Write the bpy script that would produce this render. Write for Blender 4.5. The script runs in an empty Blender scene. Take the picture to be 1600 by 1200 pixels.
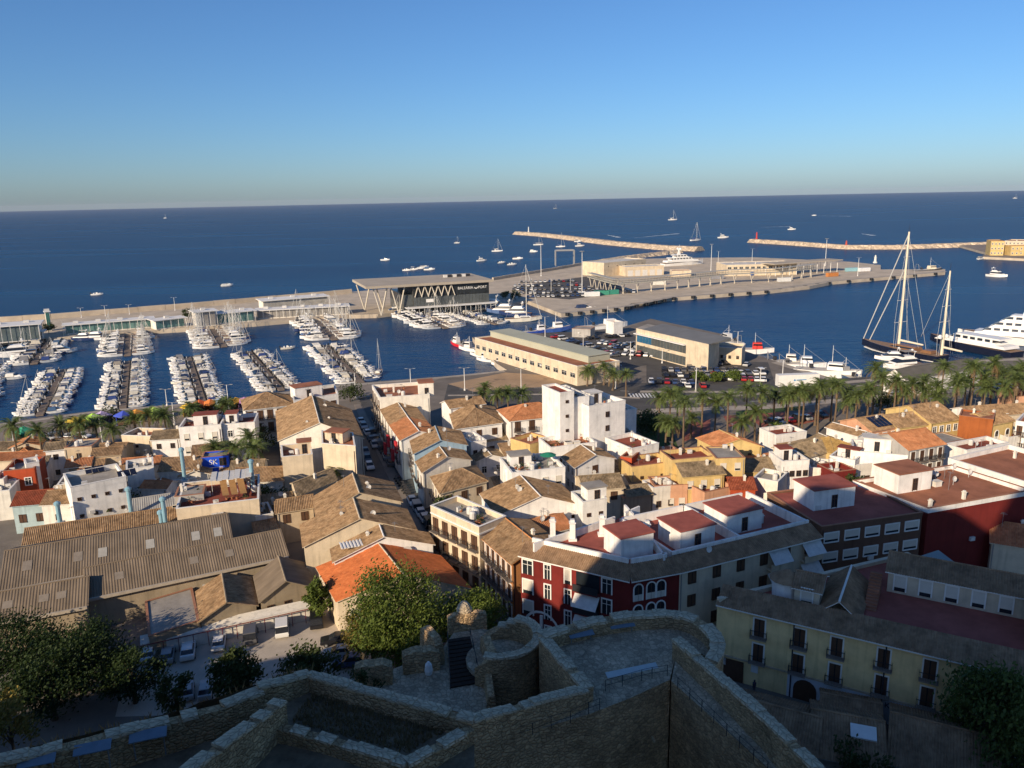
import bpy, math, random
from mathutils import Vector, Matrix
random.seed(7)
R = math.radians
sc = bpy.context.scene
COL = sc.collection
# ------------------------------------------------------------------ camera
CAMZ = 60.0
FPX = 1232.0                                   # focal length in photo pixels (1600 wide)
PITCH, ROLL = R(13.3), R(1.18)
_f = Vector((0, math.cos(PITCH), -math.sin(PITCH)))
_r0 = Vector((1, 0, 0)); _u0 = Vector((0, math.sin(PITCH), math.cos(PITCH)))
_r = _r0*math.cos(ROLL) - _u0*math.sin(ROLL)
_u = _u0*math.cos(ROLL) + _r0*math.sin(ROLL)
cam = bpy.data.cameras.new('camera'); camo = bpy.data.objects.new('camera', cam); COL.objects.link(camo)
cam.sensor_width = 36; cam.lens = 36*FPX/1600; cam.clip_start = .5; cam.clip_end = 60000
camo.matrix_world = Matrix(((_r.x, _u.x, -_f.x, 0), (_r.y, _u.y, -_f.y, 0), (_r.z, _u.z, -_f.z, CAMZ), (0, 0, 0, 1)))
sc.camera = camo
# ------------------------------------------------------------------ sky, sun, exposure
SUN_EL, SUN_AZ = R(22), math.atan2(-.60, -.80)
wd = bpy.data.worlds.new('World'); sc.world = wd; wd.use_nodes = True
nt = wd.node_tree; bg = nt.nodes['Background']
sky = nt.nodes.new('ShaderNodeTexSky'); sky.sky_type = 'NISHITA'; sky.sun_disc = False
sky.sun_elevation = SUN_EL; sky.sun_rotation = SUN_AZ
sky.altitude = 60; sky.air_density = 1.0; sky.dust_density = .55; sky.ozone_density = 8.5
nt.links.new(sky.outputs[0], bg.inputs[0]); bg.inputs[1].default_value = .075
sl = bpy.data.lights.new('sun', 'SUN'); slo = bpy.data.objects.new('sun', sl); COL.objects.link(slo)
sl.energy = 3.75; sl.angle = R(.5); sl.color = (1, .82, .60)
SUND = Vector((math.sin(SUN_AZ)*math.cos(SUN_EL), math.cos(SUN_AZ)*math.cos(SUN_EL), math.sin(SUN_EL)))
slo.rotation_euler = SUND.to_track_quat('Z', 'Y').to_euler(); slo.location = (-60, -80, 120)
sc.view_settings.view_transform = 'Standard'; sc.view_settings.look = 'None'
sc.view_settings.exposure = .7; sc.view_settings.gamma = 1; sc.view_settings.use_curve_mapping = False
sc.cycles.max_bounces = 5; sc.cycles.diffuse_bounces = 3; sc.cycles.glossy_bounces = 2; sc.cycles.transmission_bounces = 2; sc.cycles.volume_bounces = 0
GZ = 2.0                                       # height of the town and quays above the sea
# ------------------------------------------------------------------ picture position -> place at a known height
CR = {'A': (0, 440), 'B': (400, 440), 'C': (800, 340), 'D': (1200, 340), 'E': (0, 640), 'F': (400, 640),
      'G': (800, 600), 'H': (1200, 600), 'I': (0, 900), 'J': (400, 900), 'K': (800, 900), 'L': (1200, 900)}
def W(px, py, z=GZ):
    d = _f + _r*((px-800)/FPX) + _u*((600-py)/FPX)
    t = (z-CAMZ)/d.z if d.z < -1e-4 else 20000
    return Vector((d.x*t, d.y*t, z))
def Q(c, x, y, z=GZ):
    return W(CR[c][0]+x/4, CR[c][1]+y/4, z)
def PX(v):                                     # place -> picture (for checks)
    d = v-Vector((0, 0, CAMZ)); k = d.dot(_f)
    return (800+FPX*d.dot(_r)/k, 600-FPX*d.dot(_u)/k)
# ------------------------------------------------------------------ materials
MATS = {}
def nodes_of(name):
    m = bpy.data.materials.new(name); m.use_nodes = True
    t = m.node_tree; return m, t, t.nodes, t.links, t.nodes['Principled BSDF']
def M(name, col, rough=.8, var=.18, scale=1.5, bump=0., metal=0., bscale=None, spec=.3, streak=0., objcol=False, co='Object', emit=None):
    if name in MATS: return MATS[name]
    m, t, N, L, b = nodes_of(name)
    b.inputs['Roughness'].default_value = rough; b.inputs['Metallic'].default_value = metal
    b.inputs['Specular IOR Level'].default_value = spec
    tc = N.new('ShaderNodeTexCoord')
    no = N.new('ShaderNodeTexNoise'); no.inputs['Scale'].default_value = scale; no.inputs['Detail'].default_value = 6
    no.inputs['Roughness'].default_value = .65
    L.new(tc.outputs[co], no.inputs['Vector'])
    mr = N.new('ShaderNodeMapRange'); mr.inputs[1].default_value = .3; mr.inputs[2].default_value = .7
    mr.inputs[3].default_value = 1-var; mr.inputs[4].default_value = 1+var*.6
    L.new(no.outputs[0], mr.inputs[0]); fac = mr.outputs[0]
    if streak:
        mp = N.new('ShaderNodeMapping'); mp.inputs['Scale'].default_value = (1.6, 1.6, .13)
        L.new(tc.outputs[co], mp.inputs[0])
        n2 = N.new('ShaderNodeTexNoise'); n2.inputs['Scale'].default_value = 1.; n2.inputs['Detail'].default_value = 5
        L.new(mp.outputs[0], n2.inputs['Vector'])
        m2 = N.new('ShaderNodeMapRange'); m2.inputs[1].default_value = .52; m2.inputs[2].default_value = .72
        m2.inputs[3].default_value = 1; m2.inputs[4].default_value = 1-streak
        L.new(n2.outputs[0], m2.inputs[0])
        mu = N.new('ShaderNodeMath'); mu.operation = 'MULTIPLY'
        L.new(fac, mu.inputs[0]); L.new(m2.outputs[0], mu.inputs[1]); fac = mu.outputs[0]
    mx = N.new('ShaderNodeVectorMath'); mx.operation = 'SCALE'
    if objcol:
        oi = N.new('ShaderNodeObjectInfo'); L.new(oi.outputs['Color'], mx.inputs[0])
    else: mx.inputs[0].default_value = col[:3]
    L.new(fac, mx.inputs['Scale']); L.new(mx.outputs[0], b.inputs['Base Color'])
    if bump:
        bn = N.new('ShaderNodeTexNoise'); bn.inputs['Scale'].default_value = bscale or scale*6; bn.inputs['Detail'].default_value = 5
        L.new(tc.outputs[co], bn.inputs['Vector'])
        bp = N.new('ShaderNodeBump'); bp.inputs['Strength'].default_value = bump; bp.inputs['Distance'].default_value = .1
        L.new(bn.outputs[0], bp.inputs['Height']); L.new(bp.outputs[0], b.inputs['Normal'])
    if emit: b.inputs['Emission Color'].default_value = (*emit, 1); b.inputs['Emission Strength'].default_value = 1
    MATS[name] = m; return m
def tile_mat(name, c1, c2, c3, dirt=.35):
    """clay barrel tiles; UV = metres along eave / up the slope"""
    if name in MATS: return MATS[name]
    m, t, N, L, b = nodes_of(name); b.inputs['Roughness'].default_value = .9; b.inputs['Specular IOR Level'].default_value = .15
    uv = N.new('ShaderNodeTexCoord'); mp = N.new('ShaderNodeMapping'); mp.inputs['Scale'].default_value = (1/.28, 1/.42, 1)
    L.new(uv.outputs['UV'], mp.inputs[0])
    fl = N.new('ShaderNodeVectorMath'); fl.operation = 'FLOOR'; L.new(mp.outputs[0], fl.inputs[0])
    oi = N.new('ShaderNodeObjectInfo'); ad = N.new('ShaderNodeVectorMath'); ad.operation = 'ADD'
    L.new(fl.outputs[0], ad.inputs[0]); L.new(oi.outputs['Random'], ad.inputs[1])
    wn = N.new('ShaderNodeTexWhiteNoise'); L.new(ad.outputs[0], wn.inputs['Vector'])
    cr = N.new('ShaderNodeValToRGB'); e = cr.color_ramp.elements
    e[0].position = 0; e[0].color = (*c1, 1); e[1].position = 1; e[1].color = (*c3, 1)
    x = e.new(.5); x.color = (*c2, 1)
    L.new(wn.outputs[0], cr.inputs[0])
    no = N.new('ShaderNodeTexNoise'); no.inputs['Scale'].default_value = .6; no.inputs['Detail'].default_value = 8; no.inputs['Roughness'].default_value = .7
    L.new(uv.outputs['Object'], no.inputs['Vector'])
    mr = N.new('ShaderNodeMapRange'); mr.inputs[1].default_value = .36; mr.inputs[2].default_value = .66
    mr.inputs[3].default_value = .9-dirt; mr.inputs[4].default_value = 1.18
    L.new(no.outputs[0], mr.inputs[0])
    mx = N.new('ShaderNodeVectorMath'); mx.operation = 'SCALE'; L.new(cr.outputs[0], mx.inputs[0]); L.new(mr.outputs[0], mx.inputs['Scale'])
    L.new(mx.outputs[0], b.inputs['Base Color'])
    sp = N.new('ShaderNodeSeparateXYZ'); L.new(mp.outputs[0], sp.inputs[0])
    fr = N.new('ShaderNodeMath'); fr.operation = 'FRACT'; L.new(sp.outputs['Y'], fr.inputs[0])
    bp = N.new('ShaderNodeBump'); bp.inputs['Strength'].default_value = .5; bp.inputs['Distance'].default_value = .06; bp.invert = True
    L.new(fr.outputs[0], bp.inputs['Height']); L.new(bp.outputs[0], b.inputs['Normal'])
    MATS[name] = m; return m
def rib_mat(name, c, period=.5):
    """fibre-cement sheets: stains and sheet joints; UV in metres"""
    if name in MATS: return MATS[name]
    m, t, N, L, b = nodes_of(name); b.inputs['Roughness'].default_value = .9; b.inputs['Specular IOR Level'].default_value = .15
    tc = N.new('ShaderNodeTexCoord'); mp = N.new('ShaderNodeMapping'); mp.inputs['Scale'].default_value = (1.1, .12, 1)
    L.new(tc.outputs['UV'], mp.inputs[0])
    n1 = N.new('ShaderNodeTexNoise'); n1.inputs['Scale'].default_value = 1; n1.inputs['Detail'].default_value = 6; L.new(mp.outputs[0], n1.inputs['Vector'])
    n2 = N.new('ShaderNodeTexNoise'); n2.inputs['Scale'].default_value = .3; n2.inputs['Detail'].default_value = 6; L.new(tc.outputs['UV'], n2.inputs['Vector'])
    ad = N.new('ShaderNodeMath'); ad.operation = 'ADD'; L.new(n1.outputs[0], ad.inputs[0]); L.new(n2.outputs[0], ad.inputs[1])
    mr = N.new('ShaderNodeMapRange'); mr.inputs[1].default_value = .75; mr.inputs[2].default_value = 1.25; mr.inputs[3].default_value = .7; mr.inputs[4].default_value = 1.2
    L.new(ad.outputs[0], mr.inputs[0])
    mx = N.new('ShaderNodeVectorMath'); mx.operation = 'SCALE'; mx.inputs[0].default_value = c; L.new(mr.outputs[0], mx.inputs['Scale'])
    L.new(mx.outputs[0], b.inputs['Base Color']); MATS[name] = m; return m
def stone_mat(name, c, scale=1.6, bump=.9):
    """rubble masonry"""
    if name in MATS: return MATS[name]
    m, t, N, L, b = nodes_of(name); b.inputs['Roughness'].default_value = .95; b.inputs['Specular IOR Level'].default_value = .1
    tc = N.new('ShaderNodeTexCoord'); mp = N.new('ShaderNodeMapping'); mp.inputs['Scale'].default_value = (1, 1, 1.7)
    L.new(tc.outputs['Object'], mp.inputs[0])
    dn = N.new('ShaderNodeTexNoise'); dn.inputs['Scale'].default_value = 2.; L.new(mp.outputs[0], dn.inputs['Vector'])
    mi = N.new('ShaderNodeMix'); mi.data_type = 'VECTOR'; mi.inputs[0].default_value = .2
    L.new(mp.outputs[0], mi.inputs[4]); L.new(dn.outputs['Color'], mi.inputs[5])
    vo = N.new('ShaderNodeTexVoronoi'); vo.inputs['Scale'].default_value = scale; L.new(mi.outputs[1], vo.inputs['Vector'])
    ve = N.new('ShaderNodeTexVoronoi'); ve.feature = 'DISTANCE_TO_EDGE'; ve.inputs['Scale'].default_value = scale; L.new(mi.outputs[1], ve.inputs['Vector'])
    no = N.new('ShaderNodeTexNoise'); no.inputs['Scale'].default_value = .35; no.inputs['Detail'].default_value = 8; no.inputs['Roughness'].default_value = .7
    L.new(tc.outputs['Object'], no.inputs['Vector'])
    sp = N.new('ShaderNodeSeparateColor'); L.new(vo.outputs['Color'], sp.inputs[0])
    a = N.new('ShaderNodeMapRange'); a.inputs[3].default_value = .78; a.inputs[4].default_value = 1.2; L.new(sp.outputs[0], a.inputs[0])
    k = N.new('ShaderNodeMapRange'); k.inputs[1].default_value = .3; k.inputs[2].default_value = .7; k.inputs[3].default_value = .6; k.inputs[4].default_value = 1.25; L.new(no.outputs[0], k.inputs[0])
    e = N.new('ShaderNodeMapRange'); e.inputs[1].default_value = 0; e.inputs[2].default_value = .09; e.inputs[3].default_value = .6; e.inputs[4].default_value = 1; L.new(ve.outputs[0], e.inputs[0])
    p = N.new('ShaderNodeMath'); p.operation = 'MULTIPLY'; L.new(a.outputs[0], p.inputs[0]); L.new(k.outputs[0], p.inputs[1])
    p2 = N.new('ShaderNodeMath'); p2.operation = 'MULTIPLY'; L.new(p.outputs[0], p2.inputs[0]); L.new(e.outputs[0], p2.inputs[1])
    mx = N.new('ShaderNodeVectorMath'); mx.operation = 'SCALE'; mx.inputs[0].default_value = c; L.new(p2.outputs[0], mx.inputs['Scale'])
    L.new(mx.outputs[0], b.inputs['Base Color'])
    h = N.new('ShaderNodeMapRange'); h.inputs[1].default_value = 0; h.inputs[2].default_value = .2; L.new(ve.outputs[0], h.inputs[0])
    bp = N.new('ShaderNodeBump'); bp.inputs['Strength'].default_value = bump; bp.inputs['Distance'].default_value = .1
    L.new(h.outputs[0], bp.inputs['Height']); L.new(bp.outputs[0], b.inputs['Normal']); MATS[name] = m; return m
# ------------------------------------------------------------------ mesh builder
class MB:
    def __init__(s): s.v = []; s.f = []; s.m = []; s.uv = {}
    def add(s, vs, fs, mi=0):
        o = len(s.v); s.v += [tuple(x) for x in vs]
        for f in fs: s.f.append(tuple(o+i for i in f)); s.m.append(mi)
        return o
    def box(s, c, d, mi=0, rz=0, taper=1.):
        x, y, z = d[0]/2, d[1]/2, d[2]/2; ca, sa = math.cos(rz), math.sin(rz); vs = []
        for sz in (-1, 1):
            k = taper if sz > 0 else 1
            for sx, sy in ((-1, -1), (1, -1), (1, 1), (-1, 1)):
                px, py = sx*x*k, sy*y*k
                vs.append((c[0]+px*ca-py*sa, c[1]+px*sa+py*ca, c[2]+sz*z))
        s.add(vs, [(3, 2, 1, 0), (4, 5, 6, 7), (0, 1, 5, 4), (1, 2, 6, 5), (2, 3, 7, 6), (3, 0, 4, 7)], mi); return s
    def b2(s, x0, x1, y0, y1, z0, z1, mi=0):
        return s.box(((x0+x1)/2, (y0+y1)/2, (z0+z1)/2), (x1-x0, y1-y0, z1-z0), mi)
    def prism(s, pts, z0, z1, mi=0, cap=True, mtop=None):
        if sum(a[0]*b[1]-b[0]*a[1] for a, b in zip(pts, list(pts[1:])+[pts[0]])) < 0: pts = list(pts)[::-1]
        n = len(pts); o = s.add([(p[0], p[1], z0) for p in pts]+[(p[0], p[1], z1) for p in pts],
                                [(i, (i+1) % n, n+(i+1) % n, n+i) for i in range(n)], mi)
        if cap:
            s.f.append(tuple(o+n+i for i in range(n))); s.m.append(mi if mtop is None else mtop)
            s.f.append(tuple(o+n-1-i for i in range(n))); s.m.append(mi)
        return s
    def tube(s, a, b, r, n=6, r2=None, mi=0, cap=True):
        a, b = Vector(a), Vector(b); r2 = r if r2 is None else r2
        d = (b-a).normalized(); x = d.orthogonal().normalized(); y = d.cross(x)
        vs = [a+(x*math.cos(2*math.pi*i/n)+y*math.sin(2*math.pi*i/n))*r for i in range(n)]
        vs += [b+(x*math.cos(2*math.pi*i/n)+y*math.sin(2*math.pi*i/n))*r2 for i in range(n)]
        fs = [(i, (i+1) % n, n+(i+1) % n, n+i) for i in range(n)]
        if cap: fs += [tuple(range(n-1, -1, -1)), tuple(range(n, 2*n))]
        s.add(vs, fs, mi); return s
    def lathe(s, prof, n=10, c=(0, 0, 0), mi=0):
        vs = []; fs = []
        for r, z in prof:
            vs += [(c[0]+r*math.cos(2*math.pi*i/n), c[1]+r*math.sin(2*math.pi*i/n), c[2]+z) for i in range(n)]
        for k in range(len(prof)-1):
            fs += [(k*n+i, k*n+(i+1) % n, (k+1)*n+(i+1) % n, (k+1)*n+i) for i in range(n)]
        fs += [tuple(range(n-1, -1, -1)), tuple(range((len(prof)-1)*n, len(prof)*n))]
        s.add(vs, fs, mi); return s
    def loft(s, rings, mi=0, cap=True, closed=True):
        n = len(rings[0]); vs = [p for r in rings for p in r]; fs = []
        for k in range(len(rings)-1):
            for i in range(n if closed else n-1):
                fs.append((k*n+i, k*n+(i+1) % n, (k+1)*n+(i+1) % n, (k+1)*n+i))
        if cap: fs += [tuple(range(n-1, -1, -1)), tuple(range((len(rings)-1)*n, len(rings)*n))]
        s.add(vs, fs, mi); return s
    def slope(s, e0, e1, t0, t1, nrm, period=.28, amp=.05, mi=0):
        """corrugated roof slope: eave e0->e1, top edge t0->t1 (may be shorter); uv in metres"""
        e0, e1, t0, t1 = map(Vector, (e0, e1, t0, t1)); nrm = Vector(nrm).normalized()
        ax = (e1-e0); w = ax.length; ax.normalize(); up = (t0-e0) - ax*((t0-e0).dot(ax)); ln = up.length; up.normalize()
        a0, a1 = (t0-e0).dot(ax), (t1-e0).dot(ax)
        n = max(4, int(w/period))*4; zz = (0, 1, 1, 0) if amp else (0,)
        if not amp: n = 8
        vs = []; us = []
        cuts = sorted(set([i*w/n for i in range(n+1)]+[min(max(a0, 0), w), min(max(a1, 0), w)]))
        for i, u in enumerate(cuts):
            tp = 1.
            if u < a0: tp = u/a0 if a0 > 1e-6 else 1
            if u > a1: tp = (w-u)/(w-a1) if w-a1 > 1e-6 else 1
            of = nrm*(amp*zz[i % len(zz)])
            vs += [e0+ax*u+of, e0+ax*u+up*(ln*tp)+of]; us += [(u, 0), (u, ln*tp)]
        o = len(s.v); fs = []
        for i in range(len(cuts)-1): fs.append((2*i, 2*i+2, 2*i+3, 2*i+1))
        s.add(vs, fs, mi)
        for i, q in enumerate(us): s.uv[o+i] = q
        return s
    def skew(s, k):
        if k: s.v = [(x+k*y, y, z) for x, y, z in s.v]
        return s
    def mesh(s, name, mats):
        me = bpy.data.meshes.new(name); me.from_pydata(s.v, [], s.f)
        for m in (mats if isinstance(mats, (list, tuple)) else [mats]): me.materials.append(m)
        if any(s.m): me.polygons.foreach_set('material_index', s.m)
        if s.uv:
            l = me.uv_layers.new(name='UVMap'); vi = [0]*len(me.loops); me.loops.foreach_get('vertex_index', vi)
            l.data.foreach_set('uv', [c for i in vi for c in s.uv.get(i, (0, 0))])
        me.update(); return me
    def build(s, name, mats, parent=None, **k):
        return link(name, s.mesh(name, mats), parent, **k)
def link(name, me, parent=None, loc=None, rz=0., label=None, cat=None, group=None, kind=None):
    o = bpy.data.objects.new(name, me); COL.objects.link(o)
    if parent is not None: o.parent = parent
    if loc is not None: o.location = loc
    if rz: o.rotation_euler = (0, 0, rz)
    return tag(o, label, cat, group, kind)
def tag(o, label=None, cat=None, group=None, kind=None):
    if label: o['label'] = label
    if cat: o['category'] = cat
    if group: o['group'] = group
    if kind: o['kind'] = kind
    return o
def thing(name, loc, label, cat, rz=0., group=None):
    return link(name, None, None, loc, rz, label, cat, group)
def copy_tree(o, parent=None):
    c = o.copy(); COL.objects.link(c); c.parent = parent
    for ch in o.children: copy_tree(ch, c)
    return c
ORD = ['nearest', 'second', 'third', 'fourth', 'fifth', 'sixth', 'seventh', 'eighth', 'ninth', 'tenth', 'eleventh', 'twelfth', 'thirteenth',
       'fourteenth', 'fifteenth', 'sixteenth', 'seventeenth', 'eighteenth', 'nineteenth', 'twentieth']
ORD += ['twenty-'+x for x in ['first']+ORD[1:9]]+['thirtieth']+['thirty-'+x for x in ['first']+ORD[1:9]]
def nth(i): return 'first' if i == 0 else ORD[i]
# ================================================================== SETTING
def water_mat():
    m, t, N, L, b = nodes_of('sea_water')
    b.inputs['Base Color'].default_value = (.010, .040, .075, 1); b.inputs['Roughness'].default_value = .16; b.inputs['IOR'].default_value = 1.33; b.inputs['Specular IOR Level'].default_value = .22
    tc = N.new('ShaderNodeTexCoord'); h = None
    for s, w, st in ((.05, 1., (1, 2.2, 1)), (.22, .5, (1, 2, 1)), (.9, .16, (1, 1.6, 1))):
        mp = N.new('ShaderNodeMapping'); mp.inputs['Scale'].default_value = st; mp.inputs['Rotation'].default_value = (0, 0, .5)
        L.new(tc.outputs['Object'], mp.inputs[0])
        n = N.new('ShaderNodeTexNoise'); n.inputs['Scale'].default_value = s; n.inputs['Detail'].default_value = 3; L.new(mp.outputs[0], n.inputs['Vector'])
        k = N.new('ShaderNodeMath'); k.operation = 'MULTIPLY'; k.inputs[1].default_value = w; L.new(n.outputs[0], k.inputs[0])
        if h is None: h = k.outputs[0]
        else:
            a = N.new('ShaderNodeMath'); a.operation = 'ADD'; L.new(h, a.inputs[0]); L.new(k.outputs[0], a.inputs[1]); h = a.outputs[0]
    bp = N.new('ShaderNodeBump'); bp.inputs['Strength'].default_value = .55; bp.inputs['Distance'].default_value = 1.3
    L.new(h, bp.inputs['Height']); L.new(bp.outputs[0], b.inputs['Normal'])
    # wind streaks: patches of slightly different water colour
    mp = N.new('ShaderNodeMapping'); mp.inputs['Scale'].default_value = (.0022, .012, 1); L.new(tc.outputs['Object'], mp.inputs[0])
    n = N.new('ShaderNodeTexNoise'); n.inputs['Detail'].default_value = 5; n.inputs['Scale'].default_value = 1; L.new(mp.outputs[0], n.inputs['Vector'])
    c = N.new('ShaderNodeValToRGB'); c.color_ramp.elements[0].position = .35; c.color_ramp.elements[1].position = .7
    c.color_ramp.elements[0].color = (.002, .034, .105, 1); c.color_ramp.elements[1].color = (.006, .060, .150, 1)
    L.new(n.outputs[0], c.inputs[0])
    # rough open water: steep wave facets keep the mirror share low at grazing angles
    df = N.new('ShaderNodeBsdfDiffuse'); gl = N.new('ShaderNodeBsdfGlossy'); gl.inputs['Roughness'].default_value = .22; L.new(c.outputs[0], df.inputs[0])
    L.new(bp.outputs[0], gl.inputs['Normal']); fr = N.new('ShaderNodeFresnel'); fr.inputs[0].default_value = 1.33; L.new(bp.outputs[0], fr.inputs['Normal'])
    mn = N.new('ShaderNodeMath'); mn.operation = 'MINIMUM'; mn.inputs[1].default_value = .2; L.new(fr.outputs[0], mn.inputs[0])
    mx = N.new('ShaderNodeMixShader'); L.new(mn.outputs[0], mx.inputs[0]); L.new(df.outputs[0], mx.inputs[1]); L.new(gl.outputs[0], mx.inputs[2]); L.new(mx.outputs[0], N['Material Output'].inputs[0])
    return m
mb = MB(); n = 72
mb.add([(0, 300, 0)]+[(16000*math.sin(2*math.pi*i/n), 300+16000*math.cos(2*math.pi*i/n), 0) for i in range(n)],
       [(0, 1+(i+1) % n, 1+i) for i in range(n)])
mb.build('sea', water_mat(), kind='structure')
m_conc = M('quay_concrete', (.50, .42, .32), .9, .25, .12, .3, bscale=2)
m_asph = M('asphalt', (.085, .08, .075), .9, .3, .2, .2, bscale=6)
m_town = M('town_ground', (.18, .155, .13), .95, .3, .15, .2, bscale=4)
m_pave = M('paving', (.24, .2, .165), .9, .25, .25, .2, bscale=4)
m_rock = stone_mat('breakwater_rock', (.60, .48, .35), .5, 1.)
m_white = M('white_paint', (.74, .72, .68), .6, .1, .6)
m_steel = M('grey_steel', (.3, .3, .3), .5, .12, 1, metal=.3)
m_dark = M('dark_metal', (.03, .03, .035), .5, .1, 2)
m_glass = M('window_glass', (.02, .025, .03), .12, .2, .4, spec=.6)
def land(name, pts, z1=GZ, z0=-1.5, mat=None, mside=None, **k):
    m = MB(); m.prism([(p.x, p.y) for p in pts], z0, z1, 1, True, 0)
    return m.build(name, [mat or m_town, mside or m_conc], **k)
main_pts = [W(*p) for p in ((-140, 700), (0, 661), (62, 652), (155, 641), (225, 636), (275, 632), (350, 625), (432, 613), (520, 602), (575, 597),
            (692, 588), (750, 583), (792, 578), (776, 568), (738, 527), (800, 520), (860, 521), (970, 512), (1017, 498), (1129, 522), (1129, 541), (1157, 546),
            (1205, 562), (1315, 596), (1376, 591), (1383, 581), (1436, 568), (1500, 563), (1640, 556), (1900, 548))]
main_pts += [Vector((420, 150, 2)), Vector((420, -160, 2)), Vector((-420, -160, 2)), Vector((-420, 100, 2))]
land('town_ground', main_pts, mat=m_town, kind='structure')
pier_pts = [W(*p) for p in ((-160, 545), (0, 532), (100, 527), (245, 515), (296, 512), (400, 504), (445, 500), (545, 492), (590, 491), (650, 484), (762, 479),
            (800, 474), (822, 469), (877, 490), (975, 480), (987, 474), (1050, 465), (1200, 454), (1265, 447), (1300, 440), (1477, 425), (1477, 420.5),
            (1376, 421), (1376, 414), (1330, 409), (1180, 402), (1060, 403), (940, 406), (880, 417), (770, 436), (550, 456), (300, 478), (80, 496), (-160, 513))]
land('port_pier', pier_pts, mat=m_conc, kind='structure')
def mole(name, line, w, z, label):
    """rubble breakwater: trapezoid section along a polyline, with uneven rocks"""
    m = MB(); rings = []; pts = []
    for a, b in zip(line[:-1], line[1:]):
        n = max(2, int((b-a).length/3.5))
        pts += [a.lerp(b, i/n) for i in range(n)]
    pts.append(line[-1])
    for i, p in enumerate(pts):
        d = (pts[min(i+1, len(pts)-1)]-pts[max(i-1, 0)]); d.z = 0; d.normalize(); s = Vector((d.y, -d.x, 0)); j = lambda a: random.uniform(-a, a)
        prof = [(-w*1.0+j(1.6), -.8), (-w*.62+j(1.3), z*.55+j(.9)), (-w*.4+j(.3), z+j(.25)), (w*.4+j(.3), z+j(.25)), (w*.62+j(1.3), z*.55+j(.9)), (w*1.0+j(1.6), -.8)]
        rings.append([Vector((p.x, p.y, 0))+s*q[0]+Vector((0, 0, q[1])) for q in prof])
    m.loft(rings, 0, True, True)
    return m.build(name, m_rock, label=label, cat='breakwater')
mole('breakwater', [W(808, 364, 2), W(850, 367, 2), W(885, 371, 2), W(960, 380, 2), W(1040, 387, 2), W(1094, 389, 2)], 11, 4.5, 'long pale rubble breakwater with a small white beacon at its tip')
mole('breakwater', [W(1060, 392, 2), W(990, 400, 2), W(940, 407, 2)], 7, 3, 'short inner rubble mole behind the cream boatyard sheds')
mole('breakwater', [W(1174, 376, 2), W(1240, 380, 2), W(1325, 386, 2), W(1400, 386, 2), W(1490, 383, 2), W(1545, 381, 2)], 8, 4., 'thin right-hand breakwater with a red beacon at its left end')
land('headland', [W(*p) for p in ((1490, 381), (1545, 396), (1532, 401), (1600, 404), (1760, 408), (1760, 370), (1548, 377))], mat=m_pave, kind='structure')
# streets and squares laid on the town ground
def sheet(name, pts, mat, z=GZ+.004, **k):
    m = MB(); P = [(p.x, p.y, z) for p in pts]
    if sum(a[0]*b[1]-b[0]*a[1] for a, b in zip(P, P[1:]+P[:1])) < 0: P = P[::-1]
    m.add(P, [tuple(range(len(P)))]); return m.build(name, mat, kind='structure', **k)
STR = [W(585, 630), W(747, 912)]                     # centre line of the long street
sd = (STR[0]-STR[1]).normalized(); sn = Vector((sd.y, -sd.x, 0))
def street(a, b, w, name='street'):
    d = (b-a).normalized(); s = Vector((d.y, -d.x, 0))*w/2
    return sheet(name, [a-s, a+s, b+s, b-s], m_asph)
street(STR[1]-sd*60, STR[0]+sd*8, 7.5)
for sgn in (-1, 1):
    a, b = STR[1]-sd*60+sn*sgn*5, STR[0]+sn*sgn*5; m = MB(); w = sn*.9
    m.prism([(p.x, p.y) for p in (a-w, a+w, b+w, b-w)], GZ, GZ+.13); m.build('pavement', m_pave, kind='structure')
sheet('promenade', [W(-140, 706), W(0, 664), (W(432, 615)), W(600, 598), W(690, 590), W(640, 612), W(440, 640), W(0, 695), W(-140, 735)], m_pave, GZ+.004)
sheet('seafront_road', [W(700, 600), W(860, 600), W(1000, 598), W(1200, 598), W(1640, 572), W(1640, 596), W(1300, 625), W(1020, 640), W(880, 650), W(690, 640)], m_asph, GZ+.004)
sheet('sand_lot', [W(700, 600), W(790, 582), W(905, 590), W(870, 603), W(740, 612)], M('sand', (.40, .27, .16), .95, .2, .2), GZ+.008)
sheet('parking_lot', [W(1010, 560), W(1200, 566), W(1215, 612), W(1010, 612)], m_asph, GZ+.008)
sheet('fish_quay_road', [W(845, 520), W(965, 516), W(1090, 560), W(1000, 572), W(925, 575)], m_asph, GZ+.012)
sheet('port_car_park', [W(800, 448), W(930, 430), W(985, 455), W(890, 468), W(835, 463)], m_asph, GZ+.008)
sheet('castle_car_park', [W(200, 1040), W(500, 930), W(590, 1010), W(540, 1110), W(180, 1120)], M('pale_gravel', (.46, .40, .33), .95, .2, .3, .3, bscale=5), GZ+.008)
m_redpave = M('red_paving', (.30, .10, .065), .9, .2, .3)
m_lawn = M('lawn', (.06, .10, .025), .95, .3, .6, .4, bscale=8)
for pts in (((1052, 668), (1110, 655), (1110, 672), (1070, 690)), ((1130, 650), (1230, 640), (1230, 650), (1140, 668)), ((1180, 660), (1290, 640), (1300, 652), (1200, 676))):
    sheet('plaza_paving', [W(*p) for p in pts], m_redpave, GZ+.012)
for pts in (((1000, 670), (1040, 650), (1060, 700), (1010, 705)), ((1150, 643), (1250, 632), (1260, 640), (1150, 650)), ((1430, 600), (1600, 590), (1600, 600), (1430, 612))):
    sheet('lawn', [W(*p) for p in pts], m_lawn, GZ+.016)
m_mark = M('road_paint', (.7, .7, .68), .7, .15, 2)
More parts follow.
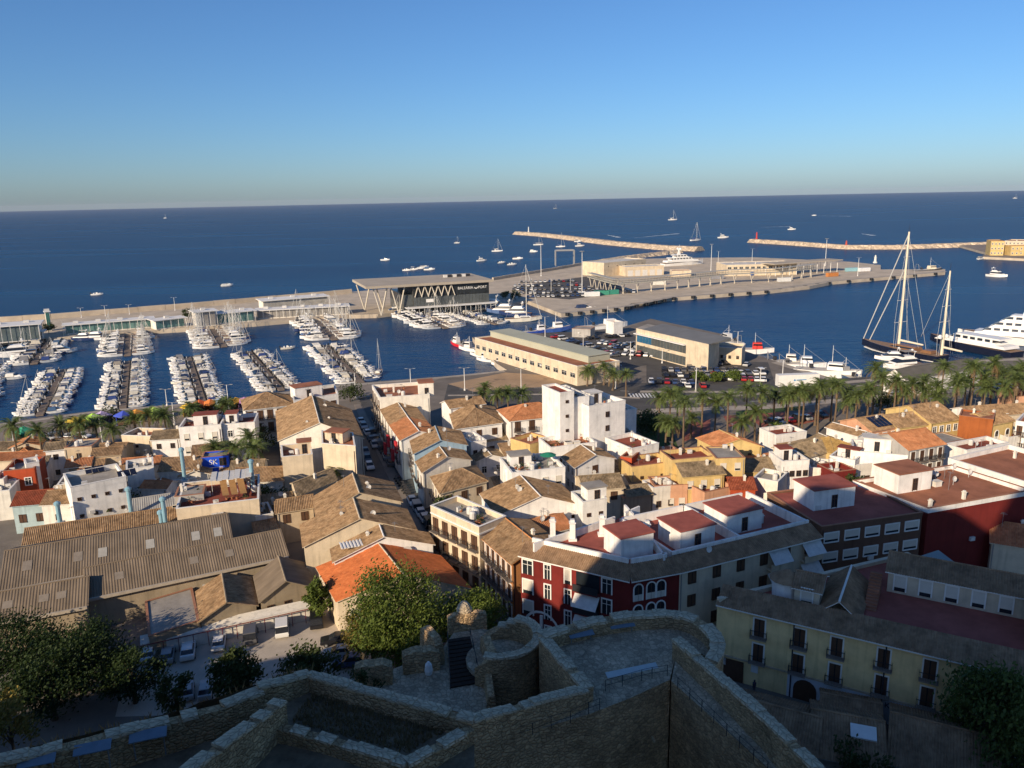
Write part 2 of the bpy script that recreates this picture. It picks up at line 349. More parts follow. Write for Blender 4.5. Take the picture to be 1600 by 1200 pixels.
for i in range(9):                                    # zebra crossing by the white tower block
    a = W(985+i*5.2, 618); m = MB(); m.box((a.x, a.y, GZ+.02), (.5, 5, .004)); m.build('zebra_stripe', m_mark, kind='structure')

def strip(name, px, w, mat, z):
    P = [W(*p) for p in px]
    for a, b in zip(P[:-1], P[1:]):
        d = (b-a).normalized(); q = Vector((-d.y, d.x, 0))*w/2; sheet(name, [a-q, b-q, b+q, a+q], mat, z)
m_light = M('pale_paving', (.38, .33, .27), .9, .2, .3)
strip('quay_edge', [(0, 664), (155, 643), (350, 627), (520, 604), (690, 590), (788, 580)], 2.2, m_light, GZ+.03)
strip('quay_edge', [(1210, 566), (1315, 598), (1376, 593), (1500, 566), (1640, 559)], 3., m_light, GZ+.03)
strip('quay_edge', [(877, 489), (975, 479), (1050, 464), (1200, 453), (1300, 439), (1477, 424)], 4., m_light, GZ+.03)
strip('median', [(700, 618), (860, 616), (1000, 622)], 1.6, m_light, GZ+.034); strip('median', [(1030, 628), (1200, 614), (1420, 598), (1640, 580)], 2.2, m_light, GZ+.034)
strip('footway', [(1020, 642), (1200, 636), (1420, 616), (1640, 598)], 4., m_light, GZ+.03); strip('footway', [(1000, 612), (1215, 613), (1330, 604)], 2.5, m_light, GZ+.03)
for px in (((705, 608), (860, 606), (1000, 612)), ((1030, 634), (1200, 626), (1420, 607), (1640, 588)), ((985, 600), (965, 560), (930, 530))):
    P = [W(*p) for p in px]
    for a, b in zip(P[:-1], P[1:]):
        d = b-a; n = int(d.length/7)
        for i in range(n): c = a.lerp(b, (i+.5)/n); m = MB(); m.box((c.x, c.y, GZ+.026), (2.6, .18, .004), rz=math.atan2(d.y, d.x)); m.build('lane_dash', m_mark, kind='structure')
# ================================================================== BOATS AND PONTOONS
m_hull = M('boat_hull', (.8, .8, .78), .35, .06, .5, spec=.5, objcol=True)
m_gel = M('boat_gelcoat', (.80, .78, .73), .4, .08, .8, spec=.5)
m_teak = M('boat_deck_teak', (.27, .17, .10), .7, .2, 2)
m_beige = M('boat_deck_beige', (.55, .50, .42), .7, .15, 1)
m_screen = M('boat_tinted_glass', (.018, .022, .03), .12, .1, 1, spec=.6)
m_canvas = M('boat_canvas', (.1, .2, .5), .85, .15, 2, objcol=True)
m_alu = M('mast_aluminium', (.62, .60, .55), .4, .08, 1, metal=.2)
m_black = M('black_rubber', (.02, .02, .022), .6, .1, 2)
m_navy = M('navy_hull_paint', (.012, .016, .035), .25, .1, .3, spec=.5)
def hull_mb(L, B, H, fine=1., mi=0, mdeck=1, stripe=None):
    m = MB(); T = [0, .2, .45, .68, .84, .94, 1.]; bb = [.86, .97, 1., .84, .55, .26, .02]; rings = []
    for t, b in zip(T, bb):
        x = -L/2+L*t; b = B/2*(b if fine == 1 else b**fine); zs = H*(.82+.42*t*t); kz = -.35*H if t < .7 else -.35*H+(t-.7)/.3*(H*.75)
        cx = x if t < .9 else x-.0*L
        rings.append([(cx, 0, kz), (cx, -b*.82, min(.12*H+kz*.2+max(0, t-.6)*H*.7, zs-.05)), (cx, -b, zs), (cx, -b*.93, zs-.02), (cx, b*.93, zs-.02), (cx, b, zs), (cx, b*.82, min(.12*H+kz*.2+max(0, t-.6)*H*.7, zs-.05))])
    n = 7; o = m.add([p for r in rings for p in r], [])
    for k in range(len(T)-1):
        for i in range(n):
            m.f.append((o+k*n+i, o+(k+1)*n+i, o+(k+1)*n+(i+1) % n, o+k*n+(i+1) % n)); m.m.append(mdeck if i == 3 else mi)
    m.f.append(tuple(o+i for i in range(n))); m.m.append(mi); m.f.append(tuple(o+(len(T)-1)*n+n-1-i for i in range(n))); m.m.append(mi)
    return m
def wedge(m, x0, x1, y, z0, z1, sl0=.0, sl1=.0, mi=0, ty=.85):
    """cabin block: bottom x0..x1, top pulled in by sl0 at the stern and sl1 at the bow"""
    m.add([(x0, -y, z0), (x1, -y, z0), (x1, y, z0), (x0, y, z0), (x0+sl0, -y*ty, z1), (x1-sl1, -y*ty, z1), (x1-sl1, y*ty, z1), (x0+sl0, y*ty, z1)],
          [(3, 2, 1, 0), (4, 5, 6, 7), (0, 1, 5, 4), (1, 2, 6, 5), (2, 3, 7, 6), (3, 0, 4, 7)], mi)
BT = {}
def boat_meshes(kind):
    if kind in BT: return BT[kind]
    P = []                                      # (part name, mesh)
    def add(nm, m, mats): P.append((nm, m.mesh(nm, mats)))
    if kind[0] == 'o':                          # open boat with console and outboard
        L = 1.; m = hull_mb(6, 2.3, .85); add('hull', m, [m_hull, m_beige])
        m = MB(); wedge(m, -.6, .5, .45, .7, 1.45, .1, .25); m.box((-1.5, 0, .95), (.5, 1.5, .5)); m.box((1.3, 0, .95), (.9, 1.1, .3)); add('console', m, m_gel)
        m = MB(); wedge(m, .05, .5, .5, 1.4, 1.85, .15, .25); add('windscreen', m, m_screen)
        m = MB(); m.box((-3.15, 0, .75), (.45, .42, 1.)); m.box((-3.2, 0, 1.3), (.6, .45, .4), taper=.8); add('outboard_motor', m, m_black)
        if kind == 'o2':
            m = MB(); m.box((-.5, 0, 2.25), (2.2, 1.9, .07)); [m.tube((x, y, .8), (x*.8-.1, y, 2.22), .03, 4) for x in (-1.4, .6) for y in (-.85, .85)]; add('sun_canopy', m, m_canvas)
    elif kind[0] == 'c':                        # covered or cuddy boat
        m = hull_mb(6.4, 2.4, .95); add('hull', m, [m_hull, m_beige])
        m = MB(); wedge(m, -.2, 2.3, .85, .85, 1.4, .0, .9); add('cabin', m, m_gel)
        m = MB(); wedge(m, -.35, .75, .88, 1.38, 1.85, .2, .6); add('windscreen', m, m_screen)
        m = MB(); m.box((-3.3, 0, .8), (.4, .5, .9), taper=.8); add('outboard_motor', m, m_black)
        m = MB(); wedge(m, -2.9, -.2, .98, .95, 1.25 if kind == 'c1' else 2.0, .35, .1, ty=.75); add('canvas_cover', m, m_canvas)
    elif kind[0] == 'f':                        # flybridge cruiser
        m = hull_mb(11.5, 3.7, 1.55); add('hull', m, [m_hull, m_teak])
        m = MB(); wedge(m, -3.4, 3.4, 1.5, 1.5, 2.0, 0, .5); wedge(m, -3.2, 1.2, 1.4, 2.75, 2.95, .0, .2, ty=1); wedge(m, -2.8, .9, 1.25, 2.95, 3.5, .3, .5); add('cabin', m, m_gel)
        m = MB(); wedge(m, -3.0, 2.9, 1.42, 2.0, 2.75, .1, 1.7); add('saloon_windows', m, m_screen)
        m = MB(); wedge(m, .3, .95, 1.1, 3.4, 3.8, .1, .35); add('windscreen', m, m_screen)
        m = MB(); m.tube((-2.4, -1.1, 3.), (-2.7, -1.1, 4.6), .06, 4); m.tube((-2.4, 1.1, 3.), (-2.7, 1.1, 4.6), .06, 4); m.box((-2.7, 0, 4.65), (.8, 2.5, .12)); m.lathe([(.1, 0), (.3, .15), (.25, .4), (.05, .5)], 8, (-2.7, 0, 4.7)); add('radar_arch', m, m_gel)
        if kind == 'f2': m = MB(); m.box((-1., 0, 4.72), (2.7, 2.5, .07)); add('bimini', m, m_canvas)
    elif kind[0] == 's':                        # sailing boat
        m = hull_mb(10.5, 3.3, 1.2, 1.2); add('hull', m, [m_hull, m_teak])
        m = MB(); wedge(m, -1.2, 2.6, .95, 1.05, 1.55, .1, 1.); add('cabin', m, m_gel)
        m = MB(); wedge(m, -1., 1.9, .97, 1.2, 1.42, .05, .5, ty=.97); add('cabin_windows', m, m_screen)
        h = {'s1': 14, 's2': 12.2, 's3': 16}[kind]
        m = MB(); m.tube((.9, 0, 1.4), (.9, 0, h), .10, 6, .07); m.tube((.9, -.75, h*.55), (.9, .75, h*.55), .035, 4); m.tube((.9, -.55, h*.78), (.9, .55, h*.78), .03, 4); add('mast', m, m_alu)
        m = MB(); m.tube((.8, 0, 2.4), (-3.4, 0, 2.3), .07, 5); add('boom', m, m_alu)
        m = MB(); m.tube((.7, 0, 2.62), (-3.2, 0, 2.48), .22, 6, .14); add('sail_cover', m, m_canvas)
        m = MB()
        for a, b in (((5., 0, 1.6), (.9, 0, h-.2)), ((-5., 0, 1.2), (.9, 0, h)), ((.8, -1.5, 1.2), (.9, -.75, h*.55)), ((.8, 1.5, 1.2), (.9, .75, h*.55)), ((.9, -.75, h*.55), (.9, 0, h*.95)), ((.9, .75, h*.55), (.9, 0, h*.95))): m.tube(a, b, .018, 3)
        m.tube((4.9, 0, 1.7), (1.05, 0, h*.93), .07, 5); add('rigging', m, m_alu)
        m = MB(); wedge(m, -2.6, -1.1, 1., 1.1, 2.0, .3, .5, ty=.85); add('spray_hood', m, m_canvas)
    BT[kind] = P; return P
BCOL = [(.03, .06, .20), (.02, .04, .10), (.55, .52, .45), (.7, .68, .62), (.7, .68, .62), (.22, .22, .23), (.06, .12, .22), (.6, .55, .45), (.66, .62, .55), (.30, .27, .23), (.42, .40, .37)]
HCOL = [(.82, .80, .75)]*12+[(.02, .04, .12), (.55, .57, .58), (.75, .70, .58), (.10, .16, .30)]
KN = {'o': 'open motorboat', 'c': 'motorboat', 'f': 'motor cruiser', 's': 'sailing boat'}
NM = {'o': 'motorboat', 'c': 'motorboat', 'f': 'motor_cruiser', 's': 'sailing_boat'}
def boat(kind, loc, rz, label, group=None, s=1., hc=None, cc=None):
    k = kind[0]; t = thing(NM[k], (loc[0], loc[1], 0), label, 'sailing boat' if k == 's' else 'motorboat', rz, group); t.scale = (s, s*random.uniform(.94, 1.06), s)
    cc = cc or random.choice(BCOL); hc = hc or random.choice(HCOL)
    for nm, me in boat_meshes(kind):
        o = link(nm, me, t); o.color = (*(hc if nm == 'hull' else cc), 1)
    return t
m_plank = M('pontoon_planks', (.20, .155, .12), .9, .3, .8)
def pontoon(a, b, w, where, left, right, mix, z=.55):
    """a = quay end, b = outer end; left/right = (boat length scale, spacing, skip at quay end)"""
    d = b-a; ln = d.length; d = d.normalized(); ang = math.atan2(d.y, d.x); sd_ = Vector((-d.y, d.x, 0))
    t = thing('pontoon', (a.x, a.y, 0), 'narrow brown floating pontoon '+where, 'pontoon', ang)
    m = MB(); m.b2(0, ln, -w/2, w/2, .1, z); m.build('deck', m_plank, t)
    m = MB()
    for i in range(int(ln/2.4)):
        m.b2(i*2.4+.03, i*2.4+2.36, -w/2-.03, w/2+.03, z, z+.05)
    m.build('plank_panel', m_plank, t)
    for i in range(1, int(ln/12)+1):
        m = MB(); m.tube((i*12-3, w/2+.15, -1), (i*12-3, w/2+.15, 2.2), .16, 6); m.build('pile', m_steel, t)
    for i in range(int(ln/9)):
        m = MB(); m.box((i*9+4, w/2-.2, z+.5), (.22, .22, 1.)); m.build('service_post', m_white, t)
    for side, spec in ((1, left), (-1, right)):
        if not spec: continue
        s0, sp, skip = spec; x = skip; i = 0
        while x < ln-.6:
            kind = random.choice(mix); bl = {'o': 6, 'c': 6.4, 'f': 11.5, 's': 10.5}[kind[0]]
            s = s0*random.uniform(.85, 1.12)
            if kind == 's4': kind, s = random.choice(('s2', 's1')), s*.62
            if random.random() < .05 and i: x += sp; continue
            c = a+d*x+sd_*side*(w/2+.5+bl*s/2)
            boat(kind, c, ang+side*math.pi/2+random.uniform(-.05, .05), '%s boat from quay, %s row, pontoon %s' % (nth(i), 'left' if side > 0 else 'right', where), 'boats moored at the pontoons', s)
            x += sp*random.uniform(.93, 1.08)*(s/s0 if kind[0] != 's' or s0 < 1.3 and s > .75 else 1); i += 1
SM = ['o1', 'o2', 'c1', 'c2', 'c2', 'c1', 'o1', 's4']
LM = ['f1', 'f2', 's1', 's2', 'f1']
pontoon(W(62, 651, 0), W(100, 579, 0), 2.0, 'nearest the town, far left', (.93, 2.4, 3), (.93, 2.4, 3), SM+['c2', 'c1'])
pontoon(W(192, 640, 0), W(199, 566, 0), 2.0, 'second from left, town side', (.93, 2.4, 3), (.93, 2.4, 2), SM)
pontoon(W(317, 630, 0), W(294, 559, 0), 2.0, 'third from left, town side', (.93, 2.4, 2), (.93, 2.4, 2), SM)
pontoon(W(440, 611, 0), W(388, 551, 0), 2.0, 'fourth from left, town side', (.93, 2.4, 3), (.93, 2.4, 3), SM+['c2'])
pontoon(W(564, 600, 0), W(506, 541, 0), 2.6, 'at right end, town side', (1.1, 3., 3), (1.1, 3., 4), SM+['c2', 'c2'])
pontoon(W(-62, 668, 0), W(-20, 575, 0), 2.0, 'cut by left picture edge', None, (1.05, 3.2, 20), SM)
pontoon(W(82, 529, 0), W(53, 570, 0), 2.6, 'below the left glass pavilion', (1.1, 3.8, 5), (1.35, 4.3, 5), SM+['c2', 'f1'])
pontoon(W(202, 518, 0), W(199, 557, 0), 2.6, 'second from left, far quay', (.75, 3.1, 4), (.88, 3.5, 3), ['f1', 's2', 'f1', 's2', 's1'])
pontoon(W(330, 512, 0), W(350, 543, 0), 2.6, 'third from left, far quay', (.92, 3.6, 4), (.95, 3.6, 3), ['f1', 's1', 's1', 's2', 's3'])
pontoon(W(490, 498, 0), W(523, 532, 0), 2.8, 'of tall masts left of ferry terminal', (.95, 3.5, 3), (1., 3.7, 3), ['s1', 's2', 's3', 'f1', 's1'])
pontoon(W(634, 486, 0), W(697, 514, 0), 2.6, 'before the ferry terminal', (1.0, 4.6, 3), (1.0, 4.6, 6), ['f1', 'f2', 'f1', 's2', 's1'])
pontoon(W(690, 483, 0), W(776, 508, 0), 2.0, 'below the port sign', (1.0, 3.1, 4), (1.0, 3.2, 4), SM)
for i, (x, y, k, rz, s, t) in enumerate((
        (147, 531, 'f1', 3.2, 1.1, 'white motor cruiser lying along the far quay by the parasols'), (128, 532, 'f2', 3.2, 1., 'motor cruiser at the far quay left of the parasols'),
        (765, 484, 'f1', 2.9, 1.7, 'large white motor yacht at the quay below the port sign'), (785, 490, 'f2', 2.9, 1.5, 'white motor yacht with dark side right of the port sign'),
        (805, 494, 'f1', 2.9, 1.5, 'white motor yacht outermost at the port sign quay'), (818, 502, 's3', .1, 1.75, 'tall-masted white sailing yacht moored alone in the basin'),
        (450, 545, 'o1', .3, 1., 'small motorboat under way between the pontoons'), (592, 585, 's3', 1.5, .8, 'sailing boat at the end of the near quay'),
        (25, 592, 'c2', .2, 1.1, 'motorboat leaving at the left edge'), (915, 486, 'c2', .3, 1.8, 'pale green pilot boat at the quay corner'),
        (1332, 405, 'c2', 0, 1.4, 'white launch beside the headland ramp'))[:10]):
    p = W(x, y, 0); boat(k, p, rz, t, s=s)
for i, (x, y, k, s, t) in enumerate(((152, 461, 'o1', 1.3, 'speedboat'), (355, 447, 'c1', 1.4, 'launch'), (602, 407, 'c1', 1.5, 'launch'), (636, 423, 'o1', 1.3, 'launch'), (646, 422, 'o2', 1.3, 'launch'), (657, 420, 'o1', 1.3, 'launch'),
        (663, 418, 'c1', 1.3, 'launch'), (671, 422, 'c2', 1.5, 'launch'), (714, 380, 's2', .8, 'yacht'), (777, 393, 's2', 1.2, 'yacht'), (753, 408, 'f1', .9, 'cruiser'), (784, 411, 'o1', 1.3, 'launch'), (800, 414, 'o2', 1.5, 'launch'),
        (809, 405, 'c1', 1.6, 'launch'), (841, 383, 's1', 1.2, 'yacht'), (834, 394, 'c2', 1.4, 'launch'), (876, 386, 's3', 1.1, 'yacht'), (906, 385, 'f1', 1., 'cruiser'), (903, 378, 'c2', 1.6, 'launch'), (868, 326, 's2', 2, 'yacht'), (258, 341, 's2', 1.6, 'yacht'),
        (1051, 344, 's2', 2, 'yacht'), (1130, 372, 'f1', 1.3, 'cruiser'), (1237, 359, 'f1', 1.1, 'cruiser'), (1272, 337, 'o1', 1.8, 'speedboat'), (1087, 376, 's3', 1.5, 'yacht'), (1558, 433, 'f1', 1.3, 'cruiser'), (1533, 405, 'c2', 1.3, 'launch'), (1586, 310, 's2', 2, 'yacht'))):
    p = W(x, y, 0)
    boat(k, p, -1.2 if x == 1558 else random.uniform(-.5, .5), 'white %s %s' % (t, {0: 'passing off the far left breakwater wall', 1: 'off the sea wall above the left pavilions', 25: 'with a tall mast behind the yard cranes', 26: 'heading in through the harbour mouth at right', 27: 'beside the headland ramp', 28: 'on the horizon at far right', 22: 'crossing right of the tall anchored yacht', 19: 'near the horizon above the breakwater tip',
         20: 'alone far out on the left', 21: 'far out above the boatyard', 23: 'far out above the right breakwater', 24: 'trailing foam above the right breakwater'}.get(i, '%s from the left off the terminal' % nth(i-2))), 'boats out at sea', s, (.82, .8, .75))
m_foam = M('foam', (.55, .6, .62), .8, .5, .4)
for i, (x0, y0, x1, y1) in enumerate(((948, 367, 968, 371), (990, 372, 1060, 365), (1345, 365, 1366, 368), (1185, 355, 1235, 354), (1275, 337, 1330, 338))):
    a, b = W(x0, y0, 0), W(x1, y1, 0); d = (b-a).normalized(); s = Vector((-d.y, d.x, 0)); m = MB(); n = 14; vs = []
    for k in range(n+1):
        t = k/n; w = (.4+3.2*t)*(1+.4*math.sin(k*2.1)); c = a.lerp(b, t)+s*math.sin(k*1.3)*.8
        vs += [(*(c+s*w).xy, .03), (*(c-s*w).xy, .03)]
    m.add(vs, [(2*k, 2*k+2, 2*k+3, 2*k+1) for k in range(n)]); m.build('boat_wake', m_foam, kind='stuff')
# ------------------------------------------------------------------ large ships
def HZ(p, py):                                   # height at which the vertical line through p meets picture row py
    lo, hi = 0., 90.
    for _ in range(40):
        mid = (lo+hi)/2
        if PX(Vector((p.x, p.y, mid)))[1] > py: lo = mid
        else: hi = mid
    return lo
def ship_frame(bow, stern):
    d = bow-stern; return (bow+stern)/2, math.atan2(d.y, d.x), d.length
bow, stern = Q('D', 585, 812, 0), Q('D', 1090, 905, 0); c, ang, L = ship_frame(bow, stern)
ket = thing('sailing_yacht', (c.x, c.y, 0), 'large two-masted dark blue sailing yacht with cream masts and teak deck', 'sailing yacht', ang)
m = hull_mb(L, 8.6, 3., 1.15); m.build('hull', [m_navy, m_teak], ket)
m = MB(); m.loft([[(x, s*y*1.01, z) for x, y, z in ((-L*.46, 3.2, .18), (-L*.2, 3.9, .18), (L*.1, 3.6, .2), (L*.3, 2.6, .3), (L*.45, .9, .6), (L*.45, .9, .85), (L*.3, 2.6, .6), (L*.1, 3.7, .5), (-L*.2, 4., .48), (-L*.46, 3.3, .48))] for s in (-1, 1)]); m.build('waterline_stripe', m_white, ket)
m = MB(); wedge(m, -L*.22, L*.1, 2.3, 2.6, 4., .4, 1.2); m.build('deckhouse', M('varnished_teak', (.22, .11, .05), .4, .2, 1), ket)
m = MB(); wedge(m, -L*.21, L*.085, 2.35, 3.1, 3.6, .3, .8, ty=.96); m.build('deckhouse_windows', m_screen, ket)
m = MB(); wedge(m, -L*.40, -L*.27, 1.9, 2.6, 3.6, .3, .8); m.build('aft_cabin', M('varnished_teak', (.22, .11, .05)), ket)
m_mast = M('cream_mast', (.72, .64, .48), .45, .06, .5)
inv = Matrix.Rotation(-ang, 3, 'Z')
def loc_in(t, p): return inv @ Vector((p.x-c.x, p.y-c.y, 0))
for nm, bx, by, ty, r in (('mainmast', 765, 812, 362, .55), ('mizzenmast', 993, 866, 423, .48)):
    p = Q('D', bx, by, 3.); l = loc_in(ket, p); l.y = 0; wp = Vector((c.x, c.y, 0))+Matrix.Rotation(ang, 3, 'Z') @ l; h = HZ(wp, ty)
    m = MB(); m.tube((l.x, 0, 2.6), (l.x, 0, h), r, 10, r*.55); o = m.build(nm, m_mast, ket)
    m = MB(); m.tube((l.x, 0, h), (l.x, 0, h+2.5), .06, 4); m.build('antenna', m_dark, o)
    for k, f in enumerate((.27, .45, .62, .8)):
        m = MB(); w = 3.4-k*.6; m.box((l.x, 0, h*f), (.35, w*2, .12)); m.build('spreader', m_alu, o)
    bl = L*.29 if nm == 'mainmast' else L*.22
    m = MB(); m.tube((l.x-.6, 0, 5.4), (l.x-bl, 0, 5.), .42, 8, .32); m.build('boom', m_mast, o)
    m = MB()
    for s in (-1, 1):
        m.tube((l.x-.8, s*3.9, 3), (l.x, s*3.2, h*.27), .05, 4); m.tube((l.x, s*3.3, h*.27), (l.x, s*2.2, h*.62), .05, 4); m.tube((l.x, s*2.2, h*.62), (l.x, 0, h*.97), .05, 4); m.tube((l.x-1.5, s*3.9, 3), (l.x, 0, h*.62), .04, 4)
    if nm == 'mainmast':
        for x1, f in ((L*.485, .985), (L*.40, .72)): m.tube((x1, 0, 3.6), (l.x, 0, h*f), .19, 6)
        m.tube((l.x-L*.33, 0, 3.5), (l.x, 0, h*.98), .05, 4); m.tube((l.x-L*.24, 0, 3.5), (l.x, 0, h*.7), .05, 4)
    else: m.tube((-L*.5, 0, 3.), (l.x, 0, h*.98), .05, 4); m.tube((l.x+L*.25, 0, 8), (l.x, 0, h*.98), .05, 4)
    m.build('rigging', m_alu, o)
    if nm == 'mizzenmast':
        for s in (-1, 1): m = MB(); m.lathe([(.1, 0), (.75, .3), (.8, .9), (.5, 1.4), (.1, 1.6)], 10, (l.x, s*1.7, h*.26)); m.build('radar_dome', m_gel, o)
def motor_yacht(bow, stern, B, H, hullm, label, tiers, mast=True):
    c, ang, L = ship_frame(bow, stern); t = thing('motor_yacht', (c.x, c.y, 0), label, 'motor yacht', ang)
    m = hull_mb(L, B, H, 1.1); m.build('hull', [hullm, m_teak], t)
    m = MB(); wedge(m, -L*.44, L*.36, B*.47, H*.98, H*1.28, .5, L*.05, ty=.97); m.build('bulwark', m_gel, t)
    z = H*1.28
    for i, (x0, x1, y) in enumerate(tiers):
        m = MB(); wedge(m, L*x0, L*x1, B*y, z+.3, z+1.9, .6, L*.08, ty=.92); m.build('deck_windows', m_screen, t)
        m = MB(); wedge(m, L*x0-1, L*x1+.2, B*y*1.04, z, z+.75, .2, L*.035, ty=.99); wedge(m, L*x0-2.5, L*x1-L*.06, B*y*1.03, z+1.75, z+2.3, .3, L*.03, ty=.98); o = m.build('deck_house', m_gel, t)
        for k in range(int((x1-x0)*L/3)):
            m = MB(); xx = L*x0+1+k*3
            for s in (-1, 1): m.box((xx, s*B*y*.985, z+1.2), (.9, .12, 1.3))
            m.build('pillar', m_gel, o)
        z += 2.3
    if not mast: return t
    x0, x1, y = tiers[-1]; xm = L*(x0+x1)/2-2
    m = MB(); wedge(m, xm-1.6, xm+1.2, .6, z, z+4.5, 1., .9, ty=.5); m.tube((xm, 0, z+4.4), (xm, 0, z+8), .12, 5); m.box((xm, 0, z+3.6), (.6, 4.6, .25)); o = m.build('radar_mast', m_gel, t)
    for s in (-1, 1): m = MB(); m.lathe([(.2, 0), (.95, .35), (1., 1.1), (.6, 1.7), (.1, 1.9)], 10, (xm-.2, s*1.8, z+3.7)); m.build('radar_dome', m_gel, o)
    for k in range(4): m = MB(); m.tube((xm-4-k*1.1, (k % 2-.5)*3, z), (xm-4.5-k*1.1, (k % 2-.5)*3, z+6), .05, 4); m.build('antenna', m_gel, t)
    return t
motor_yacht(Q('D', 1010, 785, 0), Q('D', 1555, 885, 0), 8.6, 3.3, m_navy, 'long motor yacht with navy hull and low white upper deck', ((-.3, .22, .36),), False)
motor_yacht(Q('D', 1180, 760, 0), Q('D', 1860, 815, 0), 10.5, 3.6, m_gel, 'tall white motor yacht with stacked decks and two radar domes', ((-.36, .26, .4), (-.30, .17, .36), (-.22, .08, .3)))
motor_yacht(W(1098, 412, 2), W(1035, 416, 2), 7.5, 5., m_gel, 'white motor yacht laid up ashore behind the boatyard', ((-.3, .22, .38), (-.2, .1, .32)))
def fishing_boat(p, rz, L, label, hc=(.8, .78, .74), cc=(.75, .73, .7)):
    t = thing('fishing_boat', (p.x, p.y, 0), label, 'fishing boat', rz); m = hull_mb(L, L*.28, L*.13); o = m.build('hull', [m_hull, m_beige], t); o.color = (*hc, 1)
    H = L*.13; m = MB(); wedge(m, 0, L*.24, L*.085, H, H+2.3, .1, .4); o = m.build('wheelhouse', m_canvas, t); o.color = (*cc, 1)
    m = MB(); wedge(m, L*.02, L*.235, L*.087, H+1.3, H+1.9, .1, .15, ty=.96); m.build('wheelhouse_windows', m_screen, t)
    m = MB(); m.tube((L*.06, 0, H+2), (L*.06, 0, H+L*.38), .1, 6, .06); m.tube((L*.06, -1, H+L*.24), (L*.06, 1, H+L*.24), .05, 4); m.tube((L*.06, 0, H+L*.33), (L*.46, 0, H*1.3), .03, 3); m.build('mast', m_white, t)
    m = MB()
    for s in (-1, 1): m.tube((-L*.4, s*L*.1, H*.8), (-L*.42, s*L*.06, H+L*.17), .1, 5)
    m.tube((-L*.42, -L*.06, H+L*.17), (-L*.42, L*.06, H+L*.17), .1, 5); m.tube((-L*.42, 0, H+L*.17), (-L*.2, 0, H), .07, 4); m.build('net_gantry', m_steel, t)
    m = MB(); m.lathe([(.2, -.7), (.7, -.6), (.7, .6), (.2, .7)], 8, (-L*.25, 0, H+.6)); m.build('net_drum', m_dark, t)
    return t
for i, (cr, x, y, rz, L, lab, hc, cc) in enumerate((
        ('D', 200, 945, -.35, 17, 'white trawler with blue canopy moored at the fishing quay', (.8, .8, .78), (.7, .72, .75)), ('D', 110, 925, -.4, 15, 'cream trawler left of the blue-canopied one', (.75, .66, .5), (.75, .72, .66)),
        ('D', 370, 995, -.55, 21, 'largest white trawler with dark portholes by the palms', (.8, .79, .76), (.8, .78, .74)), ('D', 490, 1010, 1.8, 14, 'dark-netted fishing boat behind the largest trawler', (.05, .09, .16), (.3, .3, .3)),
        ('C', 580, 705, .25, 22, 'big white fishing ship behind the green skip', (.8, .8, .78), (.8, .8, .78)), ('C', 260, 715, .3, 17, 'white and blue fishing boat at the fish hall quay', (.05, .12, .4), (.8, .8, .78)),
        ('C', 160, 725, .3, 13, 'blue-hulled fishing boat beside the sailing yacht', (.03, .08, .4), (.7, .7, .7)), ('C', 1500, 850, -.3, 16, 'white trawler with red wheelhouse top at the right quay', (.8, .78, .74), (.6, .05, .04)), ('C', 1360, 790, 1.9, 15, 'fishing boat with tall posts behind the long office', (.6, .6, .58), (.6, .6, .6)),
        ('B', 1345, 435, 2.6, 12, 'white fishing boat next to the red boat', (.8, .78, .74), (.7, .66, .6)), ('B', 1405, 470, 2.6, 10, 'second white fishing boat along the fish hall', (.8, .78, .74), (.75, .7, .6)), ('B', 1445, 500, 2.7, 9, 'third small fishing boat along the fish hall', (.8, .78, .74), (.5, .6, .65)),
        ('B', 1540, 530, 2.7, 9, 'last small fishing boat at the fish hall end', (.8, .78, .74), (.5, .5, .5)), ('B', 1265, 405, 2.2, 12, 'red fishing boat with white wheelhouse in the basin', (.65, .02, .03), (.8, .75, .7)),
        ('D', 1000, 345, .15, 22, 'tug with pale wheelhouse at the pier tip', (.03, .04, .06), (.75, .66, .5)))):
    fishing_boat(Q(cr, x, y, 0), rz, L, lab, hc, cc)
for i, (x, y, rz, k, lab) in enumerate(((1391, 563, 2.9, 'f1', 'white motor cruiser alongside the big sailing yacht'), (1409, 576, 3.3, 'f2', 'white cruiser moored before the grey-roofed boathouse'))):
    boat(k, W(x, y, 0), rz+math.pi*.02, lab, None, .95+.35*i, (.82, .8, .76))
for x, y in ((1420, 433), ):
    pass
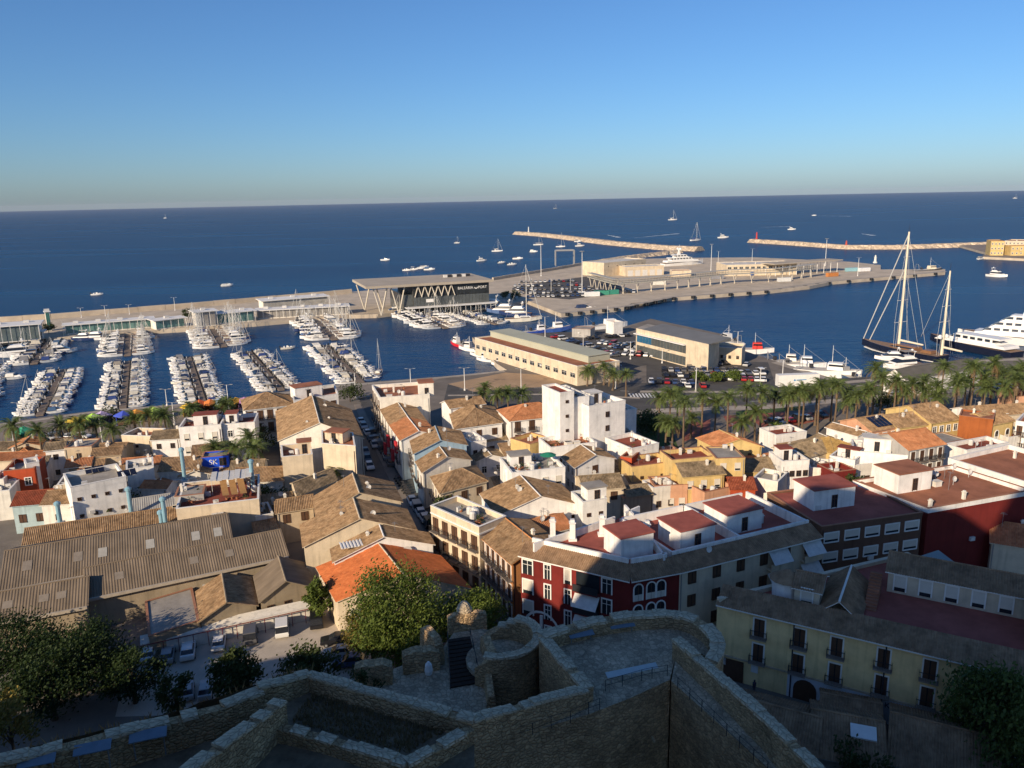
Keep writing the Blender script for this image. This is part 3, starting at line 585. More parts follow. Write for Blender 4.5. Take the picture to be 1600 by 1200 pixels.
# ================================================================== HOUSE BUILDER
WALLC = {'white': (.74, .69, .60), 'bright': (.80, .77, .72), 'cream': (.64, .53, .38), 'beige': (.52, .41, .28), 'yellow': (.62, .45, .19), 'ochre': (.82, .61, .30), 'orange': (.58, .26, .10),
         'pink': (.60, .33, .2), 'red': (.17, .024, .02), 'rust': (.33, .10, .03), 'brick': (.16, .085, .055), 'blue': (.02, .09, .62), 'skyblue': (.35, .48, .58), 'grey': (.40, .38, .35), 'stone': (.36, .29, .2), 'teal': (.40, .5, .5), 'vermilion': (.42, .075, .03)}
def wallm(c): return M('wall_'+c, WALLC[c], .9, .22, .35, .25, bscale=7, spec=.15, streak=.2)
TILES = {'brown': tile_mat('roof_tiles_brown', (.29, .18, .095), (.36, .23, .125), (.42, .28, .155)), 'old': tile_mat('roof_tiles_old', (.25, .185, .11), (.31, .23, .14), (.36, .27, .17), .45),
         'orange': tile_mat('roof_tiles_orange', (.42, .17, .075), (.47, .2, .09), (.5, .23, .11), .25), 'clean': tile_mat('roof_tiles_new_orange', (.46, .13, .045), (.5, .15, .05), (.54, .17, .06), .1),
         'red': tile_mat('roof_tiles_red', (.24, .06, .03), (.3, .08, .04), (.35, .1, .05), .25), 'ochre': tile_mat('roof_tiles_ochre', (.36, .22, .07), (.42, .27, .09), (.46, .3, .12), .25), 'dark': tile_mat('roof_tiles_dark', (.27, .165, .095), (.30, .19, .11), (.33, .21, .125), .3),
         'fibre': rib_mat('fibre_cement', (.20, .155, .11)), 'zinc': rib_mat('zinc_sheet', (.34, .33, .31))}
FLOORC = {'red': (.26, .075, .05), 'terracotta': (.34, .14, .08), 'grey': (.33, .30, .26), 'dred': (.34, .10, .075), 'white': (.6, .57, .52)}
def floorm(c): return M('terrace_'+c, FLOORC[c], .9, .3, .35, .15, bscale=5, spec=.15)
m_shut = M('brown_shutter', (.09, .045, .025), .7, .2, 2); m_frame = M('window_surround', (.76, .73, .67), .8, .08, 1); m_blind = M('pale_blind', (.62, .57, .48), .8, .1, 1)
m_rail = M('iron_railing', (.025, .025, .028), .6, .1, 2); m_pot = M('clay_pot', (.36, .14, .07), .9, .15, 2); m_leaf = M('leaf_green', (.055, .085, .02), .8, .45, .8)
m_pv = M('solar_cell', (.012, .016, .035), .25, .2, 1, spec=.5); m_duct = M('blue_duct', (.22, .38, .45), .5, .12, 1); m_ac = M('ac_casing', (.6, .58, .54), .6, .1, 1)
WM = {}
def win_mesh(w, h, st, fr):
    """window on the local xz plane, facing -y: (part, mesh) list"""
    k = (w, h, st, fr)
    if k in WM: return WM[k]
    P = []; fm = {'w': m_frame, 'b': m_shut, 'n': m_blind}[fr]; t = .16 if fr == 'w' else .08
    m = MB()
    if st == 'a':
        n = 8; arc = [(w/2*math.cos(math.pi*i/n), h/2-w/2+w/2*math.sin(math.pi*i/n)) for i in range(n+1)]; o = [(w/2, -h/2)]+arc+[(-w/2, -h/2)]
        oo = [(x*(1+2*t/w), z if z < 0 else z+(t*max(0, (z-(h/2-w/2))/(w/2)))) for x, z in o]
        for i in range(len(o)-1):
            a, b, c, d = o[i], o[i+1], oo[i+1], oo[i]
            m.add([(a[0], -.1, a[1]), (b[0], -.1, b[1]), (c[0], -.1, c[1]), (d[0], -.1, d[1]), (a[0], 0, a[1]), (b[0], 0, b[1]), (c[0], 0, c[1]), (d[0], 0, d[1])], [(0, 1, 2, 3), (0, 4, 5, 1), (2, 6, 7, 3), (1, 5, 6, 2), (3, 7, 4, 0)])
        P.append(('window', m.mesh('window', fm))); m = MB(); m.add([(x, -.025, z) for x, z in o], [tuple(range(len(o)))]); m.b2(-.03, .03, -.06, -.026, -h/2, h/2-.1, 1); m.b2(-w/2, w/2, -.06, -.026, -h/2, -h*.12, 2); P.append(('pane', m.mesh('pane', [m_glass, m_shut, m_blind])))
    else:
        d = .1
        m.b2(-w/2-t, -w/2, -d, .05, -h/2-(0 if h > 1.9 else t), h/2+t); m.b2(w/2, w/2+t, -d, .05, -h/2-(0 if h > 1.9 else t), h/2+t); m.b2(-w/2, w/2, -d, .05, h/2, h/2+t)
        if h < 1.9: m.b2(-w/2-t*.5, w/2+t*.5, -d-.06, .05, -h/2-t, -h/2)
        P.append(('window', m.mesh('window', fm)))
        m = MB(); m.b2(-w/2, w/2, -.03, .02, -h/2, h/2, 0)
        if st == 'b' or st == 'd':
            for s in (-1, 1): m.b2(s*w*.27-w*.22, s*w*.27+w*.22, -.07, -.03, -h/2+.04, h/2-.05, 1)
        elif st == 'v': m.b2(-w/2, w/2, -.06, -.03, -h/2+h*.25, h/2, 2)
        else:
            m.b2(-.035, .035, -.06, -.03, -h/2, h/2, 1 if fr == 'b' else 3); m.b2(-w/2, w/2, -.06, -.03, h*.18, h*.18+.06, 1 if fr == 'b' else 3)
        P.append(('pane', m.mesh('pane', [m_glass, m_shut, m_blind, m_frame])))
    if st in ('d', 'D'):
        m = MB(); bw = w/2+.35; m.b2(-bw, bw, -.75, 0, -h/2-.15, -h/2, 1)
        for i in range(int(bw*2/.16)+1): m.b2(-bw+i*.16, -bw+i*.16+.025, -.73, -.705, -h/2, -h/2+.95)
        for s in (-1, 1):
            for i in range(4): m.b2(s*(bw-.02)-.012, s*(bw-.02)+.012, -.7+i*.18, -.675+i*.18, -h/2, -h/2+.95)
        m.b2(-bw, bw, -.75, -.7, -h/2+.93, -h/2+1.); P.append(('balcony', m.mesh('balcony', [m_rail, m_pave])))
    WM[k] = P; return P
def window(root, pos, rz, w, h, st='m', fr='w'):
    p0 = None
    for nm, me in win_mesh(w, h, st, fr):
        if nm == 'window': p0 = link(nm, me, root, pos, rz)
        elif nm == 'pane': link(nm, me, p0)
        else: link(nm, me, root, pos, rz)
    return p0
WST = {'s': (.8, 1., 'm', 'b'), 'm': (1., 1.4, 'm', 'w'), 'n': (1., 1.4, 'v', 'n'), 'b': (1.1, 1.4, 'b', 'b'), 'd': (1.1, 2.2, 'd', 'w'), 'e': (1.2, 2.2, 'd', 'b'), 'w': (2.2, 1.3, 'v', 'w'), 'W': (2.6, 1.4, 'm', 'n'), 'a': (1.1, 2.1, 'a', 'w'), 'p': (.95, 1.6, 'v', 'w'), 'S': (.55, .45, 'm', 'b')}
def clutter(root, x0, x1, y0, y1, z, n, kinds=('chim', 'ac', 'ant', 'tank', 'dish', 'pots', 'hatch', 'ant')):
    for i in range(n):
        k = kinds[i % len(kinds)] if i < len(kinds) else random.choice(kinds); x, y = random.uniform(x0, x1), random.uniform(y0, y1); m = MB()
        if k == 'chim': m.box((x, y, z+.55), (.42, .42, 1.1)); m.box((x, y, z+1.15), (.58, .58, .1)); m.box((x, y, z+1.3), (.34, .34, .22)); m.build('chimney', wallm('white'), root)
        elif k == 'ac': m.box((x, y, z+.45), (.9, .38, .75)); m.lathe([(.27, 0), (.27, .03)], 10, (x-.1, y-.21, z+.4)); m.build('air_conditioner', m_ac, root)
        elif k == 'ant':
            h = random.uniform(2, 3.2); m.tube((x, y, z), (x, y, z+h), .03, 4)
            for j in range(5): m.tube((x-.5+.06*j, y-.25+.2*j-.2, z+h-.1), (x+.5-.06*j, y-.25+.2*j-.2, z+h-.1), .015, 3)
            m.tube((x, y-.5, z+h-.1), (x, y+.5, z+h-.1), .018, 3); m.build('antenna', m_steel, root)
        elif k == 'tank': m.lathe([(.45, 0), (.5, .1), (.5, 1.0), (.35, 1.2), (.12, 1.25)], 10, (x, y, z+.1)); m.build('water_tank', m_ac, root)
        elif k == 'dish':
            m.tube((x, y, z), (x, y, z+1.), .035, 4)
            o = m.add([(x, y-.05, z+1.1)]+[(x+.45*math.cos(a*.6283), y-.2+.1*math.sin(a*.6283), z+1.1+.45*math.sin(a*.6283)) for a in range(10)], [(0, 1+j, 1+(j+1) % 10) for j in range(10)]); m.tube((x, y-.1, z+1.), (x, y-.6, z+1.15), .02, 3); m.build('satellite_dish', m_ac, root)
        elif k == 'pots':
            m.lathe([(.18, 0), (.28, .4), (.3, .42)], 8, (x, y, z)); o = m.build('plant_pot', m_pot, root); q = MB()
            for j in range(26):
                a, b, r = random.uniform(0, 6.28), random.uniform(-.2, 1.3), random.uniform(.2, .6); c = Vector((x+math.cos(a)*math.cos(b)*r, y+math.sin(a)*math.cos(b)*r, z+.6+math.sin(b)*r)); e = Vector((random.uniform(-.2, .2), random.uniform(-.2, .2), random.uniform(-.1, .2)))
                q.add([c, c+e, c+e.cross(Vector((.6, .5, .6)))+e*.5], [(0, 1, 2)])
            q.build('foliage', m_leaf, o)
        elif k == 'hatch': m.box((x, y, z+.4), (1.3, 1., .8)); m.box((x, y, z+.84), (1.45, 1.15, .08)); m.build('roof_hatch', wallm('white'), root)
        elif k == 'pv':
            for j in range(3): m.add([(x+j*1.05, y, z+.3), (x+j*1.05+1, y, z+.3), (x+j*1.05+1, y+1.4, z+1.1), (x+j*1.05, y+1.4, z+1.1)], [(0, 1, 2, 3)])
            m.build('solar_panel', m_pv, root)
def roof_geo(kind, w, d, h, rise, tile, ov=.35, fibre=False):
    m = MB(); per, amp = (.36, .045) if fibre else (.28, .07); cy = d/2; k = rise/cy
    if kind == 'gx':
        zo = h-ov*k
        for s in (0, 1):
            if s == 0: m.slope((-ov, -ov, zo), (w+ov, -ov, zo), (-ov, cy, h+rise), (w+ov, cy, h+rise), (0, -k, 1), per, amp)
            else: m.slope((w+ov, d+ov, zo), (-ov, d+ov, zo), (w+ov, cy, h+rise), (-ov, cy, h+rise), (0, k, 1), per, amp)
        o = len(m.v); m.add([(-ov, -ov, zo-.12), (w+ov, -ov, zo-.12), (w+ov, d+ov, zo-.12), (-ov, d+ov, zo-.12), (-ov, cy, h+rise-.12), (w+ov, cy, h+rise-.12), (-ov, -ov, zo), (w+ov, -ov, zo), (-ov, cy, h+rise), (w+ov, cy, h+rise), (-ov, d+ov, zo), (w+ov, d+ov, zo)],
            [(0, 4, 5, 1), (3, 2, 5, 4), (0, 1, 7, 6), (0, 6, 8, 4), (1, 5, 9, 7), (4, 8, 10, 3), (5, 2, 11, 9), (2, 3, 10, 11)], 1)
        m.tube((-ov, cy, h+rise), (w+ov, cy, h+rise), .14, 6)
    elif kind == 'gy':
        cx = w/2; k = rise/cx; zo = h-ov*k
        m.slope((-ov, d+ov, zo), (-ov, -ov, zo), (cx, d+ov, h+rise), (cx, -ov, h+rise), (-k, 0, 1), per, amp)
        m.slope((w+ov, -ov, zo), (w+ov, d+ov, zo), (cx, -ov, h+rise), (cx, d+ov, h+rise), (k, 0, 1), per, amp)
        m.add([(-ov, -ov, zo-.12), (cx, -ov, h+rise-.12), (w+ov, -ov, zo-.12), (-ov, d+ov, zo-.12), (cx, d+ov, h+rise-.12), (w+ov, d+ov, zo-.12), (-ov, -ov, zo), (cx, -ov, h+rise), (w+ov, -ov, zo), (-ov, d+ov, zo), (cx, d+ov, h+rise), (w+ov, d+ov, zo)],
            [(0, 3, 4, 1), (1, 4, 5, 2), (0, 1, 7, 6), (1, 2, 8, 7), (3, 9, 10, 4), (4, 10, 11, 5), (0, 6, 9, 3), (2, 5, 11, 8)], 1)
        m.tube((cx, -ov, h+rise), (cx, d+ov, h+rise), .13, 6, mi=1)
    elif kind == 'hip':
        i = min(w, d)/2; k = rise/i; zo = h-ov*k; a = i+ov
        r0, r1 = ((i, cy, h+rise), (w-i, cy, h+rise)) if w >= d else ((w/2, i, h+rise), (w/2, d-i, h+rise))
        A, B, C, D = (-ov, -ov, zo), (w+ov, -ov, zo), (w+ov, d+ov, zo), (-ov, d+ov, zo)
        if w >= d:
            m.slope(A, B, r0, r1, (0, -k, 1), per, amp); m.slope(C, D, r1, r0, (0, k, 1), per, amp); m.slope(B, C, r1, r1, (k, 0, 1), per, amp); m.slope(D, A, r0, r0, (-k, 0, 1), per, amp)
        else:
            m.slope(A, B, r0, r0, (0, -k, 1), per, amp); m.slope(C, D, r1, r1, (0, k, 1), per, amp); m.slope(B, C, r0, r1, (k, 0, 1), per, amp); m.slope(D, A, r1, r0, (-k, 0, 1), per, amp)
        m.b2(-ov, w+ov, -ov, d+ov, zo-.14, zo-.02, 1); m.tube(r0, r1, .14, 6)
        for p, q in ((A, r0), (B, r1 if w >= d else r0), (C, r1), (D, r0 if w >= d else r1)): m.tube(p, q, .12, 5)
    elif kind == 'shed':                           # single slope rising to the back
        k = rise/d; m.slope((-ov, -ov, h-ov*k), (w+ov, -ov, h-ov*k), (-ov, d+ov, h+rise+ov*k), (w+ov, d+ov, h+rise+ov*k), (0, -k, 1), per, amp)
        m.add([(-ov, -ov, h-ov*k-.12), (w+ov, -ov, h-ov*k-.12), (w+ov, d+ov, h+rise+ov*k-.12), (-ov, d+ov, h+rise+ov*k-.12), (-ov, -ov, h-ov*k), (w+ov, -ov, h-ov*k)], [(0, 3, 2, 1), (0, 1, 5, 4)], 1)
    return m
HOUSES = []
def bld(label, cr, p1, p2, p3, h, roof='flat', wall='white', tile='brown', wins=None, rise=None, name='house', par=.9, hut=None, clut=0, kinds=None, cat='house', trim=None, base=GZ, cornice=False, st=False):
    z = base+h; g = (lambda p: Q(cr, p[0], p[1], z)) if cr else (lambda p: W(p[0], p[1], z))
    A, B = g(p1), g(p2); ex = (B-A); w = ex.length; ex.normalize(); ny = Vector((-ex.y, ex.x, 0))
    d = p3 if isinstance(p3, (int, float)) else abs((g(p3)-A).dot(ny))
    k_ = 0.
    if st: k_ = sd.dot(ex)/sd.dot(ny)
    elif not isinstance(p3, (int, float)):
        q_ = g(p3); k_ = min(((q_-v).dot(ex)/max(abs((q_-v).dot(ny)), 1) for v in (A, B)), key=abs)
    k_ = max(-.6, min(.6, k_)); d = max(d, 2.5); ang = math.atan2(ex.y, ex.x)
    t = thing(name, (A.x, A.y, base), label, cat, ang); wm = wallm(wall)
    HOUSES.append((label[:50], round(w, 1), round(d, 1), round(math.degrees(ang)), round(A.y)))
    m = MB(); rise = rise if rise is not None else {'gx': d*.19, 'gy': w*.17, 'hip': min(w, d)*.22, 'shed': d*.25}.get(roof, 0)
    m.add([(0, 0, -.3), (w, 0, -.3), (w, d, -.3), (0, d, -.3), (0, 0, h), (w, 0, h), (w, d, h), (0, d, h)], [(0, 1, 5, 4), (1, 2, 6, 5), (2, 3, 7, 6), (3, 0, 4, 7), (4, 5, 6, 7)])
    zc = .1
    if roof == 'gx': m.add([(0, 0, h), (0, d, h), (0, d/2, h+rise-zc), (w, 0, h), (w, d, h), (w, d/2, h+rise-zc)], [(1, 0, 2), (3, 4, 5)])
    if roof == 'gy': m.add([(0, 0, h), (w, 0, h), (w/2, 0, h+rise-zc), (0, d, h), (w, d, h), (w/2, d, h+rise-zc)], [(0, 1, 2), (4, 3, 5)])
    if roof == 'shed': m.add([(0, d, h), (w, d, h), (w, d, h+rise-zc), (0, d, h+rise-zc), (0, 0, h), (w, 0, h)], [(1, 0, 3, 2), (0, 4, 3), (5, 1, 2)])
    m.skew(k_).build('wall', wm, t)
    if roof == 'flat':
        m = MB(); q = .22; m.b2(q, w-q, q, d-q, h+.004, h+.06); m.skew(k_).build('roof_terrace', floorm(tile if tile in FLOORC else 'terracotta'), t)
        if par:
            m = MB(); e = .03
            m.b2(-e, w+e, -e, q, h-.05, h+par); m.b2(-e, w+e, d-q, d+e, h-.05, h+par); m.b2(-e, q, q, d-q, h-.05, h+par); m.b2(w-q, w+e, q, d-q, h-.05, h+par); m.skew(k_).build('parapet', wm if not trim else wallm(trim), t)
            m = MB(); e = .08; qq = q+.05; zz = h+par
            m.b2(-e, w+e, -e, qq, zz, zz+.07); m.b2(-e, w+e, d-qq, d+e, zz, zz+.07); m.b2(-e, qq, qq, d-qq, zz, zz+.07); m.b2(w-qq, w+e, qq, d-qq, zz, zz+.07); m.skew(k_).build('coping', m_frame if wall in ('white', 'bright', 'cream') else M('clay_coping', (.36, .17, .1), .9), t)
        if clut: clutter(t, .8+max(0, k_*d), w-.8+min(0, k_*d), .8, d-.8, h+.06, clut, kinds or ('chim', 'ac', 'ant', 'tank', 'dish', 'pots', 'hatch', 'ant'))
    else:
        r = roof_geo(roof, w, d, h+.02, rise, tile, fibre=tile in ('fibre', 'zinc')).skew(k_).build('roof', [TILES[tile], wm], t)
        zt = h+rise*.6
        for i in range(clut):
            k = ('chim', 'ant', 'dish', 'ant')[i % 4]; x, y = (random.uniform(.15, .85)*w, d*random.choice((.36, .6))) if roof == 'gx' else (w*random.choice((.36, .64)), random.uniform(.15, .85)*d)
            x += k_*y; clutter(r, x, x, y, y, h+rise*.45, 1, (k,))
    if hut:
        for (x, y, hw, hd, hh) in (hut if isinstance(hut, list) else [hut]):
            x, y = x*w+k_*y*d, y*d; m = MB(); m.b2(x, x+hw, y, y+hd, h+.06, h+hh); o = m.build('stair_hut', wallm(trim or ('bright' if wall in ('red', 'brick') else wall)), t)
            m = MB(); m.b2(x-.2, x+hw+.2, y-.2, y+hd+.2, h+hh, h+hh+.15); m.build('hut_roof', floorm(tile if tile in FLOORC else 'terracotta'), o)
            window(t, (x+hw*.5, y, h+1.2), 0, .8, 1.9, 'm', 'b')
    if wins:
        for fc, spec in wins.items():
            n, st, sty = spec[:3]; skip = spec[3] if len(spec) > 3 else 0
            ln = w if fc == 'F' else d; sh = h/st; ww, wh, s_, fr = WST[sty]
            for k in range(skip, st):
                zz = k*sh+(sh*.52 if wh < 1.9 else wh/2+.25)
                for i in range(n):
                    u = (i+.5)/n*ln
                    pos, rz = {'F': ((u, -.002, zz), 0), 'R': ((w+.004+k_*u, u, zz), math.pi/2-math.atan(k_)), 'L': ((-.004+k_*u, u, zz), -math.pi/2-math.atan(k_))}[fc]
                    window(t, pos, rz, ww, wh, s_, fr)
    if w > 5 and random.random() < .6:
        m = MB(); x_ = random.choice((.25, w-.3)); m.tube((x_, -.08, 0), (x_, -.08, h-.15), .06, 5); m.build('drainpipe', random.choice((m_steel, m_shut)), t)
    if w > 6 and random.random() < .35:
        m = MB(); x_ = random.uniform(.3, .7)*w; m.box((x_, -.22, h*.55), (.85, .34, .6)); m.build('air_conditioner', m_ac, t)
    if cornice:
        m = MB(); m.b2(-.15, w+.15, -.15, 0, h-.35, h-.1); m.b2(-.15, 0, 0, d, h-.35, h-.1); m.skew(k_).build('cornice', m_frame, t)
    t['w'] = w; t['d'] = d; t['k'] = k_; return t
def text_mesh(s, size, mat, extr=.03):
    cu = bpy.data.curves.new('sign_text', 'FONT'); cu.body = s; cu.size = size; cu.extrude = extr; cu.align_x = 'CENTER'; cu.align_y = 'CENTER'
    o = bpy.data.objects.new('sign_text', cu); COL.objects.link(o); bpy.context.view_layer.update()
    me = bpy.data.meshes.new_from_object(o.evaluated_get(bpy.context.evaluated_depsgraph_get())); bpy.data.objects.remove(o)
    me.materials.clear(); me.materials.append(mat); return me
# ================================================================== PORT BUILDINGS
def pavilion(label, cr, p1, p2, d, h, glass=(.10, .16, .15), roofc=None, cols=True, base=GZ, over=1.):
    A, B = Q(cr, *p1, base+h), Q(cr, *p2, base+h); ex = B-A; w = ex.length; ang = math.atan2(ex.y, ex.x)
    t = thing('pavilion', (A.x, A.y, base), label, 'pavilion', ang); m = MB(); m.b2(.3, w-.3, .3, d-.3, 0, h-.35); m.build('back_wall', wallm('white'), t)
    n = max(2, int(w/3.2))
    for i in range(n):
        x0 = .4+(w-.8)*i/n; x1 = .4+(w-.8)*(i+1)/n-.18; m = MB(); m.b2(x0, x1, .22, .298, .5, h-.5); m.build('glass_panel', M('pavilion_glass_%d' % (glass[2]*100), glass, .15, .3, .3, spec=.6), t)
    m = MB(); m.b2(-over, w+over, -over, d+over*.5, h-.35, h); m.build('roof_slab', roofc or m_white, t)
    if cols:
        for i in range(n+1): m = MB(); m.tube((w*i/n, -over*.8, 0), (w*i/n, -over*.8, h-.35), .09, 6); m.build('column', m_white, t)
    for i in range(max(1, int(w/9))): m = MB(); m.box((w*(i+.5)/max(1, int(w/9)), d*.6, h+.5), (2.2, 1.4, 1.)); m.build('roof_unit', m_ac, t)
    return t
pavilion('grey glass pavilion with white roof at the far left quay', 'A', (-120, 288), (240, 262), 13, 7.5, (.12, .15, .15))
pavilion('low white canopy before the far left pavilion', 'A', (-120, 335), (265, 308), 5, 3.6, (.2, .2, .18))
pavilion('narrow green glass lift tower on the far quay', 'A', (276, 188), (312, 185), 4, 9.5, (.06, .2, .16), cols=False, over=.2)
pavilion('long low teal glass pavilion behind the parasols', 'A', (400, 272), (955, 228), 8, 4.6, (.13, .24, .22))
pavilion('short teal glass pavilion beside the far quay trees', 'A', (968, 243), (1155, 222), 8, 4.6, (.13, .26, .24))
pavilion('white framed open pavilion on the far quay', 'A', (1218, 190), (1350, 178), 9, 7.5, (.35, .33, .3))
pavilion('low white terrace pavilion right of the open frame', 'A', (1350, 200), (1590, 178), 10, 5.5, (.25, .24, .22))
pavilion('wide white restaurant pavilion left of the ferry terminal', 'B', (0, 180), (575, 150), 10, 4.6, (.3, .28, .25))
pavilion('upper white storey behind the wide restaurant pavilion', 'B', (40, 120), (450, 88), 12, 7.5, (.4, .38, .34), cols=False)
def seawall(pts, label, h=2.6, th=1.4):
    t = thing('sea_wall', (pts[0].x, pts[0].y, GZ), label, 'sea wall')
    for a, b_ in zip(pts[:-1], pts[1:]):
        d = b_-a; n = max(1, int(d.length/12))
        for i in range(n):
            p = a.lerp(b_, i/n); q = a.lerp(b_, (i+1)/n-.002); s = Vector((-d.y, d.x, 0)).normalized()*th/2; m = MB(); o = pts[0]
            m.prism([(v.x-o.x, v.y-o.y) for v in (p-s, q-s, q+s, p+s)], 0, h+.1*(i % 2)); m.build('wall_section', m_conc, t)
seawall([W(-100, 509), W(80, 498), W(300, 480), W(550, 458)], 'long pale sea wall behind the left pavilions')
seawall([W(770, 438), W(860, 423), W(938, 409)], 'pale sea wall behind the port car park', 2.)
for i in range(10):
    p = Q('A', 425+24*(i % 5)*2+(i//5)*25, 318-24*(i//5)-i % 5*3, GZ); t = thing('parasol', (p.x, p.y, GZ), 'white quay parasol, %s from the left in the %s row' % (nth(i % 5), 'front' if i < 5 else 'back'), 'parasol', group='white parasols on the far quay')
    m = MB(); m.tube((0, 0, 0), (0, 0, 2.8), .05, 5); m.build('pole', m_steel, t); m = MB(); m.lathe([(2., 0), (1.95, .06), (.05, .8)], 8, (0, 0, 2.3)); m.build('canopy', m_white, t)
# ferry terminal ---------------------------------------------------
zr = GZ+15.5
A, B, C_ = W(574, 447.5, zr), W(767, 436.5, zr), W(742, 426.5, zr); ex = B-A; TW = ex.length; ang = math.atan2(ex.y, ex.x); ex.normalize(); TD = (C_-B).dot(Vector((-ex.y, ex.x, 0)))
TD = min(max(TD, 24), 44)
t = thing('ferry_terminal', (A.x, A.y, GZ), 'dark glass ferry terminal with broad flat roof on slanted columns', 'terminal', ang); H_ = 15.5
m = MB(); m.b2(-1, TW+1, -1, TD+1, H_-1.3, H_); m.build('roof_slab', M('pale_roof_slab', (.42, .36, .28), .8, .15, .1), t)
g_d = M('terminal_dark_glass', (.028, .032, .034), .25, .4, .15, spec=.5); g_g = M('terminal_grey_glass', (.09, .10, .10), .3, .3, .2, spec=.5)
bx = TW*.36
m = MB(); m.b2(bx, TW-.8, 1.2, TD-1, 3.4, H_-1.3); m.build('core', M('terminal_core', (.05, .05, .05), .6), t)
n = 22
for i in range(n):
    x0 = bx+(TW-.8-bx)*i/n; x1 = bx+(TW-.8-bx)*(i+1)/n-.12
    m = MB(); m.b2(x0, x1, .95, 1.17, 3.6, 8.2); m.build('glass_panel', g_g, t)
    m = MB(); m.b2(x0, x1, .95, 1.17, 8.5, H_-1.5); m.build('glass_panel', g_d, t)
m = MB(); m.b2(bx-5, bx, 3, TD-3, 0, 9.5); m.build('entrance_block', g_g, t)
m = MB(); m.b2(bx-5, TW+2, -4.5, 1., 3.1, 3.45); m.build('white_canopy', m_white, t)
for i in range(18): m = MB(); m.tube((bx-4+(TW-bx+5)*i/17, -4, 0), (bx-4+(TW-bx+5)*i/17, -4, 3.1), .1, 6); m.build('canopy_column', m_white, t)
m_col = M('pale_column', (.58, .52, .42), .7, .08, 1)
for i in range(6):
    x = bx+2.5+i*(TW*.27)/5; m = MB(); m.tube((x-1.9, .4, 8.3), (x, .4, H_-1.4), .28, 6); m.tube((x+1.9, .4, 8.3), (x, .4, H_-1.4), .28, 6); m.build('slanted_column', m_col, t)
for x, y in ((TW*.10, 1.5), (TW*.03, TD*.6), (TW*.24, 1.5), (TW*.18, TD*.6)):
    m = MB(); m.tube((x, y, 0), (x-3.6, y, H_-1.3), .36, 6); m.tube((x, y, 0), (x+3.6, y, H_-1.3), .36, 6); m.build('slanted_column', m_col, t)
o = link('terminal_lettering', text_mesh('BALEÀRIA     PORT', 1.95, m_white, .05), t, (TW*.845, .85, 11.6)); o.rotation_euler = (math.pi/2, 0, 0)
m = MB(); vs = []
for i in range(13): a = math.pi*(1.1+.8*i/12); vs += [(1.2*math.cos(a), 0, 1.2*math.sin(a)+.5), (.85*math.cos(a), 0, .85*math.sin(a)+.55)]
m.add(vs, [(2*i, 2*i+1, 2*i+3, 2*i+2) for i in range(12)]); m.lathe([(.25, -.04), (.25, .04)], 8, (0, 0, 0)); m.build('logo_arc', m_white, t, loc=(TW*.876, .8, 11.6))
m = MB(); m.b2(TW*.46, TW*.52, .8, .94, 5.3, 7.); m.build('white_sign', m_white, t)
for i in range(6): m = MB(); m.box((TW*(.72+.04*i), TD*.6, H_+.7), (2, 1.6, 1.4)); m.build('roof_unit', m_dark if i % 2 else m_ac, t)
# harbour sheds and offices ---------------------------------------
b = bld
b('cream boatyard shed with square upper windows', 'C', (575, 288), (838, 262), 22, 9.5, 'flat', 'cream', 'white', {'F': (5, 2, 'S', 1)}, par=.5, name='boatyard_shed', cat='shed')
t = b('lower cream boatyard wing with pale shutter doors', 'C', (710, 312), (950, 302), 14, 6.5, 'flat', 'cream', 'white', None, par=.4, name='boatyard_shed', cat='shed')
for i in range(5): m = MB(); m.b2(t['w']*(.06+.19*i), t['w']*(.06+.19*i)+t['w']*.13, -.06, 0, 0, 4.2); m.build('shutter_door', m_ac, t)
b('small cream store beside the laid-up yacht', 'C', (1000, 335), (1120, 333), 10, 4, 'flat', 'cream', 'terracotta', None, par=.3, name='boatyard_shed', cat='shed')
t = b('long low passenger terminal on the outer pier', 'C', (1342, 300), (1780, 290), 26, 7.5, 'flat', 'cream', 'white', {'F': (12, 2, 'W', 1)}, par=.4, clut=5, name='passenger_terminal', cat='terminal')
t = thing('terminal_canopy', (0, 0, 0), 'long flat canopy roof on posts at the outer pier', 'canopy'); a, c2 = Q('D', 40, 290, GZ+9), Q('D', 470, 262, GZ+9); ex = (c2-a); w = ex.length; t.location = (a.x, a.y, GZ); t.rotation_euler = (0, 0, math.atan2(ex.y, ex.x))
m = MB(); m.b2(0, w, 0, 14, 8.4, 9); m.build('roof_slab', M('pale_roof_slab', (.42, .36, .28)), t)
for i in range(10):
    m = MB(); m.tube((w*(i+.5)/10, 2, 0), (w*(i+.5)/10, 2, 8.4), .2, 6); m.tube((w*(i+.5)/10, 12, 0), (w*(i+.5)/10, 12, 8.4), .2, 6); m.build('post_pair', m_white, t)
gw = thing('gangway', (0, 0, 0), 'long raised passenger walkway on slanted legs along the pier', 'gangway'); pts = [Q('C', 485, 368, GZ+6.5), Q('C', 650, 412, GZ+6.5), Q('C', 1000, 385, GZ+6.5), Q('C', 1340, 352, GZ+6.5), Q('D', 60, 340, GZ+6.5), Q('D', 300, 312, GZ+6.5)]; o0 = pts[1].copy(); gw.location = (o0.x, o0.y, GZ)
m_gang = M('walkway_steel', (.40, .38, .32), .6, .1, .5)
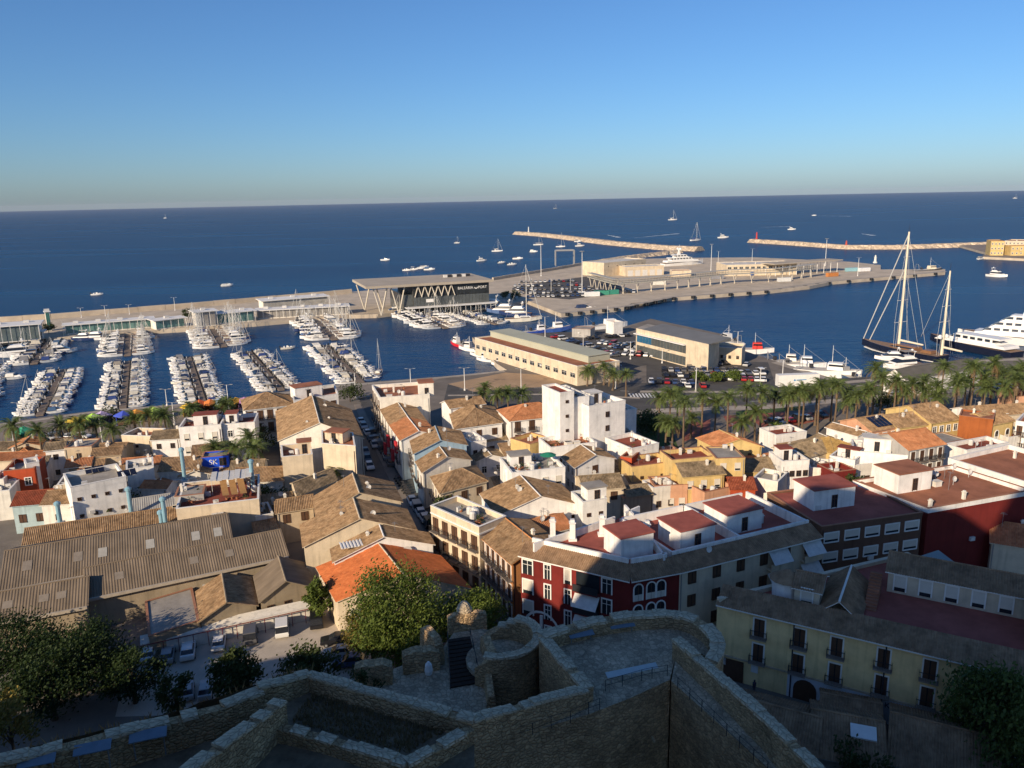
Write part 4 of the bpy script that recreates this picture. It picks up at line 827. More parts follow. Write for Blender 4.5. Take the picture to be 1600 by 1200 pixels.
for p, q in zip(pts[:-1], pts[1:]):
    d = q-p; s = Vector((-d.y, d.x, 0)).normalized()*1.7; n = max(1, int(d.length/9)); loc = lambda v: (v.x-o0.x, v.y-o0.y)
    m = MB(); m.prism([loc(v) for v in (p-s, q-s, q+s, p+s)], 6., 6.5); m.build('deck', m_gang, gw)
    m = MB(); m.prism([loc(v) for v in (p-s*1.1, q-s*1.1, q+s*1.1, p+s*1.1)], 8.9, 9.1); m.build('walkway_roof', m_gang, gw)
    for i in range(n):
        c = p.lerp(q, (i+.5)/n); u = d.normalized(); x, y = loc(c); m = MB()
        for k in (-1, 1): m.tube((x+s.x*.3*k, y+s.y*.3*k, 0), (x+s.x*.6*k+u.x*1.8*k, y+s.y*.6*k+u.y*1.8*k, 6), .22, 5)
        m.build('slanted_leg', m_col, gw)
    m = MB(); nn = int(d.length/2.2)
    for i in range(nn):
        for k in (-1, 1): c = p.lerp(q, i/nn)+s*k; x, y = loc(c); m.b2(x-.06, x+.06, y-.06, y+.06, 6.5, 8.9)
    for k in (-1, 1): m.prism([loc(v) for v in (p+s*k*1.02, q+s*k*1.02, q+s*k*.96, p+s*k*.96)], 7.4, 7.6)
    m.build('railing', m_gang, gw)
t = b('long fish market hall with pale flat roof', None, (742, 529), (902, 574), (800, 523), 6, 'flat', 'cream', 'terracotta', {'F': (14, 1, 'W')}, par=.35, name='fish_hall', cat='hall')
m = MB(); m.b2(.5, t['w']-3, t['d']*.42, t['d']-.4, 6.06, 8.2); m.b2(.2, t['w']-2.7, t['d']*.40, t['d']-.2, 8.2, 8.4); m.build('roof_monitor', M('pale_green_roof', (.42, .42, .32), .8, .1, .1), t)
t = b('cream harbour office with blue-tinted window band and grey roof', 'C', (775, 692), (1230, 793), (697, 632), 9.5, 'flat', 'cream', 'grey', None, par=.0, name='harbour_office', cat='office')
n = 16
for i in range(n):
    m = MB(); x0 = t['w']*(.02+.70*i/n); m.b2(x0, x0+t['w']*.70/n-.15, -.1, 0, 4.6, 7.2); m.build('glass_panel', M('office_glass_blue', (.03, .12, .22), .2, .3, .4, spec=.6) if i < 5 else g_g, t)
    m = MB(); m.b2(x0, x0+t['w']*.70/n-.15, -.1, 0, .4, 3.4); m.build('glass_panel', g_g, t)
m = MB(); m.b2(t['w']*.0, t['w']*.72, -1.2, 0, 7.5, 7.8); m.build('sun_shade', m_white, t)
m = MB(); m.add([(t['w']*.08, .3, 9.56), (t['w']-.2, .3, 9.56), (t['w']-.2, t['d']-.3, 10.8), (t['w']*.08, t['d']-.3, 10.8), (t['w']*.08, t['d']-.3, 9.5), (t['w']-.2, t['d']-.3, 9.5)], [(0, 1, 2, 3), (0, 3, 4), (1, 5, 2), (3, 2, 5, 4)]); m.build('sloped_roof', M('grey_roof_sheet', (.16, .16, .155), .6, .15, .2), t)
b('low cream annex right of the harbour office', 'C', (1240, 822), (1437, 833), 9, 5, 'flat', 'cream', 'grey', {'F': (4, 1, 's')}, name='office_annex', cat='office')
b('white walled kiosk store with red roof behind the fishing boats', 'C', (636, 668), (692, 662), 6, 4.5, 'flat', 'bright', 'red', None, cat='store', name='store')
b('low grey net store on the fish quay', 'C', (375, 695), (490, 700), 7, 3.5, 'flat', 'grey', 'grey', None, par=.1, cat='store', name='store')
t = b('white boathouse with long dark grey roof among the palms', 'D', (860, 1012), (1335, 938), (728, 986), 4.8, 'gx', 'bright', 'zinc', None, rise=2.4, name='boathouse', cat='boathouse')
[c for c in t.children if c.name.startswith('roof')][0].data.materials[0] = M('dark_roof_sheet', (.10, .095, .088), .8, .2, .3)
t = thing('billboard_trailer', tuple(Q('D', 65, 1075)), 'long white trailer with small blue logo on the quay', 'trailer'); a, c2 = Q('D', 65, 1072), Q('D', 318, 1062); ex = c2-a; w = ex.length; t.rotation_euler = (0, 0, math.atan2(ex.y, ex.x)); t.location = a
m = MB(); m.b2(0, w, 0, 2.6, .7, 4.2); m.build('box', m_white, t); m = MB(); [m.tube((x, y, .45), (x, y+.3, .45), .45, 10) for x in (1.5, 2.7, w-3, w-1.8) for y in (.1, 2.2)]; m.build('wheels', m_black, t)
m = MB(); m.add([(w*.36, -.02, 2.3), (w*.36+.8, -.02, 2.3), (w*.36+.4, -.02, 3.1)], [(0, 1, 2)]); m.lathe([(.2, 0), (.2, .02)], 8, (0, 0, 0)); m.b2(w*.43, w*.68, -.03, 0, 2.5, 2.75); m.build('logo', M('logo_blue', (.05, .25, .5), .7), t)
b('yellow harbour building on the right headland', 'D', (1395, 150), (1480, 150), 20, 12, 'flat', 'yellow', 'terracotta', {'F': (4, 3, 'm')}, par=.5)
b('long terrace building behind the headland cars', 'D', (1480, 148), (1700, 152), 25, 10, 'flat', 'cream', 'terracotta', {'F': (9, 3, 'm')}, par=.5, clut=4)
b('yellow wing at the right edge of the headland', 'D', (1520, 180), (1680, 178), 12, 8, 'flat', 'yellow', 'terracotta', {'F': (6, 2, 'm')}, par=.4)
for x, y, h, c, lab in ((826, 364, 9, (.7, .68, .62), 'small white beacon on the long breakwater tip'), (1182, 375.5, 9, (.55, .05, .04), 'small red beacon on the right breakwater'), (1367, 414, 6, (.7, .68, .62), 'small white beacon at the pier end'), (1322, 386, 5, (.5, .08, .05), 'squat red marker half along the right breakwater')):
    p = W(x, y, 2); t = thing('harbour_beacon', (p.x, p.y, 2), lab, 'beacon'); k = M('beacon_%d' % (c[1]*100), c, .6)
    m = MB(); m.lathe([(1.6, 0), (1.6, 1), (1.0, 1.2), (.8, h*.75), (1.2, h*.76), (1.2, h*.8)], 10, (0, 0, 1.5)); m.build('tower', k, t); m = MB(); m.lathe([(.6, 0), (.6, 1.), (.1, 1.6)], 8, (0, 0, 1.5+h*.8)); m.build('lantern', k, t)
# boat lift, masts ashore ------------------------------------------
t = thing('boat_lift', tuple(Q('C', 330, 300)), 'blue-grey travelling boat lift frame at the yard slip', 'boat lift'); m = MB()
for x in (-8, 8):
    for y in (-5, 5): m.tube((x, y, 0), (x, y, 13), .45, 5)
    m.tube((x, -5, 13), (x, 5, 13), .5, 5)
m.tube((-8, 5, 13), (8, 5, 13), .5, 5); m.tube((-8, -5, 13), (8, -5, 13), .5, 5); m.build('frame', m_steel, t)
# ================================================================== LAMP POSTS
def lamp(cr, x, y, ytop, label, kind='mast'):
    p = Q(cr, x, y); h = max(5., HZ(p, CR[cr][1]+ytop/4)-GZ); t = thing('lamp_post', (p.x, p.y, GZ), label, 'lamp post', group='tall lamp posts')
    m = MB(); r = .11+.006*h; m.tube((0, 0, 0), (0, 0, h), r, 7, r*.55); m.tube((0, 0, 0), (0, 0, .5), r*2, 7); m.build('pole', m_white, t)
    if kind == 'ring':
        m = MB(); m.lathe([(1.5, 0), (1.6, .25), (1.2, .4)], 12, (0, 0, h-.4)); m.build('lamp_ring', m_steel, t)
    else:
        for s in (-1, 1): m = MB(); m.tube((0, 0, h-.1), (s*1.2, 0, h+.1), .05, 4); m.box((s*1.3, 0, h+.1), (.8, .3, .15)); m.build('lamp_head', m_steel, t)
WH = 'beside the promenade palms|left of the market stalls|above the square-windowed white house|between the two left pontoons|at the quay near the third pontoon|right of the market stalls|at the top of the street|right of the street houses|by the sand lot|in the port car park with ring top|near the boatyard with ring top|on the pier with ring top|behind the boat lift|on the pier edge at right|left in the port car park|middle in the port car park|right in the port car park|on the fish quay left corner|in front of the fish quay cars|by the white tower block|in front of the parking lot|at the right of the parking lot|beside the trawlers|behind the fish hall|on the sea wall at the far left|on the sea wall by the glass pavilions|on the sea wall above the trees|on the sea wall by the open frame|behind the laid-up yacht|right of the laid-up yacht|by the trailer|in the fish quay middle|near the office gate'.split('|')
LP = (('A', 95, 1058, 890), ('A', 640, 1003, 840), ('A', 1092, 895, 755), ('A', 125, 865, 785), ('A', 1045, 775, 690), ('A', 1435, 830, 645), ('B', 625, 730, 570), ('B', 967, 640, 545), ('B', 1305, 680, 540), ('C', 182, 365, 155, 'ring'), ('C', 1243, 330, 165, 'ring'), ('D', 357, 300, 130, 'ring'), ('C', 438, 470, 208, 'ring'), ('D', 560, 365, 250), ('C', 125, 475, 380), ('C', 245, 470, 382), ('C', 365, 465, 380), ('C', 57, 1065, 945), ('C', 740, 885, 775), ('C', 648, 1070, 905), ('C', 1148, 1085, 940), ('C', 1550, 1050, 940), ('C', 1406, 880, 712), ('C', 207, 750, 620), ('A', 510, 225, 165), ('A', 660, 215, 150), ('A', 810, 205, 145), ('A', 1095, 180, 100), ('C', 1288, 290, 210), ('C', 1500, 270, 195), ('D', 90, 1000, 890), ('C', 445, 830, 740), ('C', 938, 910, 845))
for i, l in enumerate(LP): lamp(*l[:4], 'pale lamp post '+WH[i], *(l[4:]))
# ================================================================== CARS
m_car = M('car_paint', (.5, .5, .5), .3, .05, 1, spec=.5, objcol=True); m_tyre = M('tyre_rubber', (.02, .02, .02), .8, .1, 3); m_lightg = M('headlight_glass', (.7, .7, .68), .2, .05, 1)
def car_body(m, mi=0, van=False):
    T = [(-2.1, .55, .8), (-2.05, .32, .95), (-1.2, .28, .98), (1.0, .28, .95), (1.95, .34, .80), (2.1, .5, .66)]
    m.loft([[(x, -.82, z0), (x, -.88, (z0+z1)/2), (x, -.80, z1), (x, .80, z1), (x, .88, (z0+z1)/2), (x, .82, z0)] for x, z0, z1 in T], mi)
    if van: wedge(m, -2.0, .6, .79, 1.80, 1.92, .05, .1, mi, ty=.97)
    else: wedge(m, -1.35, .15, .64, 1.40, 1.47, .1, .1, mi, ty=.95)
def car_glass(m, mi=0, van=False):
    if van: wedge(m, -2.03, 1.15, .82, .94, 1.81, .05, .55, mi, ty=.93)
    else: wedge(m, -1.75, .95, .78, .92, 1.41, .45, .85, mi, ty=.80)
def car_wheels(m, mi=0):
    for x in (-1.3, 1.3):
        for y in (-.8, .8): m.tube((x, y-.1, .32), (x, y+.1, .32), .32, 10, mi=mi)
m = MB(); car_body(m, 0); car_glass(m, 1); car_wheels(m, 2); ME_CAR = m.mesh('car', [m_car, m_screen, m_tyre])
m = MB(); car_body(m, 0, True); car_glass(m, 1, True); car_wheels(m, 2); ME_VAN = m.mesh('van', [m_car, m_screen, m_tyre])
CP = []
for van in (False, True):
    P = []; m = MB(); car_body(m, 0, van); P.append(('body', m.mesh('body', m_car))); m = MB(); car_glass(m, 0, van); P.append(('windows', m.mesh('windows', m_screen)))
    m = MB(); m.tube((0, -.1, 0), (0, .1, 0), .32, 12); m.tube((0, -.115, 0), (0, .115, 0), .18, 8, mi=1); P.append(('wheel', m.mesh('wheel', [m_tyre, m_steel])))
    m = MB(); m.box((0, 0, 0), (.12, .32, .14)); P.append(('headlight', m.mesh('headlight', m_lightg))); CP.append(P)
CC = [((.72, .71, .68), 'white')]*6+[((.36, .36, .36), 'silver')]*4+[((.10, .10, .105), 'dark grey')]*4+[((.015, .015, .018), 'black')]*4+[((.03, .06, .16), 'blue')]*3+[((.35, .02, .02), 'red')]*2+[((.22, .2, .17), 'beige')]
def car(p, rz, where, parts=False, van=None, col=None, group='parked cars', z=GZ):
    c, cn = col or random.choice(CC); van = random.random() < .22 if van is None else van; s = random.uniform(.95, 1.06)
    lab = '%s %s %s' % (cn, 'van' if van else 'car', where)
    if not parts:
        o = link('parked_car', ME_VAN if van else ME_CAR, None, (p.x, p.y, z+.02), rz, lab, 'van' if van else 'car', group); o.color = (*c, 1); o.scale = (s, s, s); return o
    t = thing('parked_car', (p.x, p.y, z+.02), lab, 'van' if van else 'car', rz, group); t.scale = (s, s, s)
    for nm, me in CP[1 if van else 0]:
        if nm == 'wheel':
            for x in (-1.3, 1.3):
                for y in (-.82, .82): link(nm, me, t, (x, y, .32))
        elif nm == 'headlight':
            for y in (-.6, .6): link(nm, me, t, (2.02, y, .62))
        else: o = link(nm, me, t); o.color = (*c, 1)
    return t
def car_row(cr, a, c, n, where, miss=.08, turn=0.):
    A, B = Q(cr, *a), Q(cr, *c); d = (B-A); ang = math.atan2(d.y, d.x)+math.pi/2+turn
    for i in range(n):
        if random.random() < miss: continue
        car(A.lerp(B, i/max(1, n-1)), ang+random.choice((0, math.pi))+random.uniform(-.05, .05), '%s from left, %s' % (nth(i), where))
for i, (a, c, n) in enumerate((((60, 408), (380, 400), 12), ((20, 432), (430, 425), 16), ((10, 455), (480, 448), 18), ((30, 478), (560, 466), 20), ((100, 500), (440, 490), 12), ((650, 470), (760, 470), 5))):
    car_row('C', a, c, n, '%s row of the port car park' % nth(i))
for i, (a, c, n) in enumerate((((560, 790), (900, 822), 10), ((630, 812), (880, 858), 8), ((460, 800), (640, 870), 6), ((480, 760), (720, 742), 7), ((620, 855), (930, 872), 8), ((990, 862), (1090, 880), 3), ((270, 752), (420, 790), 4))):
    car_row('C', a, c, n, '%s row of the fish quay lot' % nth(i))
for i, (a, c, n) in enumerate((((1160, 930), (1370, 915), 6), ((1430, 925), (1540, 935), 4), ((950, 960), (1400, 962), 12), ((960, 995), (1560, 980), 15), ((1090, 1005), (1570, 1022), 13), ((870, 1035), (1120, 1038), 6), ((1050, 1060), (1240, 1060), 5))):
    car_row('C', a, c, n, '%s row of the front parking lot' % nth(i))
car_row('H', (20, 255), (330, 205), 7, 'kerb row under the avenue palms'); car_row('D', (1400, 1085), (1560, 1060), 4, 'kerb row by the right avenue'); car_row('D', (1400, 190), (1590, 205), 9, 'row on the right headland'); car_row('A', (1240, 850), (1500, 830), 3, 'row behind the market stalls')
car_row('E', (270, 190), (520, 178), 6, 'row under the left promenade palms', turn=1.2)
sa = math.atan2(sd.y, sd.x)
def street_row(cr, a, c, n, where, cols=None):
    for i in range(n):
        p = Q(cr, *a).lerp(Q(cr, *c), i/max(1, n-1)); car(p, sa+random.choice((0, math.pi))+random.uniform(-.04, .04), '%s from the top, %s' % (nth(i), where), True, None, cols[i % len(cols)] if cols else None, 'cars parked along the street')
WHT = ((.72, .71, .68), 'white'); SIL = ((.36, .36, .36), 'silver'); BLK = ((.015, .015, .018), 'black'); GRY = ((.10, .10, .105), 'dark grey')
street_row('F', (655, 80), (745, 235), 5, 'left kerb of the upper street', (WHT, SIL, WHT, GRY, SIL)); street_row('F', (685, 280), (712, 368), 3, 'left kerb of the middle street', (GRY, BLK, WHT)); street_row('F', (735, 165), (842, 345), 6, 'right kerb of the upper street', (GRY, SIL, GRY, BLK, SIL, GRY))
street_row('F', (980, 590), (1080, 725), 5, 'right kerb of the lower street', (WHT, SIL, WHT, WHT, BLK))
for cr, x, y, col, van, w, rz in (('I', 1050, 515, SIL, False, 'leftmost by the red rail of the gravel car park', -1.25), ('I', 1178, 490, WHT, False, 'second along the red rail of the gravel car park', -1.25), ('I', 1372, 435, WHT, False, 'third along the red rail of the gravel car park', -1.3), ('I', 1568, 392, GRY, True, 'fourth along the red rail of the gravel car park', -1.3), ('J', 165, 350, WHT, True, 'fifth along the red rail of the gravel car park', -1.3), ('J', 378, 300, BLK, True, 'beside the small sunlit tree in the gravel car park', -1.3),
        ('J', 500, 420, BLK, False, 'in shade under the big tree, rear one', .2), ('J', 515, 500, SIL, False, 'in shade under the big tree, middle one', .1), ('J', 590, 560, ((.03, .06, .16), 'blue'), False, 'in shade beside the castle merlons', .1), ('I', 1290, 735, SIL, False, 'half hidden behind the dark bush', -1.3), ('I', 930, 505, WHT, False, 'half hidden by the dark pine', -1.2), ('I', 1170, 740, SIL, False, 'in shade below the pine branches', -1.2)):
    car(Q(cr, x, y), rz+math.pi, w, True, van, col, 'cars in the gravel car park')
for i in range(7):
    p = Q('F', 885, 440).lerp(Q('F', 945, 530), i/6); t = thing('scooter', (p.x, p.y, GZ), 'dark scooter, %s from the top on the street bend' % nth(i), 'scooter', sa+1.3, 'scooters on the street bend')
    m = MB(); m.tube((-.6, -.06, .28), (-.6, .06, .28), .28, 8); m.build('wheel', m_tyre, t); m = MB(); m.tube((.6, -.06, .28), (.6, .06, .28), .28, 8); m.build('wheel', m_tyre, t)
    m = MB(); wedge(m, -.8, .2, .17, .35, .8, .1, .2); m.tube((.6, 0, .3), (.4, 0, 1.05), .06, 5); m.tube((.4, -.3, 1.05), (.4, .3, 1.05), .03, 4); m.box((.3, 0, .35), (.5, .3, .1)); m.build('body', m_dark, t)
# ================================================================== PALMS, TREES
m_trunk = M('palm_trunk', (.16, .11, .07), .95, .35, 3, .5); m_bark = M('tree_bark', (.09, .065, .045), .95, .3, 2, .5)
def leafm(name, c1, c2):
    if name in MATS: return MATS[name]
    m, t, N, L, bs = nodes_of(name); bs.inputs['Roughness'].default_value = .65; bs.inputs['Specular IOR Level'].default_value = .25
    g = N.new('ShaderNodeNewGeometry'); cr = N.new('ShaderNodeValToRGB'); cr.color_ramp.elements[0].color = (*c1, 1); cr.color_ramp.elements[1].color = (*c2, 1)
    tc = N.new('ShaderNodeTexCoord'); no = N.new('ShaderNodeTexNoise'); no.inputs['Scale'].default_value = .7; L.new(tc.outputs['Object'], no.inputs['Vector'])
    ad = N.new('ShaderNodeMath'); ad.operation = 'ADD'; L.new(g.outputs['Random Per Island'], ad.inputs[0]); L.new(no.outputs[0], ad.inputs[1])
    mr = N.new('ShaderNodeMapRange'); mr.inputs[1].default_value = .3; mr.inputs[2].default_value = 1.3; L.new(ad.outputs[0], mr.inputs[0]); L.new(mr.outputs[0], cr.inputs[0]); L.new(cr.outputs[0], bs.inputs['Base Color'])
    tr = N.new('ShaderNodeBsdfTranslucent'); L.new(cr.outputs[0], tr.inputs[0]); mx = N.new('ShaderNodeMixShader'); mx.inputs[0].default_value = .3
    L.new(bs.outputs[0], mx.inputs[1]); L.new(tr.outputs[0], mx.inputs[2]); L.new(mx.outputs[0], N['Material Output'].inputs[0]); MATS[name] = m; return m
m_frond = leafm('palm_frond', (.065, .105, .025), (.16, .20, .06)); m_deadf = leafm('dry_frond', (.20, .13, .06), (.28, .19, .09))
def palm_crown(seed):
    rnd = random.Random(seed); m = MB()
    for i in range(54):
        el = rnd.uniform(-.55, 1.35); az = i*2.39996+rnd.uniform(-.2, .2); ln = rnd.uniform(2.7, 3.6)*(1 if el < .9 else .85); P = Vector((0, 0, 0)); e = el; pts = [P.copy()]
        for k in range(7):
            P = P+Vector((math.cos(az)*math.cos(e), math.sin(az)*math.cos(e), math.sin(e)))*ln/7; e -= .09+.045*k; pts.append(P.copy())
        sv = Vector((-math.sin(az), math.cos(az), 0)); mi = 1 if el < -.35 else 0
        for k in range(7):
            a, b2 = pts[k], pts[k+1]; d = (b2-a); m.add([a-sv*.03, a+sv*.03, b2+sv*.025, b2-sv*.025], [(0, 1, 2, 3)], mi)
            for h in range(3):
                o = a+d*(h/3.); ll = (.6 if 0 < k < 5 else .36)*rnd.uniform(.75, 1.1); dn = d.normalized()
                for s in (-1, 1):
                    tip = o+sv*s*ll+dn*ll*.55-Vector((0, 0, ll*.35)); m.add([o, o+dn*.1, tip], [(0, 1, 2) if s > 0 else (1, 0, 2)], mi)
    return m.mesh('crown', [m_frond, m_deadf])
PCR = [palm_crown(i) for i in range(4)]; PTR = {}
def palm(cr, x, y, h, label, s=1., grp='palms along the waterfront'):
    p = Q(cr, x, y, GZ+h); t = thing('palm_tree', (p.x, p.y, GZ), label, 'palm tree', random.uniform(0, 6.28), grp)
    k = round(h)
    if k not in PTR:
        m = MB(); n = 7; rings = []
        for i in range(n): f = i/(n-1); r = .27*(1-.4*f)+(.14 if i == 0 else 0)+(.1 if i == n-1 else 0); rings.append([(r*math.cos(j*.785)+.25*math.sin(f*2.2), r*math.sin(j*.785), k*f) for j in range(8)])
        m.loft(rings); PTR[k] = m.mesh('trunk', m_trunk)
    link('trunk', PTR[k], t); o = link('crown', random.choice(PCR), t, (.2, 0, k-.1)); s *= random.uniform(1.05, 1.25); o.scale = (s, s, s*random.uniform(.9, 1.1)); return t
PL = [('D', x, y, h, 'avenue') for x, y, h in ((680, 940, 14), (715, 1000, 12), (805, 1050, 10), (900, 1040, 11), (975, 1020, 11), (1100, 930, 13), (1195, 1000, 12), (1290, 930, 14), (1350, 1000, 11), (1420, 910, 13), (1480, 1050, 10), (1540, 960, 12), (1590, 925, 13), (1600, 1010, 11), (45, 1110, 9), (130, 1110, 10), (225, 1080, 11), (330, 1050, 12), (430, 1050, 12), (500, 1150, 8), (555, 1110, 10), (640, 1080, 11), (1050, 1110, 8), (1250, 1010, 10), (860, 1080, 9))]
PL += [('D', x+38, y-22+18*(i % 3), h, 'back avenue') for i, (x, y, h) in enumerate(((80, 1100, 9), (170, 1090, 11), (270, 1070, 9), (370, 1060, 10), (470, 1090, 9), (590, 1060, 8), (760, 1040, 12), (940, 1080, 9), (1140, 1020, 11), (1240, 950, 12), (1380, 960, 10), (1510, 1000, 12), (1440, 990, 9), (1020, 1050, 10), (1320, 1050, 9)))]
PL += [('G', x, y, h, 'plaza') for x, y, h in ((920, 85, 11), (985, 60, 12), (1082, 110, 14), (1190, 75, 11), (1270, 110, 10), (1360, 75, 13), (1465, 30, 13), (1560, 45, 12), (958, 235, 8), (1003, 245, 8), (1440, 235, 7), (1530, 170, 9), (1040, 60, 10), (1120, 215, 5))]
PL += [('A', x, y, h, 'promenade') for x, y, h in ((80, 900, 10), (235, 930, 9), (370, 895, 8), (490, 885, 9), (600, 880, 8), (705, 920, 7), (830, 855, 8), (930, 825, 9), (1030, 835, 8), (1195, 790, 5), (1405, 760, 4))]
PL += [('C', x, y, h, 'roundabout') for x, y, h in ((60, 1095, 7), (250, 1095, 8), (575, 930, 6), (630, 980, 5), (715, 975, 7), (470, 955, 5))]+[('B', x, y, h, 'seafront') for x, y, h in ((1410, 705, 7), (1510, 700, 8), (1575, 690, 8), (1435, 660, 5))]
PL += [('E', x, y, h, 'courtyard') for x, y, h in ((1340, 235, 7), (1460, 235, 8), (1560, 175, 9), (1590, 240, 8))]+[('F', 505, 375, 6, 'street block')]
cnt = {}
for cr, x, y, h, w in sorted(PL, key=lambda q: (q[4], CR[q[0]][0]+q[1]/4)):
    i = cnt.get(w, 0); cnt[w] = i+1; palm(cr, x, y, h, 'feathery date palm, %s from the left in the %s group' % (nth(i), w) if w != 'street block' else 'lone small palm beside the cream street block', 1.0 if w != 'street block' else .7)
def tree(loc, h, rx, rz_, label, n=2200, mats=None, leaf=.42, clumps=40, trunk=.28, seed=1, name='tree', cat='tree', open_=.25):
    rnd = random.Random(seed); t = thing(name, (loc.x, loc.y, loc.z), label, cat); m = MB(); cz = h-rz_; C_ = []
    for i in range(clumps):
        while True:
            v = Vector((rnd.uniform(-1, 1), rnd.uniform(-1, 1), rnd.uniform(-.75, 1)))
            if open_ < v.length < 1: break
        C_.append(Vector((v.x*rx, v.y*rx, cz+v.z*rz_)))
    m.tube((0, 0, -.3), (0, 0, cz*.9), trunk, 8, trunk*.6)
    for c in C_[::3]: q = Vector((0, 0, cz*rnd.uniform(.45, .9))); mid = q.lerp(c, .5)+Vector((0, 0, .3)); m.tube(q, mid, trunk*.35, 5, trunk*.22); m.tube(mid, c, trunk*.22, 4, trunk*.06)
    m.build('trunk', m_bark, t); m = MB(); per = n//clumps; cr_ = rx*.34
    for c in C_:
        for j in range(per):
            v = Vector((rnd.gauss(0, .5), rnd.gauss(0, .5), rnd.gauss(0, .42)))*cr_; p = c+v; a = Vector((rnd.uniform(-1, 1), rnd.uniform(-1, 1), rnd.uniform(-.4, 1))).normalized(); u = a.orthogonal().normalized()*leaf*rnd.uniform(.5, 1); w = a.cross(u)*.55
            m.add([p-u, p-w*.9, p+u, p+w], [(0, 1, 2, 3)])
    m.build('crown', mats or leafm('tree_leaves', (.035, .06, .012), (.10, .13, .03)), t); return t
m_shrub = leafm('dark_leaves', (.022, .04, .01), (.06, .08, .022)); m_lime = leafm('lime_leaves', (.045, .08, .012), (.125, .165, .03)); m_pine = leafm('pine_needles', (.012, .028, .007), (.036, .06, .015)); m_autumn = leafm('yellowing_leaves', (.10, .09, .02), (.24, .18, .04))
for i, (cr, x, y, h, r, lab) in enumerate((('A', 1175, 190, 7, 3., 'dark green tree on the far quay'), ('A', 300, 285, 5, 2.8, 'round dark tree before the left pavilion'), ('B', 585, 690, 5, 4., 'dark clipped trees at the street head'), ('E', 755, 590, 7, 4., 'dark round tree beside the white block'), ('G', 810, 230, 5, 4., 'dark plaza tree right of the tall block'), ('G', 870, 215, 4, 4, 'low plaza tree beside the lawn'), ('H', 75, 310, 5, 4, 'bright green bush by the avenue'), ('H', 750, 110, 5, 3.5, 'bushy tree behind the yellow roof'), ('A', 690, 830, 4, 3, 'shrub on the promenade among palms'), ('A', 1220, 800, 4, 3, 'shrub beside the orange stalls'), ('A', 1395, 765, 4, 3.2, 'round tree at the promenade end'),
        ('C', 1170, 985, 3, 2.4, 'left bush in the front parking lot'), ('C', 1270, 990, 3, 2.4, 'middle bush in the front parking lot'), ('C', 1385, 985, 3, 2.4, 'right bush in the front parking lot'), ('F', 1210, 640, 6, 3.5, 'green tree beside the cream street house'), ('E', 1240, 610, 9, 1., 'potted bush at the restaurant terrace'), ('C', 20, 480, 5, 3, 'small tree by the port car park'), ('G', 840, 250, 4, 4, 'plaza shrub below the tall block'), ('B', 1560, 80, 4, 3, 'tree right of the ferry terminal'), ('F', 30, 180, 6, 4, 'leafy courtyard tree left of the gable house'), ('F', 110, 530, 5, 4, 'dark courtyard shrub behind the beige house'), ('H', 520, 630, 5, 2.5, 'green parasol-like bush by the terrace'))):
    tree(Q(cr, x, y, GZ+h*.6)-Vector((0, 0, h*.6)), h, r, h*.42, lab, 900, m_lime if 'bright' in lab or 'parking' in lab else m_shrub, .4, 18, .16, i+20)
# market stalls ------------------------------------------------------
for i, (x, y, c, cn) in enumerate(((480, 925, (.62, .42, .05), 'yellow'), (590, 905, (.4, .65, .1), 'lime green'), (645, 890, (.45, .35, .55), 'lilac'), (780, 888, (.06, .1, .5), 'blue'), (860, 878, (.7, .3, .05), 'orange'), (970, 862, (.42, .6, .12), 'pale green'), (1190, 832, (.7, .45, .05), 'amber'), (1255, 815, (.6, .12, .04), 'red'), (1320, 812, (.65, .2, .05), 'rust'), (1380, 805, (.35, .45, .6), 'light blue'), (1480, 800, (.75, .4, .05), 'tangerine'), (1535, 798, (.4, .2, .4), 'purple'), (160, 990, (.05, .35, .2), 'emerald'))):
    p = Q('A', x, y); t = thing('market_stall', (p.x, p.y, GZ), '%s canvas market stall on the promenade' % cn, 'market stall', .25, 'market stalls on the promenade'); k = M('stall_'+cn.replace(' ', '_'), c, .85, .2, 1)
    m = MB(); m.lathe([(2.6, 0), (2.6, .35), (.1, 1.5)], 4, (0, 0, 2.2)); m.build('tent_roof', k, t); m = MB(); m.b2(-1.7, 1.7, 1.4, 1.5, 0, 2.3); m.b2(-1.7, -1.6, -1.4, 1.4, 0, 2.3); m.build('side_sheet', k, t); m = MB(); m.b2(-1.5, 1.5, -1.3, -.7, 0, .9); m.build('counter', m_shut, t)

